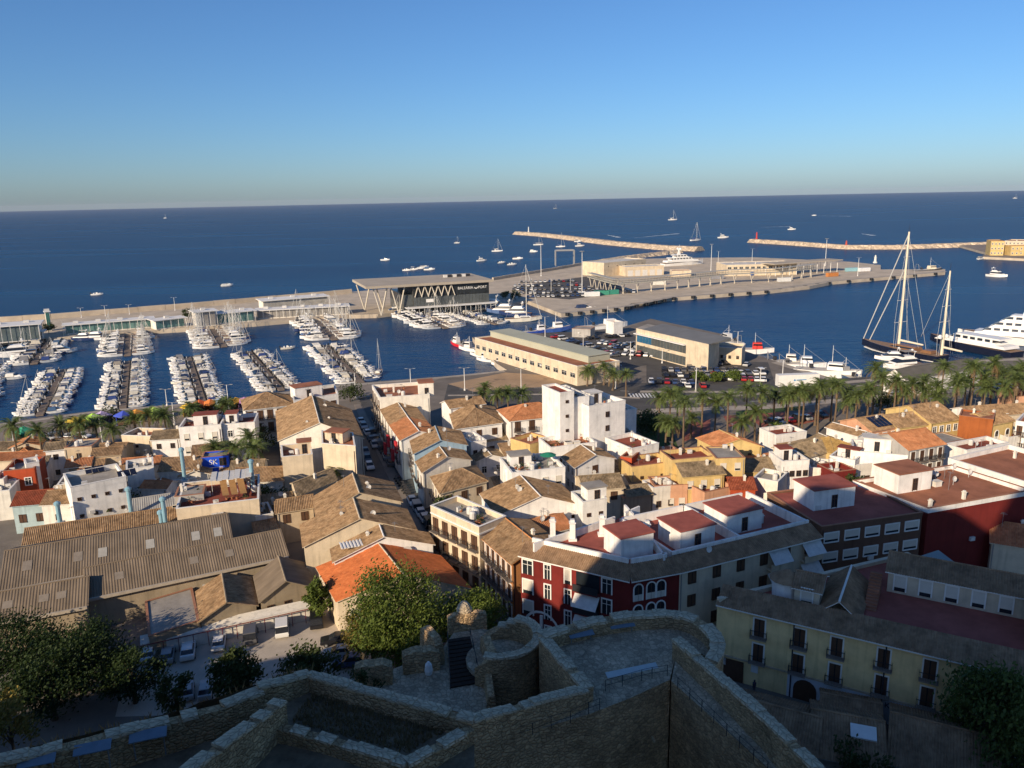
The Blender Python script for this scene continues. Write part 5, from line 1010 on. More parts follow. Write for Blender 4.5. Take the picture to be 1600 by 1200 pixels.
for i in range(26):                                              # black fenders along the pier edge
    a = [W(877, 490), W(975, 480), W(1050, 465), W(1200, 454), W(1300, 440), W(1477, 425)]; f = (i+.5)/26*5; k = int(f); p = a[k].lerp(a[k+1], f-k)
    o = MB(); o.box((0, -.3, -.6), (2.6, .7, 1.5)); o.lathe([(.35, -.75), (.5, -.7), (.5, .7), (.35, .75)], 8, (0, -.9, -.6)); o.build('quay_fender', m_black, None, loc=(p.x, p.y, GZ), label='black rubber quay fender, %s from the left along the pier' % nth(i), cat='fender', group='fenders along the pier edge')
for i, (x, y, c, cn) in enumerate(((925, 463, (.7, .7, .68), 'white'), (940, 461, (.06, .3, .2), 'green'), (955, 460, (.05, .28, .2), 'dark green'), (1030, 445, (.7, .68, .62), 'cream'), (1120, 436, (.3, .3, .32), 'grey'), (1180, 430, (.08, .14, .35), 'blue'), (1330, 424, (.25, .45, .5), 'turquoise'), (1350, 424, (.7, .7, .7), 'pale grey'), (1300, 432, (.5, .2, .06), 'rusty'), (1225, 440, (.6, .6, .58), 'light grey'))):
    p = W(x, y); t = thing('cargo_container', (p.x, p.y, GZ), '%s cargo container standing on the ferry pier' % cn, 'container', .15+.1*(i % 3)); k = M('container_'+cn.replace(' ', '_'), c, .6, .15, 1); m = MB(); m.b2(-4.5, 4.5, -1.2, 1.2, .1, 2.7); m.build('box', k, t); m = MB()
    for j in range(16): m.b2(-4.4+j*.57, -4.1+j*.57, -1.27, -1.2, .3, 2.5)
    m.build('ribs', k, t); m = MB(); m.b2(4.5, 4.56, -1.1, -.03, .3, 2.6); m.b2(4.5, 4.56, .03, 1.1, .3, 2.6); m.build('doors', k, t)
# ================================================================== TOWN HOUSES (roof corners read at eave height)
b = bld
# --- left of the long street
b('white three-storey corner house with tiled roof above the marina', 'B', (-70, 800), (235, 766), 11, 9.5, 'hip', 'bright', 'brown', {'F': (5, 3, 'e', 1)}, clut=2)
b('pale blue-white house with flat roof penthouse at the street top', 'B', (237, 765), (515, 722), 11, 9.5, 'flat', 'bright', 'terracotta', {'F': (4, 3, 'e', 1)}, hut=(.05, .35, 7, 4, 3.), clut=4, st=True)
t = b('long white house with wide brown gable left of the street', 'F', (145, 190), (665, 175), 24, 9, 'gy', 'white', 'brown', {'L': (7, 3, 'b')}, rise=3.6, clut=5, st=True)
b('cream block with roof garden before the wide gable house', 'F', (165, 330), (355, 311), 8, 8.5, 'flat', 'cream', 'terracotta', None, hut=(.55, .45, 2.6, 2.5, 2.6), clut=6, par=1.1, st=True)
b('tall plain cream block with brown roof hut beside the street', 'F', (415, 238), (622, 255), 8, 10.5, 'flat', 'cream', 'terracotta', None, hut=(.1, .4, 4, 3, 2.2), clut=5, st=True)
b('small beige house with two brown shuttered windows', 'F', (130, 642), (357, 606), 6, 6, 'gx', 'beige', 'brown', {'F': (2, 2, 'b', 1)}, clut=2, st=True)
b('low brown roofed house behind the beige one', 'F', (262, 535), (500, 440), 6, 7, 'gx', 'cream', 'old', clut=1, st=True)
b('cream house with big brown gable, upper of the stepped row', 'F', (385, 672), (905, 572), 9.5, 7.5, 'gy', 'cream', 'brown', {'F': (2, 2, 'S', 1)}, rise=3., clut=3, st=True)
b('cream house with big brown gable, middle of the stepped row', 'F', (303, 850), (995, 748), 8.5, 7.2, 'gy', 'cream', 'brown', None, rise=3.2, clut=4, st=True)
t = b('white gable house with slatted skylight and round dish', 'F', (490, 945), (1105, 838), 4.2, 6.5, 'gy', 'bright', 'brown', {'F': (3, 2, 'S', 1)}, rise=2.6, clut=2, st=True)
m = MB(); m.b2(1.2, 5.5, .4, 2.6, 7.9, 8.)
for i in range(9): m.b2(1.2+i*.5, 1.4+i*.5, .3, 2.7, 8., 8.12)
m.build('slatted_skylight', m_white, t)
m = MB(); m.lathe([(.1, 0), (.75, .12), (.8, .2)], 14, (0, 0, 0)); o = m.build('wall_dish', m_ac, t, loc=(t['w']*.72, -.4, 6.3)); o.rotation_euler = (math.pi/2, 0, 0)
b('low house with broad clean orange roof behind the big tree', 'F', (510, 1192), (1330, 1110), (1145, 915), 5, 'gy', 'cream', 'clean', {'F': (4, 1, 'm')}, rise=3.)
b('small shed with brown tiled gable beside the car park', 'I', (1240, 285), (1600, 178), (1560, 10), 3., 'gy', 'stone', 'brown', {'F': (1, 1, 'S')}, rise=1.7, cat='shed')
b('grey fibre roofed workshop with two windows by the car park', 'F', (30, 1192), (350, 1102), (297, 957), 3.6, 'gy', 'stone', 'fibre', {'F': (3, 1, 's')}, rise=2., cat='workshop')
b('flat grey concrete roof between tree and tiled shed', 'I', (930, 385), (1245, 285), (1200, 80), 2.9, 'flat', 'stone', 'grey', par=.15, cat='workshop')
for lab, cr, p1, p2, d, h, r in (('long ribbed grey warehouse roof with pale skylights, the upper one', 'E', (10, 1118), (1450, 852), 15, 6, 2.6), ('long ribbed grey warehouse roof, lower right one', 'E', (548, 1168), (1790, 905), 10, 5, 2.2), ('ribbed brownish warehouse roof at lower left edge', 'E', (-80, 1330), (535, 1215), 9, 5, 2.)):
    t = b(lab, cr, p1, p2, d, h, 'gx', 'stone', 'fibre', rise=r, cat='warehouse', name='warehouse'); w_ = t['w']; k = r/(d/2)
    for i in range(9 if h == 6 else 5):
        if i in (1, 4, 6): continue
        u = w_*(i+.7)/(9.4 if h == 6 else 5.4); m = MB(); v0, v1 = d*.17, d*.30
        m.add([(u, v0, h+v0*k+.1), (u+1.2, v0, h+v0*k+.1), (u+1.2, v1, h+v1*k+.1), (u, v1, h+v1*k+.1)], [(0, 1, 2, 3)]); m.build('skylight', M('skylight_sheet', (.40, .38, .33), .6) if h == 6 and i > 2 else M('dull_skylight_sheet', (.25, .21, .165), .7), t)
    m = MB(); m.b2(-.2, w_+.2, -.75, -.4, h-.5, h-.1); m.build('gutter', M('zinc_gutter', (.42, .36, .28), .7), t)
b('low tiled row with solar panels behind the upper warehouse', 'E', (150, 840), (1100, 695), 7, 5.5, 'gx', 'cream', 'brown', clut=2)
t = b('white three-storey block with small openings and solar roof', 'E', (445, 517), (790, 447), 9, 9.5, 'flat', 'bright', 'grey', {'F': (4, 3, 'S')}, clut=4, kinds=('pv', 'pv', 'ac', 'ant'))
t = b('cream restaurant terrace with air conditioners and plants', 'E', (1105, 655), (1620, 592), 13, 7.5, 'flat', 'cream', 'red', None, clut=16, kinds=('pots', 'pots', 'tank', 'pots', 'ac', 'pots', 'pots', 'chim'), par=1.)
m = MB()
for i in range(7): m.box((t['w']*.42+i*1., 9.5, 10.3-.12*(i % 2)), (.95, 5, .08))
for x in (.4, .72): m.tube((t['w']*x, 7.2, 7.5), (t['w']*x, 7.2, 10.3), .05, 4); m.tube((t['w']*x, 11.8, 7.5), (t['w']*x, 11.8, 10.3), .05, 4)
m.build('awning', M('white_awning', (.62, .6, .56), .8), t)
for i in range(3):
    x = t['w']*(.5+.11*i); m = MB(); vs = []
    for k in range(7): vs += [(x+k*.12, 7.4-k*.9, 10.2-1.1*math.sin(k/6*math.pi*.5)), (x+1.1+k*.12, 7.4-k*.9, 10.2-1.1*math.sin(k/6*math.pi*.5))]
    m.add(vs, [(2*k, 2*k+1, 2*k+3, 2*k+2) for k in range(6)]); m.build('shade_sail', M('ochre_canvas', (.38, .2, .07), .9), t)
for i, x in enumerate((.16, .18)):
    m = MB(); m.box((t['w']*(.45+.07*i), -.35, 6.2), (1., .4, 1.6)); m.lathe([(.33, 0), (.33, .05)], 10, (0, 0, 0)); m.build('air_conditioner', m_ac, t)
for i, (x, y, hh) in enumerate(((1040, 745, 10), (1015, 740, 7.5), (1590, 560, 12), (375, 700, 8), (1155, 440, 11), (820, 640, 9))):
    p = Q('E', x, y, GZ+5); d_ = thing('ventilation_duct', (p.x, p.y, GZ), 'light blue roof ventilation duct, %s' % ('tallest by the restaurant wall', 'shorter one by the restaurant wall', 'at the right end of the terrace', 'bent one on the low row', 'beside the pavilion', 'dark one beside the small tree')[i], 'duct')
    m = MB(); m.tube((0, 0, 3), (0, 0, hh), .38, 10); m.build('pipe', m_duct, d_); m = MB(); m.lathe([(.38, 0), (.55, .1), (.55, .5), (.2, .75)], 10, (0, 0, hh)); m.build('cowl', m_duct, d_); m = MB(); m.box((0, 0, 4), (1.3, 1., 2)); m.build('fan_box', m_ac, d_)
b('vermilion house with flat terrace at the left edge', 'E', (25, 412), (217, 392), 8, 7, 'flat', 'vermilion', 'grey', {'F': (2, 2, 'm', 1)}, clut=3)
b('teal-walled house under a red tiled roof', 'E', (75, 600), (290, 582), 7, 5.5, 'gx', 'teal', 'red', {'F': (2, 1, 'b')})
b('white house with patched brown roof next to the red roof', 'E', (258, 592), (447, 582), 7, 5.5, 'gx', 'white', 'brown', {'F': (1, 1, 's')}, clut=1)
b('small white gabled house on the left behind the vermilion one', 'E', (282, 255), (400, 243), 5, 7, 'gx', 'bright', 'old', {'F': (1, 2, 's')})
b('flat beige house beside the small white gable', 'E', (402, 247), (572, 237), 6, 7, 'flat', 'beige', 'grey', {'F': (1, 2, 's')}, clut=4, par=.3)
b('beige block with blank front and brown roof', 'E', (572, 292), (752, 277), 5, 6.5, 'gx', 'beige', 'brown', clut=1)
b('brown roof behind the blank beige block', 'E', (600, 268), (762, 262), 6, 6, 'gx', 'stone', 'brown', clut=1)
b('long orange-brown roof with roof window in the left quarter', 'E', (757, 362), (992, 342), 5.5, 5.5, 'gx', 'white', 'orange', clut=2)
b('white house with large dark brown roof left of the blue wall', 'E', (992, 387), (1238, 372), 8, 6, 'gx', 'white', 'brown', {'F': (3, 1, 's')}, clut=1)
b('white house with mossy tiled roof and laundry', 'E', (945, 187), (1117, 177), 6, 7, 'gx', 'bright', 'old', {'F': (2, 2, 's')}, clut=1)
b('long white house with small square windows below the promenade', 'E', (1119, 137), (1382, 117), 8, 9, 'flat', 'bright', 'red', {'F': (3, 3, 'n')}, clut=6, hut=(.3, .4, 5, 3, 2.5))
b('white house with pillared terrace right of the square-windowed one', 'E', (1384, 117), (1592, 102), 8, 8.7, 'flat', 'bright', 'red', {'F': (2, 3, 'm')}, clut=4, hut=(.1, .3, 2.5, 3, 2.6))
b('low cream house with plain wall left of the mossy roof', 'E', (762, 184), (942, 190), 6, 6.5, 'flat', 'cream', 'terracotta', {'F': (1, 2, 'S')}, clut=3)
t = b('cobalt blue wall with white painted letters among brown roofs', 'E', (1260, 312), (1427, 297), 4, 7, 'flat', 'blue', 'grey', None, par=.4)
o = link('wall_lettering', text_mesh('SK', 1.5, m_white), t, (t['w']*.42, -.05, 6.2)); o.rotation_euler = (math.pi/2, 0, 0); window(t, (t['w']*.78, -.004, 6.2), 0, 1.2, 1.5, 'm', 'b')
m = MB(); m.b2(t['w']*.2, t['w']*.75, -.05, 0, 5., 5.1); m.build('painted_line', m_white, t)
b('long low brown roof at the left edge below the palms', 'E', (-80, 322), (280, 302), 5, 5, 'gx', 'cream', 'orange', clut=1)
b('narrow white roof hut with shutter on the left', 'E', (165, 367), (247, 352), 4, 7.8, 'flat', 'bright', 'white', {'F': (1, 2, 's', 1)})
b('low orange roofed house in the left quarter middle', 'E', (410, 362), (562, 347), 5, 5.5, 'gx', 'white', 'orange', clut=2)
b('yellow banded upper floor with curtained window', 'E', (445, 452), (612, 440), 5, 8, 'flat', 'yellow', 'terracotta', {'F': (1, 2, 'W', 1)}, clut=3)
b('white house with blank sunlit wall and shadow', 'E', (792, 402), (962, 377), 6, 7, 'flat', 'bright', 'grey', None, clut=4)
b('tiny white house with bright orange roof', 'E', (877, 487), (1037, 492), 4, 5, 'gx', 'bright', 'orange')
b('pale panelled skylight roof left of the restaurant', 'E', (842, 642), (1092, 602), 7, 4.5, 'gx', 'white', 'zinc', cat='workshop')
b('grey flat pavilion on posts above the restaurant', 'E', (1092, 552), (1272, 532), 5, 8.5, 'flat', 'grey', 'grey', {'F': (3, 2, 'W', 1)}, par=.2, clut=3)
b('dark brown roof between the blue wall and street block', 'F', (-150, 452), (165, 442), 8, 5, 'gx', 'white', 'brown', clut=1)
b('white corner house with parapet at the left edge', 'E', (-60, 545), (62, 532), 6, 5, 'flat', 'white', 'grey', clut=3)
b('white flat house with tank at the far left edge', 'E', (-60, 470), (25, 462), 6, 6, 'flat', 'white', 'grey', clut=3)
b('low white outhouse right of the warehouse end', 'F', (0, 700), (110, 680), 6, 4.5, 'flat', 'white', 'grey', clut=2)
b('brown roofed outhouse below the small white one', 'F', (0, 770), (130, 745), 5, 3.6, 'gx', 'white', 'brown')
b('white house with brown roof behind the blue wall', 'E', (1440, 385), (1640, 372), 6, 5.5, 'gx', 'white', 'old', clut=2)
b('dark low roof under the promenade palms', 'E', (-60, 258), (120, 250), 6, 4, 'gx', 'cream', 'old')
b('small peach kiosk roof below the promenade', 'E', (120, 268), (180, 262), 4, 4, 'hip', 'pink', 'orange')
# --- right of the long street
b('tall white party wall house at the top of the street', 'B', (775, 748), (1085, 726), 14, 11, 'flat', 'white', 'terracotta', {'L': (4, 4, 'e', 1)}, clut=8, hut=(.82, .1, 3.5, 4, 3.4), st=True)
b('brown roofed house on the street behind the orange roof', 'B', (838, 893), (1060, 868), (768, 775), 9, 'gy', 'white', 'brown', {'L': (4, 3, 'd', 1)}, clut=2)
t = b('white house with orange roof and red banners on the street', 'B', (905, 988), (1130, 952), (840, 895), 9, 'gy', 'bright', 'orange', {'L': (3, 3, 'd', 1)}, clut=1)
for i in range(4):
    m = MB(); m.b2(-.5, -.1, 2+i*2.6, 3.2+i*2.6, 5.4-(i % 2)*2.5, 8-(i % 2)*2.5); m.build('red_banner', M('red_cloth', (.5, .03, .04), .9, .3, 2), t)
b('sky blue street house with low brown gable', 'F', (990, 272), (1316, 219), (966, 182), 8.5, 'gy', 'skyblue', 'brown', {'L': (3, 3, 'd', 1)}, clut=3)
b('white house with low terraces below the sky blue one', 'F', (1042, 388), (1342, 312), 6, 7.5, 'gy', 'white', 'brown', {'L': (2, 2, 'd', 1)}, clut=3, st=True)
b('cream corner house with hipped roof on the street bend', 'F', (1155, 516), (1440, 441), (1098, 418), 7, 'hip', 'cream', 'brown', {'F': (3, 2, 'b', 1), 'L': (3, 2, 'd', 1)}, clut=2)
b('tall cream street house with roof garden and many shutters', 'F', (1395, 770), (1562, 700), (1258, 572), 10, 'flat', 'cream', 'grey', {'L': (5, 3, 'e')}, clut=12, kinds=('pots', 'pots', 'ac', 'pots', 'tank'), cornice=True)
b('orange street facade with brown roof by the red apartments', 'G', (0, 1117), (320, 1010), (-195, 945), 9, 'gy', 'orange', 'brown', {'L': (6, 3, 'd')}, clut=2)
b('big white blank gable right of the street', 'G', (-90, 817), (435, 753), 10, 8, 'gy', 'bright', 'brown', {'F': (5, 2, 'S', 1)}, clut=4, st=True)
b('white block with glazed roof room', 'G', (442, 772), (592, 748), 5, 9, 'flat', 'bright', 'grey', {'F': (2, 3, 'S', 2)}, hut=(.3, .2, 3.4, 2.6, 2.6), clut=2, st=True)
b('orange-brown lean roof behind the red apartments', 'G', (130, 950), (372, 893), 6, 7.5, 'gx', 'white', 'orange', clut=4)
# --- middle blocks
t = b('tall blank white block with roof terraces by the seafront', 'G', (482, 167), (708, 127), 12, 15, 'flat', 'bright', 'white', {'F': (1, 5, 's')}, clut=8, hut=(.3, .3, 3, 3, 2.4))
b('white stair tower with louvre strip on the tall block', 'G', (300, 72), (387, 60), 8, 18.5, 'flat', 'bright', 'red', {'F': (1, 6, 'S')}, par=.5)
b('middle white part of the tall block with clutter', 'G', (388, 112), (482, 100), 11, 16.5, 'flat', 'bright', 'grey', None, clut=6)
b('lower white wing right of the tall block', 'G', (708, 190), (778, 180), 10, 11.5, 'flat', 'bright', 'grey', None, clut=2)
b('white hotel with two rows of brown balcony doors', 'G', (-10, 228), (342, 192), 10, 9, 'hip', 'bright', 'orange', {'F': (4, 3, 'e')}, clut=2)
b('white villa with hipped roof and brown shutters', 'B', (1245, 917), (1537, 877), (1212, 812), 8, 'hip', 'bright', 'brown', {'F': (3, 2, 'b')}, clut=1)
b('white cube houses between villa and street', 'F', (1345, 230), (1440, 215), 7, 6.5, 'flat', 'bright', 'white', {'F': (2, 2, 's')}, clut=5)
b('small white gabled house above the villa', 'B', (1215, 790), (1430, 760), 6, 9.5, 'gx', 'bright', 'brown', {'F': (1, 3, 's', 2)}, clut=2)
b('yellow terrace block below the hotel', 'G', (112, 402), (242, 362), 6, 7, 'flat', 'yellow', 'terracotta', None, clut=2)
b('white house with planted corner terrace', 'G', (240, 425), (530, 390), 7, 8.3, 'flat', 'bright', 'terracotta', {'F': (2, 2, 's')}, clut=12, kinds=('pots', 'pots', 'hatch', 'pots'))
b('white house with short brown gable below the planted terrace', 'G', (395, 517), (640, 462), (315, 455), 8.5, 'gy', 'bright', 'brown', {'F': (1, 3, 'b', 2), 'L': (3, 3, 'm')}, clut=2)
t = b('white terrace house with agaves and green parasol', 'G', (0, 585), (332, 548), 9, 8.5, 'flat', 'bright', 'grey', {'F': (4, 3, 'n', 1)}, clut=18, kinds=('pots', 'pots', 'tank', 'pots', 'ac', 'pots', 'chim'), hut=(.1, .5, 4, 3, 2.4))
m = MB(); m.lathe([(1.6, 0), (.05, .55)], 8, (t['w']*.8, 4, 10.7)); m.tube((t['w']*.8, 4, 8.5), (t['w']*.8, 4, 10.9), .04, 5); m.build('parasol', M('green_cloth', (.02, .2, .12), .9), t)
b('white house with red trim terrace left of the agaves', 'F', (1560, 400), (1680, 420), 6, 8, 'flat', 'bright', 'grey', None, clut=6)
b('cream house with mossy roof in the middle', 'G', (455, 660), (698, 641), 7, 6.5, 'gx', 'cream', 'old', {'F': (2, 2, 'b', 1)}, clut=2)
b('white house with red roof terrace by the plaza palms', 'G', (750, 432), (917, 396), 9, 8, 'flat', 'bright', 'red', {'F': (2, 2, 'S')}, clut=6)
b('vermilion walled terrace house', 'G', (680, 480), (748, 490), 6, 7, 'flat', 'vermilion', 'red', None, clut=5)
b('white house with red terrace left of the vermilion one', 'G', (560, 345), (760, 330), 8, 7.5, 'flat', 'white', 'red', None, clut=4)
b('orange house with red flat roof', 'G', (748, 545), (1002, 513), 6, 6.5, 'flat', 'yellow', 'red', {'F': (2, 2, 'S')}, clut=4)
b('yellow house with sloping mossy roof and pale shutters', 'G', (1073, 577), (1327, 557), 7, 7.5, 'gx', 'yellow', 'old', {'F': (3, 2, 'n', 1)}, clut=1)
b('taller flat yellow house right of the mossy roof', 'G', (1277, 472), (1457, 466), 7, 9.5, 'flat', 'yellow', 'grey', {'F': (2, 3, 'n', 1)}, par=.2, clut=2)
b('flat yellow house left behind the mossy roof', 'G', (1000, 503), (1270, 478), 6, 8.5, 'flat', 'yellow', 'red', None, clut=3)
b('yellow house with white terrace and tiled gable by the plaza', 'G', (1270, 392), (1560, 388), (1160, 337), 7.5, 'gy', 'yellow', 'orange', {'F': (2, 2, 'S', 1), 'L': (2, 2, 's', 1)}, clut=2)
b('pink house with small terrace', 'G', (892, 667), (1097, 657), 5, 5, 'flat', 'pink', 'terracotta', {'F': (3, 1, 'n')}, clut=4)
b('old stone outhouse with blocked window', 'G', (700, 722), (822, 702), 4, 4.5, 'flat', 'stone', 'grey', {'F': (2, 1, 'S')}, par=.2)
b('small mossy roof behind the stone outhouse', 'G', (722, 700), (872, 682), 5, 5, 'gx', 'stone', 'old')
b('bright red terrace house', 'G', (1203, 707), (1392, 667), 6, 4.6, 'flat', 'pink', 'red', None, clut=4)
b('dark red roofed house beside the bright red terrace', 'G', (1372, 655), (1522, 655), 6, 5.5, 'gx', 'vermilion', 'red', clut=1)
b('tiled yellow house at the middle right', 'G', (1457, 547), (1640, 540), 7, 5.5, 'gx', 'yellow', 'old', {'F': (2, 1, 'm')}, clut=1)
b('white low house below the tiled yellow one', 'G', (1510, 612), (1660, 640), 6, 5, 'flat', 'white', 'grey', None, clut=4)
b('pale house with red roof huts left of the plaza trees', 'G', (960, 470), (1075, 455), 5, 5.5, 'flat', 'pink', 'red', None, clut=3)
# --- right quarter
t = b('salmon house with solar panels on its roof', 'H', (650, 292), (812, 263), 9, 7, 'gx', 'pink', 'brown', {'F': (3, 2, 'm', 1)}, clut=2)
for i in range(8):
    u, v = (i % 4)*1.15, (i//4)*1.8; k = 1.71/4.5; m = MB(); m.add([(2+u, .3+v, 7.35+k*(.3+v)), (3.1+u, .3+v, 7.35+k*(.3+v)), (3.1+u, 2+v, 7.35+k*(2+v)), (2+u, 2+v, 7.35+k*(2+v))], [(0, 1, 2, 3)]); m.build('solar_panel', m_pv, t)
b('white gabled house left of the solar roof', 'H', (560, 322), (650, 307), (367, 268), 6.3, 'gy', 'bright', 'brown', {'F': (1, 2, 's')}, clut=1)
b('long yellow row with white framed windows', 'H', (812, 272), (1022, 247), 9, 7, 'gx', 'yellow', 'brown', {'F': (6, 2, 'm', 1)}, clut=4)
b('tall brown roofed yellow row toward the avenue', 'H', (1022, 243), (1197, 217), 13, 7.5, 'gx', 'yellow', 'brown', {'F': (4, 2, 'm', 1)}, clut=2)
b('rust red blank wall with white dormer', 'H', (1195, 207), (1408, 232), 6, 9, 'flat', 'rust', 'terracotta', None, clut=1, par=.4)
b('yellow house with arched windows beside the rust wall', 'H', (1402, 252), (1537, 227), 8, 8, 'gx', 'yellow', 'brown', {'F': (2, 2, 'a', 1)}, clut=1)
b('white house with balconies at the right edge', 'H', (1547, 255), (1660, 272), 8, 7.5, 'flat', 'bright', 'terracotta', {'F': (2, 3, 'd', 1)}, clut=2)
b('white roof house above the rust wall', 'H', (1270, 195), (1490, 178), 6, 8.5, 'gx', 'bright', 'brown', clut=2)
b('low brown roof at the right edge by the avenue', 'H', (1492, 190), (1680, 175), 7, 6, 'gx', 'cream', 'brown', clut=1)
b('peach gable house at the far right', 'H', (1555, 100), (1700, 95), 7, 6, 'flat', 'pink', 'terracotta')
b('grey stone house with orange roof and iron balconies', 'H', (880, 412), (1107, 372), 10, 9, 'gx', 'grey', 'orange', {'F': (4, 3, 'd', 1)}, clut=1)
b('white terraces left of the iron balcony house', 'H', (530, 445), (872, 475), 8, 7, 'flat', 'bright', 'white', None, clut=6, hut=(.2, .4, 5, 3, 2.8))
b('low house with tan roof right of the mound tree', 'H', (235, 457), (407, 407), 8, 6, 'gx', 'cream', 'old', clut=1)
b('ochre hipped roof behind the tan roof', 'H', (415, 432), (553, 387), 8, 6, 'hip', 'yellow', 'ochre')
b('white terrace house with row of small windows', 'H', (90, 512), (257, 502), 6, 7, 'flat', 'bright', 'red', {'F': (4, 2, 's', 1)}, clut=5, hut=(.1, .4, 2.5, 2.5, 2.5))
b('low white house with blue-shaded terrace', 'H', (257, 550), (402, 560), 6, 4.5, 'flat', 'white', 'grey', None, clut=5)
b('white stepped house with red roof hut', 'H', (385, 475), (542, 505), 6, 6, 'flat', 'bright', 'red', None, clut=4, hut=(.1, .5, 4, 2, 2))
b('red trimmed low house before the stepped one', 'H', (412, 580), (547, 562), 5, 5, 'flat', 'red', 'red', {'F': (3, 1, 's')}, clut=3)
b('brown roofed yellow house left of the small windows', 'H', (-40, 540), (90, 525), 7, 5.5, 'gx', 'yellow', 'old')
b('white house behind the tan roof', 'H', (50, 345), (240, 320), 6, 5.5, 'flat', 'bright', 'red', None, clut=6)
b('grey flat roofed house under the rust wall', 'H', (1102, 378), (1242, 352), 6, 6, 'flat', 'beige', 'grey', None, par=.2)
b('white terrace strip left of the courtyard building', 'H', (1240, 442), (1502, 392), 5, 5.5, 'flat', 'bright', 'red', {'F': (3, 2, 's', 1)}, clut=5)
b('beige ruin walls below the grey roof', 'H', (1102, 440), (1240, 415), 6, 4, 'flat', 'beige', 'grey', None, clut=1)
b('large building with red roof around a white courtyard', 'H', (1125, 492), (1680, 668), 17, 9, 'flat', 'bright', 'terracotta', None, clut=1)
b('big flat building with broad red-brown terrace and white huts', 'H', (1000, 806), (1650, 690), (530, 628), 12, 'flat', 'red', 'terracotta', None, trim='bright', hut=[(.12, .55, 6.5, 5, 3.2)], clut=10, kinds=('dish', 'dish', 'hatch', 'chim', 'ant'), par=.7)
b('brown brick apartment block with white shutters and dark red roof', 'H', (335, 907), (965, 817), (-5, 692), 12, 'flat', 'brick', 'dred', {'F': (5, 4, 'w', 1)}, hut=[(.16, .42, 7, 5, 3.2)], clut=3, par=.35, name='apartment_block', cat='apartment block')
b('low brown roof below the big red walled terrace', 'H', (1560, 790), (1760, 770), 7, 8, 'gx', 'cream', 'orange', clut=2)
b('orange roofed house against the deep red wall', 'H', (1400, 985), (1680, 1030), 9, 6.5, 'gx', 'cream', 'orange', clut=2)

rnd = random.Random(11)
INF = [(20, 735, 'left'), (60, 722, 'left'), (110, 735, 'left'), (150, 742, 'left'), (205, 735, 'left'), (225, 768, 'left'), (250, 760, 'left'), (280, 745, 'left'), (90, 765, 'left'), (40, 790, 'left'), (15, 700, 'left'), (75, 700, 'left'), (345, 740, 'left'), (385, 760, 'left'), (300, 722, 'left'), (410, 800, 'left'),
       (760, 690, 'middle'), (790, 712, 'middle'), (815, 745, 'middle'), (865, 760, 'middle'), (905, 715, 'middle'), (960, 735, 'middle'), (985, 755, 'middle'), (1020, 770, 'middle'), (745, 720, 'middle'), (775, 760, 'middle'), (880, 700, 'middle'),
       (1150, 745, 'right'), (1190, 735, 'right'), (1240, 715, 'right'), (1290, 700, 'right'), (1330, 735, 'right'), (1400, 690, 'right'), (1470, 680, 'right'), (1530, 660, 'right'), (1575, 690, 'right'), (1110, 700, 'right')]
cnt = {}
for px, py, wh in sorted(INF, key=lambda q: (q[2], q[0])):
    h = rnd.uniform(3.6, 5.4); A_ = W(px, py, GZ+h); w_ = rnd.uniform(4.5, 7.5); p2 = PX(A_+sn*w_); i = cnt.get(wh, 0); cnt[wh] = i+1; rf = rnd.choice(('gx', 'flat', 'flat', 'gy', 'shed')); wc = rnd.choice(('white', 'bright', 'white', 'cream', 'beige', 'white'))
    b('small infill house, %s from the left among the %s town gaps' % (nth(i), wh), None, (px, py), p2, rnd.uniform(4, 6.5), h, rf, wc, rnd.choice(('brown', 'old', 'orange')) if rf != 'flat' else rnd.choice(('terracotta', 'grey', 'red')), {'F': (2, 1, rnd.choice('smSb'))}, clut=rnd.choice((1, 2, 3)))
# ================================================================== NEAR BLOCKS (half in the castle's shadow)
b = bld
zt = GZ+12.5
Aq, Bq, Cq, Dq, Eq, Fq = [W(x, y, zt) for x, y in ((813, 864), (985, 904), (1062, 890), (1010, 822), (990, 800), (955, 816))]
rt = thing('apartment_block', (Bq.x, Bq.y, GZ), 'dark red corner apartment block with white framed arched windows', 'apartment block'); lo = lambda v: (v.x-Bq.x, v.y-Bq.y)
poly = [lo(v) for v in (Aq, Bq, Cq, Dq, Eq, Fq)]
m = MB(); m.prism(poly, -.2, 12.5); m.build('wall', wallm('red'), rt)
def inset(a, c, s, z0, z1):
    d = (Vector(c)-Vector(a)).normalized(); return Vector((-d.y, d.x))*s
def tile_skirt(root, a, c, h, rin, rise, tile='dark', ov=.7, t0=0, t1=0):
    """tiled eave along wall a->c (outside on the right hand side), rising inward"""
    a, c = Vector((*a, 0)), Vector((*c, 0)); d = (c-a).normalized(); nin = Vector((-d.y, d.x, 0)); m = MB()
    e0, e1 = a-nin*ov-d*t0*ov+Vector((0, 0, h-.1)), c-nin*ov+d*t1*ov+Vector((0, 0, h-.1)); u0, u1 = a+nin*rin+d*t0*rin+Vector((0, 0, h+rise)), c+nin*rin-d*t1*rin+Vector((0, 0, h+rise))
    m.slope(e0, e1, u0, u1, (-nin.x*rise, -nin.y*rise, rin+ov), .28, .05); z = Vector((0, 0, .16)); m.add([e0-z, e1-z, e1, e0, u0-z, u1-z], [(0, 1, 2, 3), (1, 0, 4, 5)], 1)
    return m.build('tiled_eave', [TILES[tile], m_frame], root)
tile_skirt(rt, poly[0], poly[1], 12.5, 1.6, 1.1, t1=.25); tile_skirt(rt, poly[1], poly[2], 12.5, 1.6, 1.1, t0=.25)
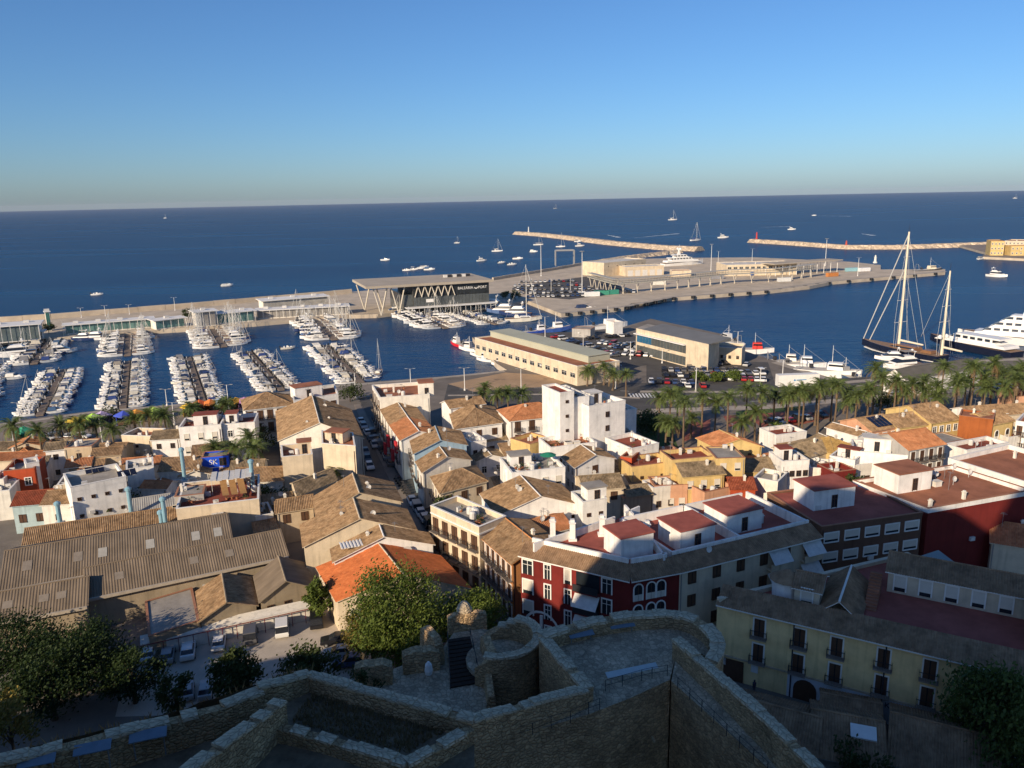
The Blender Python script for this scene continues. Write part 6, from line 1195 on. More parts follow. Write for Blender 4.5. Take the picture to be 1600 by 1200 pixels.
def ring_wall(root, poly, s, z0, z1, mat, name, th=.3):
    n = len(poly); 
    for i in range(n):
        a, c = Vector(poly[i]), Vector(poly[(i+1) % n]); d = (c-a).normalized(); nin = Vector((-d.y, d.x)); m = MB(); a2, c2 = a+nin*s+d*s*.6, c+nin*s-d*s*.6
        m.prism([tuple(v) for v in (a2, c2, c2+nin*th, a2+nin*th)], z0, z1); m.build(name, mat, root)
ring_wall(rt, poly, 1.55, 13.0, 14.2, wallm('bright'), 'parapet')
m = MB(); cx = sum(p[0] for p in poly)/6; cy = sum(p[1] for p in poly)/6; m.prism([(cx+(p[0]-cx)*.82, cy+(p[1]-cy)*.82) for p in poly], 12.5, 13.2); m.build('roof_terrace', floorm('dred'), rt)
def onroof(cr, x, y, z): v = Q(cr, x, y, z); return v.x-Bq.x, v.y-Bq.y
rzb = math.atan2(Cq.y-Bq.y, Cq.x-Bq.x)
for (x, y, w, d, h) in ((735, 985, 4.8, 4.2, 3.),):
    p = onroof('G', x, y, GZ+15); m = MB(); m.box((p[0], p[1]+1, 13.2+h/2), (w, d, h), rz=rzb+.1); o = m.build('stair_hut', wallm('bright'), rt); m = MB(); m.box((p[0], p[1]+1, 13.2+h+.1), (w+.3, d+.3, .2), rz=rzb+.1); m.build('hut_roof', floorm('dred'), o)
for x, y in ((378, 975), (562, 945), (842, 985), (255, 965)):
    p = onroof('G', x, y, GZ+13.2); m = MB(); m.box((p[0], p[1], 14.4), (.7, .7, 2.4)); m.box((p[0], p[1], 13.35), (1.1, 1.1, .3)); m.box((p[0], p[1], 15.75), (.9, .9, .12)); m.box((p[0], p[1], 16.), (.55, .55, .35)); m.build('chimney', wallm('bright'), rt)
def face_windows(root, a, c, spec, rootloc=(0, 0)):
    a, c = Vector(a), Vector(c); d = c-a; ln = d.length; ang = math.atan2(d.y, d.x)
    for f, z, w, h, st, fr in spec: p = a+d*f; window(root, (p.x+math.sin(ang)*.003, p.y-math.cos(ang)*.003, z), ang, w, h, st, fr)
sp = []
for z in (1.9, 4.9, 7.9, 10.7): sp += [(.07, z, 1.4, 2., 'm' if z > 8 else 'v', 'w'), (.26, z, .8, 2., 'm', 'w'), (.45, z, .8, 2., 'v' if z > 9 else 'm', 'w'), (.80, z, 1.2, 2., 'm', 'w')]
face_windows(rt, poly[0], poly[1], sp); sp = []
for z in (1.6, 4.6, 7.6, 10.4): sp += [(.16, z, 1.1, 2.2, 'a', 'w'), (.42, z, 1.1, 2.2, 'a', 'w'), (.62, z, 1.1, 2.2, 'a', 'w')]
face_windows(rt, poly[1], poly[2], sp)
a, c = Vector(poly[0]), Vector(poly[1]); d = (c-a); ang = math.atan2(d.y, d.x)
for k, z in enumerate((3.3, 6.3, 9.3)):
    p = a+d*.63; m = MB(); m.b2(-1.7, 1.7, -.9, .0, 0, .15); m.b2(-1.7, 1.7, -.9, -.8, .15, 1.1, 1); m.build('balcony', [wallm('red'), m_rail], rt, loc=(p.x, p.y, z), rz=ang)
    m = MB(); m.b2(-1.6, 1.6, -.03, .02, .15, 2.5); m.build('balcony_opening', m_glass, rt, loc=(p.x, p.y, z), rz=ang)
    if k != 2: m = MB(); m.add([(-1.7, -.1, 2.7), (1.7, -.1, 2.7), (1.7, -1.5, 1.3), (-1.7, -1.5, 1.3)], [(0, 1, 2, 3)]); m.build('awning', M('white_awning', (.62, .6, .56)), rt, loc=(p.x, p.y, z), rz=ang)
p = a+d*.2; m = MB(); n = 10; arc = [(2.4*math.cos(math.pi*i/n), 2.4*math.sin(math.pi*i/n)) for i in range(n+1)]
for i in range(n): m.add([(arc[i][0], -.12, 2.2+arc[i][1]), (arc[i+1][0], -.12, 2.2+arc[i+1][1]), (arc[i+1][0]*1.14, -.12, 2.2+arc[i+1][1]*1.14), (arc[i][0]*1.14, -.12, 2.2+arc[i][1]*1.14)], [(0, 3, 2, 1)])
m.b2(2.4, 2.75, -.15, 0, 0, 2.2); m.b2(-2.75, -2.4, -.15, 0, 0, 2.2); m.b2(-.2, .2, -.2, 0, 0, 4.3); m.build('archway_surround', m_frame, rt, loc=(p.x, p.y, 0), rz=ang); m = MB(); m.b2(-2.4, 2.4, -.06, 0, 0, 2.3); m.build('archway_glass', m_glass, rt, loc=(p.x, p.y, 0), rz=ang)
t = b('cream apartment block with awnings joined to the red corner', None, (1062, 890), (1281, 836), 15, 12.5, 'flat', 'cream', 'dred', {'F': (6, 4, 'b')}, par=.0, clut=4, kinds=('chim', 'ant', 'chim', 'dish'), name='apartment_block', cat='apartment block', hut=[(.12, .25, 5.5, 5, 3.), (.5, .35, 6, 5, 3.)], trim='bright')
tile_skirt(t, (0, 0), (t['w'], 0), 12.5, 1.8, 1.1)
for i in range(2):
    m = MB(); x0 = t['w']*(.47*i); m.b2(x0+.2, x0+.5, 2, 14.5, 12.56, 13.9); m.b2(x0+.2, x0+t['w']*.47, 14.2, 14.5, 12.56, 13.9); m.build('parapet', wallm('bright'), t)
m = MB(); m.b2(t['w']-.5, t['w']-.2, 2, 14.5, 12.56, 13.9); m.b2(.2, t['w']-.2, 1.9, 2.2, 12.56, 14.); m.build('parapet', wallm('bright'), t)
for k, x in ((2, .68), (3, .68), (2, .93), (1, .93), (3, .93), (1, .68)):
    m = MB(); u = t['w']*x; z = k*3.12; m.b2(u-1.6, u+1.6, -.9, 0, z, z+.15); m.b2(u-1.6, u+1.6, -.9, -.82, z+.15, z+1.); m.build('balcony', wallm('cream'), t); m = MB(); m.add([(u-1.6, -.1, z+2.6), (u+1.6, -.1, z+2.6), (u+1.6, -1.5, z+1.2), (u-1.6, -1.5, z+1.2)], [(0, 1, 2, 3)]); m.build('awning', M('white_awning', (.62, .6, .56)), t)
# yellow hotel ------------------------------------------------------
hz = 10.
A_, B_ = W(1121, 940, GZ+hz), W(1700, 1076, GZ+hz); ex = B_-A_; HW = ex.length; HD = 24.
t = thing('hotel', (A_.x, A_.y, GZ), 'long yellow hotel with white framed balcony doors and tiled eaves', 'hotel', math.atan2(ex.y, ex.x))
HP = [(0, 0), (HW, 0), (HW, HD), (19, HD)]
m = MB(); m.prism(HP, -.2, hz); m.build('wall', wallm('ochre'), t)
m = MB(); m.prism([(1.2, .6), (HW-.4, .6), (HW-.4, HD-.5), (19.1, HD-.5)], hz+.004, hz+.08); m.build('roof_terrace', floorm('dred'), t)
m = MB(); dv = Vector((19, 24, 0)).normalized(); nv = Vector((dv.y, -dv.x, 0)); a_, b__ = Vector((0, 0, 0)), Vector((19, 24, 0)); m.prism([(v.x, v.y) for v in (a_-nv*.15, b__-nv*.15, b__+nv*.45, a_+nv*.45)], hz, hz+.55); m.build('parapet', wallm('cream'), t)
tile_skirt(t, (0, 0), (HW, 0), hz, 2.3, 1.3)
hroot = t.matrix_basis.copy(); Hm = Matrix.Translation(t.location) @ Matrix.Rotation(t.rotation_euler.z, 4, 'Z'); Hi = Hm.inverted()
def hloc(px, py, z): v = Hi @ W(px, py, GZ+z); return v
for x, y in ((1246, 1002), (1305, 1015), (1380, 1030), (1453, 1045), (1527, 1064), (1183, 985), (1600, 1082)):
    u = hloc(x, y, 8.2).x
    window(t, (u, -.004, 7.9), 0, 1.2, 2.3, 'd', 'w'); window(t, (u, -.004, 4.6), 0, 1.2, 2.3, 'd', 'w')
for u in (HW*.245, HW*.51): m = MB(); m.tube((u, -.1, 0), (u, -.1, hz-.3), .08, 6); m.build('drainpipe', m_dark, t)
m = MB(); m.b2(HW*.235, HW-.3, -.06, 0, 0, 3.); m.build('white_plinth', M('white_plinth', (.6, .62, .64), .8, .1, .6), t)
m = MB(); m.b2(0, HW, -.16, 0, 3.05, 3.25); m.build('string_course', wallm('beige'), t)
for f in (.4, .46): m = MB(); m.b2(HW*f, HW*f+1.9, -.12, -.062, .6, 2.3); m.build('shop_window', m_glass, t)
m = MB(); m.b2(HW*.03, HW*.03+2.4, -.1, 0, 0, 2.8); m.build('wooden_gate', m_shut, t)
for f in (.015, .12): m = MB(); m.b2(HW*f, HW*f+.8, -.1, 0, 1.9, 2.8); m.build('tile_plaque', m_white, t); 
o = link('hotel_lettering', text_mesh('KNOW', .9, m_dark, .02), t, (HW*.56, -.1, 2.3)); o.rotation_euler = (math.pi/2, 0, 0)
m = MB(); n = 8; arc = [(1.3*math.cos(math.pi*i/n), 1.3*math.sin(math.pi*i/n)) for i in range(n+1)]; m.add([(x, -.09, 1.4+z) for x, z in arc]+[(-1.3, -.09, 0), (1.3, -.09, 0)], [tuple(range(n+3))]); m.build('arched_door', m_shut, t, loc=(HW*.29, 0, 0))
# roof storey blocks of the hotel
def hblock(px0, px1, dep, h0, label_roof, y0, rise=1.4, wins=2):
    m = MB(); m.b2(px0, px1, y0, y0+dep, hz, hz+h0); o = m.build('roof_storey', wallm('cream'), t)
    r = roof_geo('gx', px1-px0, dep, 0, rise, 'dark'); r.build('storey_roof', [TILES['dark'], m_frame], o, loc=(px0, y0, hz+h0))
    for i in range(wins): window(t, (px0+(px1-px0)*(i+.5)/wins, y0-.003, hz+1.4), 0, 1.2, 2., 'v', 'w')
hblock(17.5, 34, 6, 2.9, '', 12, 1.2, 6); hblock(8.2, 11, 4.5, 2.5, '', 3.4, 1.0, 1); hblock(32, HW-.3, 7, 2.8, '', 5, 1.2, 2)
m = MB(); m.lathe([(1.7, 0), (1.7, 2.3)], 12, (6.9, 5.4, hz)); o = m.build('bay_turret', wallm('bright'), t); m = MB(); m.lathe([(2.1, 0), (.1, 1.2)], 12, (6.9, 5.4, hz+2.3)); m.build('turret_roof', TILES['dark'], o)
m = MB(); m.b2(11.2, 15.4, 2.4, 12, hz, hz+.7); o = m.build('cross_wall', wallm('cream'), t); r = roof_geo('gy', 4.2, 9.6, 0, 1.7, 'dark'); r.build('cross_roof', [TILES['dark'], m_frame], o, loc=(11.2, 2.4, hz+.7))
m = MB()
for i in range(12): m.b2(15.6, 16.9, 6+i*.45, 6.45+i*.45, hz, hz+.22*(i+1))
m.build('stairs', floorm('terracotta'), t)
m = MB(); m.lathe([(3.2, 0), (3.2, .2), (.1, 2.2)], 4, (22.5, 19.6, hz+1.2)); m.build('glass_pyramid', M('lantern_glass', (.25, .3, .3), .3, .1, .5, spec=.5), t)
# low shops at the castle foot: slopes toward the viewer
for lab, p1, p2, d, h, tl in (('old tiled shop roof left at the castle foot', (1128, 1150), (1270, 1190), 9, 3.6, 'dark'), ('old tiled shop roof with white skylight at the castle foot', (1272, 1178), (1382, 1200), 9, 3.8, 'dark'), ('long tiled shop roof under the right tree', (1390, 1190), (1560, 1236), 10, 3.6, 'dark'), ('tiled porch roof behind the skylight roof', (1285, 1118), (1375, 1136), 5, 3.4, 'dark')):
    s = b(lab, None, p1, p2, d, h, 'gx', 'grey', tl, None, rise=d*.22, cat='shop', name='shop')
    if 'skylight' in lab and 'white' in lab:
        m = MB(); m.box((0, 0, 0), (2.4, 1.5, .25)); o = m.build('skylight', m_white, s, loc=(s['w']*.72, d*.32, h+d*.16)); o.rotation_euler = (.4, 0, 0)
# person walking by the hotel
pp = W(1178, 1083); per = thing('person', (pp.x, pp.y, GZ), 'person in a dark top walking along the hotel wall', 'person', .4)
m = MB(); sk = M('skin', (.35, .2, .13), .7, .1, 2)
prof = [(.10, .0), (.11, .4), (.15, .8), (.19, .95), (.17, 1.15), (.22, 1.4), (.08, 1.5), (.07, 1.53), (.105, 1.6), (.115, 1.68), (.08, 1.78), (.02, 1.8)]
m.lathe(prof, 10); m.tube((.22, 0, 1.38), (.3, .08, .85), .055, 6, .04); m.tube((-.22, 0, 1.38), (-.3, -.1, .85), .055, 6, .04); m.build('body', M('dark_clothes', (.05, .05, .07), .9), per)
m = MB(); m.lathe([(.05, 0), (.1, .06), (.11, .14), (.07, .24), (.02, .27)], 10, (0, 0, 1.55)); m.build('head', sk, per)

# ================================================================== CASTLE FOREGROUND
m_wall = stone_mat('castle_masonry', (.52, .36, .20), 2.6, 1.); m_cap = stone_mat('coping_stone', (.66, .53, .36), 2.2, .8); m_floor = stone_mat('flagstone_floor', (.52, .41, .28), 2.8, .7)
m_earth = M('dry_earth', (.2, .155, .10), .95, .5, .6, .8, bscale=3); m_panel = M('info_panel_face', (.16, .22, .28), .4, .2, 1)
CAPS = []
for i in range(5):
    m = MB(); j = lambda a: random.uniform(-a, a)
    m.add([(sx*(.46+j(.03)), sy*(.5+j(.05)), z+(j(.05) if z else 0)) for z in (0, .24) for sx, sy in ((-1, -1), (1, -1), (1, 1), (-1, 1))], [(3, 2, 1, 0), (4, 5, 6, 7), (0, 1, 5, 4), (1, 2, 6, 5), (2, 3, 7, 6), (3, 0, 4, 7)]); CAPS.append(m.mesh('coping_stone', m_cap))
def castle_wall(label, pts, th, zb, cap=True, rag=.12, mat=None):
    P = [W(*p) for p in pts]; o = P[0]; t = thing('castle_wall', (o.x, o.y, 0), label, 'castle wall'); fine = []
    for a, b_ in zip(P[:-1], P[1:]):
        n = max(1, round((b_-a).length/1.)); fine += [a.lerp(b_, i/n) for i in range(n)]
    fine.append(P[-1]); rings = []
    for i, p in enumerate(fine):
        d = fine[min(i+1, len(fine)-1)]-fine[max(i-1, 0)]; d.z = 0; d.normalize(); s = Vector((-d.y, d.x, 0)); q = p-Vector((o.x, o.y, 0)); h = p.z-(.2 if cap else 0)+random.uniform(-rag, rag)*(0.3 if cap else 1); k = random.uniform(-.04, .04)
        ring = []
        nz = 5
        for e in range(nz): z = zb+(h-zb)*e/(nz-1); ring.append((q.x-s.x*(th/2+k), q.y-s.y*(th/2+k), z))
        for e in range(nz-1, -1, -1): z = zb+(h-zb)*e/(nz-1); ring.append((q.x+s.x*(th/2+k), q.y+s.y*(th/2+k), z))
        rings.append(ring)
    m = MB(); m.loft(rings); m.build('masonry', mat or m_wall, t)
    if cap:
        for a, b_ in zip(fine[:-1], fine[1:]):
            if random.random() < (.12 if rag < .2 else .35): continue
            c = (a+b_)/2; d = b_-a; l = d.length; x = link('coping_stone', random.choice(CAPS), t, (c.x-o.x, c.y-o.y, c.z-.22+random.uniform(-.07, .06))); x.rotation_euler = (random.uniform(-.03, .03), -math.atan2(d.z, d.xy.length), math.atan2(d.y, d.x)+random.uniform(-.03, .03)); x.scale = (l*random.uniform(1.1, 1.5), (th+.14)*random.uniform(.93, 1.07), random.uniform(.8, 1.2))
    return t
castle_wall('curved bastion parapet with pale stone coping', ((847, 992, 20.3), (866, 985, 20.3), (885, 979, 20.3), (930, 968, 20.3), (985, 959, 20.3), (1040, 956, 20.3), (1066, 959, 20.3), (1086, 966, 20.3), (1103, 976, 20.3), (1115, 988, 20.3), (1122, 1003, 20.3), (1120, 1018, 20.3), (1112, 1030, 20.3), (1098, 1042, 20.3)), 1.15, 2)
castle_wall('straight left bastion wall running down to the inner corner', ((849, 995, 20.25), (885, 1034, 20.3), (919, 1073, 20.35)), .95, 2)
castle_wall('long zigzag inner parapet in the lower middle', ((915, 1075, 20.4), (860, 1088, 21), (800, 1104, 21.6), (738, 1122, 22.2), (610, 1087, 22.2), (482, 1051, 22.2), (405, 1071, 22.8)), .75, 8)
castle_wall('high right rampart wall descending to the lower right', ((1057, 997, 20.8), (1120, 1051, 21), (1200, 1121, 21.5), (1292, 1212, 22.2), (1400, 1330, 23)), .85, 2)
castle_wall('ragged left parapet with sloping panels', ((405, 1078, 22.6), (330, 1106, 23), (260, 1124, 23.2), (120, 1158, 23.6), (-40, 1196, 24), (-160, 1225, 24)), .9, 14, rag=.3)
castle_wall('low ruined wall around the triangular grass patch', ((437, 1132, 21.9), (500, 1148, 21.8), (560, 1166, 21.9), (636, 1189, 22), (690, 1160, 22), (736, 1132, 22)), .8, 18, rag=.3)
castle_wall('short stub wall with bright coping at lower left', ((438, 1092, 23.4), (375, 1140, 24), (308, 1190, 24.6), (250, 1240, 25)), .95, 16)
def ngon(name, px, z1, z0, mt, ms=None, **k): return land(name, [W(x, y, z1) for x, y in px], z1, z0, mt, ms or m_wall, **k)
ngon('bastion_floor', ((849, 997), (930, 972), (985, 963), (1040, 960), (1086, 970), (1112, 988), (1119, 1006), (1110, 1028), (1060, 1004), (1047, 1062), (984, 1091), (920, 1116), (800, 1152), (742, 1168), (740, 1128), (917, 1080)), 18.8, 5, m_floor, kind='structure')
ngon('rampart_walk', ((1060, 1003), (1049, 1064), (1200, 1200), (1320, 1310), (1360, 1290), (1290, 1218), (1200, 1128)), 18.9, 5, m_floor, kind='structure')
land('ditch_floor', [Vector((-8, 15, 8)), Vector((60, 15, 8)), Vector((60, 62, 8)), Vector((-8, 62, 8))], 8, 4, m_earth, m_wall, kind='structure')
ngon('castle_ground', ((-160, 1228), (120, 1162), (330, 1110), (405, 1078), (482, 1056), (610, 1092), (738, 1127), (741, 1170), (745, 1330), (700, 1700), (-400, 1700)), 20.6, 5, m_earth, kind='structure')
# hill slope below the left parapet
m = MB(); top = [W(x, y, 22) for x, y in ((-160, 1222), (-40, 1192), (120, 1155), (260, 1120), (405, 1072), (482, 1050))]; rows = []
for k in range(9):
    f = k/8; rows.append([(p.x+(-.12*f*18)+random.uniform(-.3, .3), p.y+.4+f*22, 22-(20.2*(f**.75))+random.uniform(-.25, .25)*(0 < k < 8)) for p in [top[i].lerp(top[i+1], j/6) for i in range(5) for j in range(6)]+[top[-1]]])
m.loft(rows, 0, False, False); m.build('castle_hill', m_earth, kind='structure')
m = MB(); rnd = random.Random(3)
for i in range(7000):
    k = rnd.randrange(0, 5); j = rnd.randrange(0, len(rows[0])-1); u, v = rnd.random(), rnd.random(); a = Vector(rows[k][j]).lerp(Vector(rows[k][j+1]), u).lerp(Vector(rows[k+1][j]).lerp(Vector(rows[k+1][j+1]), u), v); h = rnd.uniform(.3, .9); d = Vector((rnd.uniform(-.3, .3), rnd.uniform(-.3, .3), h)); s = Vector((rnd.uniform(-.1, .1), rnd.uniform(-.1, .1), 0)); m.add([a-s, a+s, a+d], [(0, 1, 2)])
tri = [W(x, y, 20.6) for x, y in ((500, 1070), (725, 1128), (636, 1178), (455, 1128))]
for i in range(3500):
    u, v = rnd.random(), rnd.random(); a = tri[0].lerp(tri[1], u).lerp(tri[3].lerp(tri[2], u), v); h = rnd.uniform(.15, .5); d = Vector((rnd.uniform(-.2, .2), rnd.uniform(-.2, .2), h)); s = Vector((rnd.uniform(-.07, .07), rnd.uniform(-.07, .07), 0)); m.add([a-s, a+s, a+d], [(0, 1, 2)])
m.build('dry_grass', leafm('dry_grass_blades', (.14, .10, .045), (.26, .19, .09)), label='dry grass on the castle slope', kind='stuff')
def info_panel(a, c, z, label):
    A, B = W(*a, z), W(*c, z); d = B-A; w = d.length; t = thing('info_panel', (A.x, A.y, z-1.), label, 'info panel', math.atan2(d.y, d.x))
    m = MB(); m.add([(0, -.35, .75), (w, -.35, .75), (w, .45, 1.05), (0, .45, 1.05), (0, -.35, .68), (w, -.35, .68), (w, .45, .98), (0, .45, .98)], [(0, 1, 2, 3), (4, 7, 6, 5), (0, 4, 5, 1), (2, 6, 7, 3), (1, 5, 6, 2), (3, 7, 4, 0)]); m.build('board', m_panel, t)
    for x in (.25, w-.25): m = MB(); m.tube((x, 0, -1.0 if z > 19.9 else -.2), (x, 0, .8), .05, 5); m.build('leg', m_steel, t)
for i, (a, c, z, l) in enumerate((((26, 1192), (86, 1180), 23.6, 'leftmost sloping panel on the ragged parapet'), ((114, 1172), (173, 1160), 23.4, 'middle sloping panel on the ragged parapet'), ((201, 1152), (260, 1140), 23.2, 'right sloping panel on the ragged parapet'), ((889, 991), (927, 984), 19.8, 'left blue-grey panel along the bastion parapet'), ((953, 976), (991, 971), 19.8, 'right blue-grey panel along the bastion parapet'))): info_panel(a, c, z, l)
def railing(pts, z, label):
    P = [W(x, y, z) for x, y in pts]; o = P[0]; t = thing('railing', (o.x, o.y, z), label, 'railing')
    for p in P: m = MB(); q = p-o; m.tube((q.x, q.y, 0), (q.x, q.y, 1.1), .03, 5); m.build('post', m_rail, t)
    m = MB()
    for a, b_ in zip(P[:-1], P[1:]):
        for h in (.55, 1.08): a2, b2 = a-o, b_-o; m.tube((a2.x, a2.y, h), (b2.x, b2.y, h), .018, 4)
    m.build('rail_wires', m_rail, t)
railing([(800+x/4, 900+y/4) for x, y in ((5, 1030), (130, 995), (245, 950), (365, 918), (478, 862), (548, 838))], 18.8, 'thin railing along the lower walkway'); railing([(800+x/4, 900+y/4) for x, y in ((585, 720), (690, 690), (810, 655), (875, 640), (970, 625))], 18.8, 'thin railing around the bastion stair')
railing([(800+x/4, 900+y/4) for x, y in ((1035, 705), (1110, 775), (1185, 848), (1260, 920), (1340, 1000), (1420, 1075), (1508, 1160), (1595, 1240))], 18.9, 'thin railing along the right rampart walk')
A, B = Q('K', 590, 625, 19.6), Q('K', 905, 560, 19.6); d = B-A; t = thing('lectern_board', (A.x, A.y, 18.8), 'long pale viewing board on the bastion', 'viewing board', math.atan2(d.y, d.x)); m = MB(); m.add([(0, -.3, .8), (d.length, -.3, .8), (d.length, .25, 1.), (0, .25, 1.), (0, -.3, .74), (d.length, -.3, .74), (d.length, .25, .94), (0, .25, .94)], [(0, 1, 2, 3), (4, 7, 6, 5), (0, 4, 5, 1), (2, 6, 7, 3), (1, 5, 6, 2), (3, 7, 4, 0)]); m.build('board', M('pale_board', (.45, .52, .52), .5, .1, 1), t)
for i in range(5): m = MB(); m.tube((d.length*(i+.5)/5, 0, 0), (d.length*(i+.5)/5, 0, .85), .04, 5); m.build('leg', m_steel, t)
# doorway in the ditch wall
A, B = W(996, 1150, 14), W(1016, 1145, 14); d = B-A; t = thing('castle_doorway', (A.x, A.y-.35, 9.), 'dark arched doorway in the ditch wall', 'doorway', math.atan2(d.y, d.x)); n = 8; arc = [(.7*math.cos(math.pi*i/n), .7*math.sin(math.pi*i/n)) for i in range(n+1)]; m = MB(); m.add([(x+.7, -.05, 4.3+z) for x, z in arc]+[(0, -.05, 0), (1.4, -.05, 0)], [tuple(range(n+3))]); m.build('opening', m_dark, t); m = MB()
for i in range(n): m.add([(.7+arc[i][0]*k, -y, 4.3+arc[i][1]*k) for k, y in ((1, .12), (1.35, .12))]+[(.7+arc[i+1][0]*k, -y, 4.3+arc[i+1][1]*k) for k, y in ((1.35, .12), (1, .12))], [(0, 1, 2, 3)])
m.build('arch_stones', m_cap, t)
# small outer ward: round tower, turret, merlons
tc = W(781, 993, 18.6); t = thing('round_tower', (tc.x, tc.y, 0), 'small round castle tower with open sunlit top', 'tower'); m = MB(); rings = []; N_ = 22
for i in range(N_+1):
    f = i/N_; a = math.radians(-125+245*f); hh = 18.6-(2.2*max(0, (f-.72)/.28)+1.2*max(0, (.12-f)/.12))+random.uniform(-.12, .12); c_, s_ = math.cos(a), math.sin(a)
    rings.append([(r*c_, r*s_, z) for r, z in ((4.5, 2), (4.25, 10), (4.1, hh), (3.25, hh+random.uniform(-.1, .1)), (3.25, 12), (3.25, 2))])
m.loft(rings); m.build('shell', m_wall, t); m = MB(); m.lathe([(3.4, 2), (3.4, 16.2), (.1, 16.25)], 20); m.build('floor', m_floor, t)
for i in range(14):
    f = (i+1.5)/17; a = math.radians(-125+245*f); x = link('coping_stone', CAPS[i % 5], t, (3.68*math.cos(a), 3.68*math.sin(a), 18.55-2.2*max(0, (f-.72)/.28)), a+math.pi/2); x.scale = (1.35, .95, random.uniform(.7, 1.1))
tp = W(726, 972, 16); t = thing('watch_turret', (tp.x, tp.y, 15), 'small domed stone sentry turret on the outer ward', 'turret'); m = MB(); m.lathe([(.75, 0), (.75, 2.4), (.85, 2.45), (.85, 2.6)], 12); m.build('shaft', m_cap, t); m = MB(); m.lathe([(.8, 2.6), (.65, 3.), (.35, 3.35), (.05, 3.5)], 12); m.build('dome', m_cap, t)
ngon('outer_ward_floor', ((553, 1066), (612, 1046), (688, 1018), (716, 978), (770, 985), (776, 1040), (765, 1106), (739, 1119), (640, 1091), (560, 1074)), 15.5, 2, m_floor, kind='structure')
def merlon(a, c, z, h, th, label):
    A, B = W(*a, z), W(*c, z); d = B-A; w = d.length; t = thing('merlon', (A.x, A.y, z-.2), label, 'merlon', math.atan2(d.y, d.x)); m = MB(); rings = []; n = max(3, int(w/.7))
    for i in range(n+1): hh = h*(1 if 0 < i < n else .86)+random.uniform(-.08, .08); rings.append([(w*i/n, -th/2+random.uniform(-.05, .05), 0), (w*i/n, -th/2, hh*.6), (w*i/n, -th/2+.12, hh), (w*i/n, th/2-.12, hh+.1), (w*i/n, th/2, hh*.6), (w*i/n, th/2, 0)])
    m.loft(rings); m.build('block', m_wall, t)
merlon((556, 1068), (614, 1064), 15.5, 2.3, 1.3, 'wide stone merlon beside the olive bush'); merlon((630, 1050), (687, 1042), 15.5, 2.4, 1.2, 'stone merlon with a white cloth on it'); merlon((664, 1012), (688, 1040), 15.5, 2.9, 1., 'tall wall end with lit top left of the stair'); merlon((700, 986), (760, 978), 15.5, 2., .9, 'rubble parapet below the sentry turret'); merlon((758, 1022), (773, 1062), 15.5, 2.6, 1., 'white capped wall right of the wooden stair'); merlon((763, 1068), (768, 1108), 15.5, 1.7, .8, 'low pale wall joining the inner parapet')
cl = W(671, 1040, 16.8); m = MB(); m.lathe([(.1, 1.1), (.32, .8), (.4, .2), (.3, -.2), (.05, -.3)], 9); m.build('cloth_cover', m_white, loc=(cl.x, cl.y-.75, 16.6), label='small white cloth cover hanging on the merlon', cat='cloth')
A, B, C2, D2 = [W(x, y, 15.7) for x, y in ((700, 1006), (735, 1001), (750, 1066), (704, 1074))]; t = thing('wooden_stair', (A.x, A.y, 15.5), 'dark wooden stair between the ward walls', 'stair'); 
for i in range(12):
    a, b_ = A.lerp(D2, i/12), B.lerp(C2, i/12); a2, b2 = A.lerp(D2, (i+.85)/12), B.lerp(C2, (i+.85)/12); m = MB(); m.prism([(v.x-A.x, v.y-A.y) for v in (a, b_, b2, a2)], .02, .12+.05*(12-i)); m.build('tread', M('dark_timber', (.035, .024, .017), .9, .3, 2), t)
m = MB()
for p, q in ((A, D2), (B, C2)): p2, q2 = p-A, q-A; m.tube((p2.x, p2.y, 1.6), (q2.x, q2.y, 1.), .04, 5); [m.tube((p2.lerp(q2, f).x, p2.lerp(q2, f).y, 0), (p2.lerp(q2, f).x, p2.lerp(q2, f).y, 1.6-.6*f), .035, 5) for f in (0, .33, .66, 1)]
m.build('handrail', m_rail, t)
# car park wall with red rail
a, c = W(222, 1027), W(487, 967); d = c-a; w = d.length; t = thing('car_park_wall', (a.x, a.y, GZ), 'white car park wall with dark red rail', 'wall', math.atan2(d.y, d.x)); m = MB(); m.b2(0, w, -.15, .15, 0, 1.9); m.add([(0, .15, 1.9), (w, .15, 1.9), (w, 1.6, 2.3), (0, 1.6, 2.3), (0, 1.6, 0), (w, 1.6, 0)], [(0, 1, 2, 3), (3, 2, 5, 4)]); m.build('wall_body', wallm('white'), t)
m_rr = M('dark_red_rail', (.16, .02, .025), .6, .1, 1)
for i in range(12): m = MB(); m.tube((w*(i+.5)/12, -.9, 0), (w*(i+.5)/12, -.9, 2.1), .05, 5); m.build('post', m_rr, t)
m = MB(); m.tube((0, -.9, 2.1), (w, -.9, 2.1), .07, 5); m.build('rail', m_rr, t)
# trees near the castle
def base(px, py, z): return Vector((*W(px, py, z).xy, GZ))
tree(base(618, 955, GZ+8), 13, 5.4, 5.6, 'large sunlit green tree beside the orange roof', 22000, m_lime, .24, 150, .5, 5, open_=.45)
tree(base(735, 958, GZ+6), 8.5, 4.3, 3.4, 'lower green tree right of the large one', 11000, m_lime, .24, 80, .35, 6, open_=.4)
tree(base(580, 985, GZ+5), 8.5, 3.2, 3.4, 'yellowing tree in front of the large green one', 6000, m_autumn, .22, 50, .3, 7, open_=.35)
tree(base(498, 938, GZ+3.5), 6.5, 1.7, 2.6, 'small bright tree at the car park corner', 2600, m_lime, .3, 34, .2, 8)
tree(base(120, 1025, GZ+5), 8.2, 5.2, 3.2, 'broad dark pine with open branches at lower left', 13000, m_pine, .24, 80, .45, 9, name='pine_tree', open_=.4)
tree(base(30, 1015, GZ+5), 8.6, 4.8, 3.4, 'dark pine at the left edge', 10000, m_pine, .24, 66, .4, 10, name='pine_tree', open_=.4)
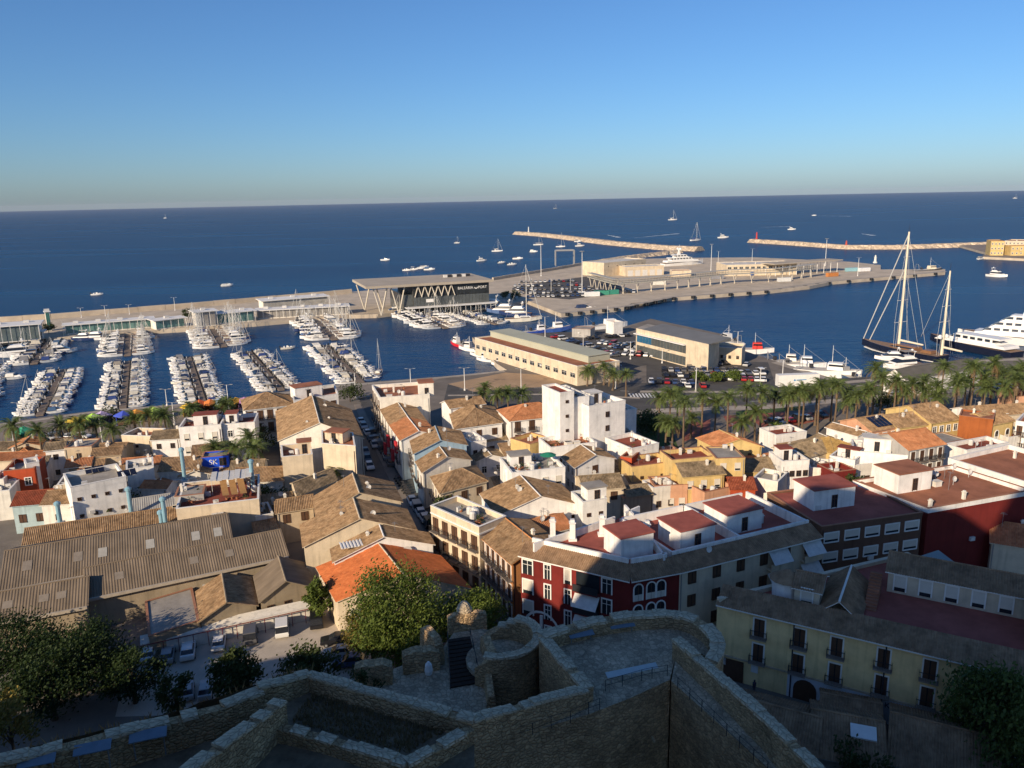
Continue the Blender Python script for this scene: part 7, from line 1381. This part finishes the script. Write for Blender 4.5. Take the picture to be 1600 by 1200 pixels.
tree(base(205, 1052, GZ+4), 6.6, 3.4, 2.6, 'smaller dark pine between the broad one and the yard', 7000, m_pine, .24, 46, .35, 18, name='pine_tree', open_=.35)
tree(base(75, 1065, GZ+5), 7.6, 4.4, 2.8, 'dark pine in front of the broad one', 8000, m_pine, .24, 56, .4, 19, name='pine_tree', open_=.4)
tree(base(365, 1048, GZ+6), 8, 2.7, 3.2, 'round dark bush below the gravel car park', 5000, m_shrub, .3, 60, .3, 11, name='bush', cat='bush'); tree(base(482, 1045, GZ+5), 7, 3.4, 2.6, 'wide dark bush under the zigzag parapet', 5000, m_shrub, .3, 60, .3, 12, name='bush', cat='bush')
tree(base(270, 1060, GZ+6), 7, 1.9, 2.8, 'thin grey-green bush beside the pine', 1500, m_shrub, .28, 24, .2, 13, name='bush', cat='bush'); tree(base(10, 1110, GZ+9), 11, 3., 3., 'yellow-green shrub at the lower left edge', 1800, m_autumn, .3, 24, .2, 14, name='bush', cat='bush')
tree(base(1555, 1110, GZ+8), 12, 4.4, 5., 'green tree before the hotel at the lower right', 12000, leafm('tree_leaves', (.035, .06, .012), (.10, .13, .03)), .32, 90, .35, 15, open_=.4); tree(base(1350, 1195, GZ+4), 6, 3., 2.6, 'dark bush between the shop roofs', 2500, m_shrub, .28, 30, .2, 16, name='bush', cat='bush')
tree(Vector((*W(570, 1072, 15.5).xy, 14.5)), 3., 1.6, 1.2, 'small olive bush beside the wide merlon', 700, m_shrub, .2, 14, .08, 17, name='bush', cat='bush')
# unseen castle walls behind the viewpoint, outline shaped to cast the near town's shadow
hd = Vector((-SUND.x, -SUND.y, 0)).normalized(); pd = Vector((hd.y, -hd.x, 0)); tanE = SUND.z/Vector((SUND.x, SUND.y)).length; BACK = -16.
prof = []
for px, py, z in ((-60, 1130, 4), (60, 1095, 4), (180, 1080, 3), (300, 1060, 2), (420, 1030, 2), (520, 1010, 4), (600, 1015, 9), (690, 1000, 16), (745, 965, 16), (800, 960, 12), (845, 930, 7), (860, 905, 9.5), (878, 925, 7), (905, 880, 13.5), (960, 862, 15), (1010, 842, 15.5), (1080, 840, 16), (1200, 790, 15.5), (1290, 762, 15), (1400, 772, 14.5), (1440, 790, 14.2), (1500, 800, 12), (1545, 830, 10), (1590, 765, 14), (1640, 750, 14), (1800, 745, 14)):
    v = W(px, py, z); s = v.dot(pd); l = v.dot(hd)-BACK; prof.append((s, z+l*tanE))
prof.sort(); P2 = []
for s, h in prof:
    if not P2 or s-P2[-1][0] > .25: P2.append((s, h))
kt = thing('castle_shade_wall', (0, 0, 0), 'unseen castle walls behind the viewpoint, shaped to cast the near shadow', 'castle'); m = MB(); P2 = [(P2[0][0]-6, P2[0][1])]+P2+[(P2[-1][0]+6, P2[-1][1])]
for (s0, h0), (s1, h1) in zip(P2[:-1], P2[1:]):
    a, b_ = pd*s0+hd*BACK, pd*s1+hd*BACK; bk = hd*-9; m.add([(a.x, a.y, 0), (b_.x, b_.y, 0), (b_.x, b_.y, h1), (a.x, a.y, h0), (a.x+bk.x, a.y+bk.y, 0), (b_.x+bk.x, b_.y+bk.y, 0), (b_.x+bk.x, b_.y+bk.y, h1), (a.x+bk.x, a.y+bk.y, h0)], [(0, 1, 2, 3), (5, 4, 7, 6), (3, 2, 6, 7), (0, 3, 7, 4), (1, 5, 6, 2)])
m.build('shade_wall', m_wall, kt)
print('PROFILE', [(round(a), round(h)) for a, h in P2])
# ================================================================== AIR: faint sea haze
m, t_, N, L, b_ = nodes_of('sea_haze'); N.remove(b_); pv = N.new('ShaderNodeVolumePrincipled'); pv.inputs['Color'].default_value = (.80, .86, 1, 1); pv.inputs['Density'].default_value = .000021; pv.inputs['Anisotropy'].default_value = 0
L.new(pv.outputs[0], N['Material Output'].inputs['Volume']); hz_ = MB(); hz_.b2(-17000, 17000, -16500, 17500, -3, 92); hz_.build('haze', m, kind='stuff')
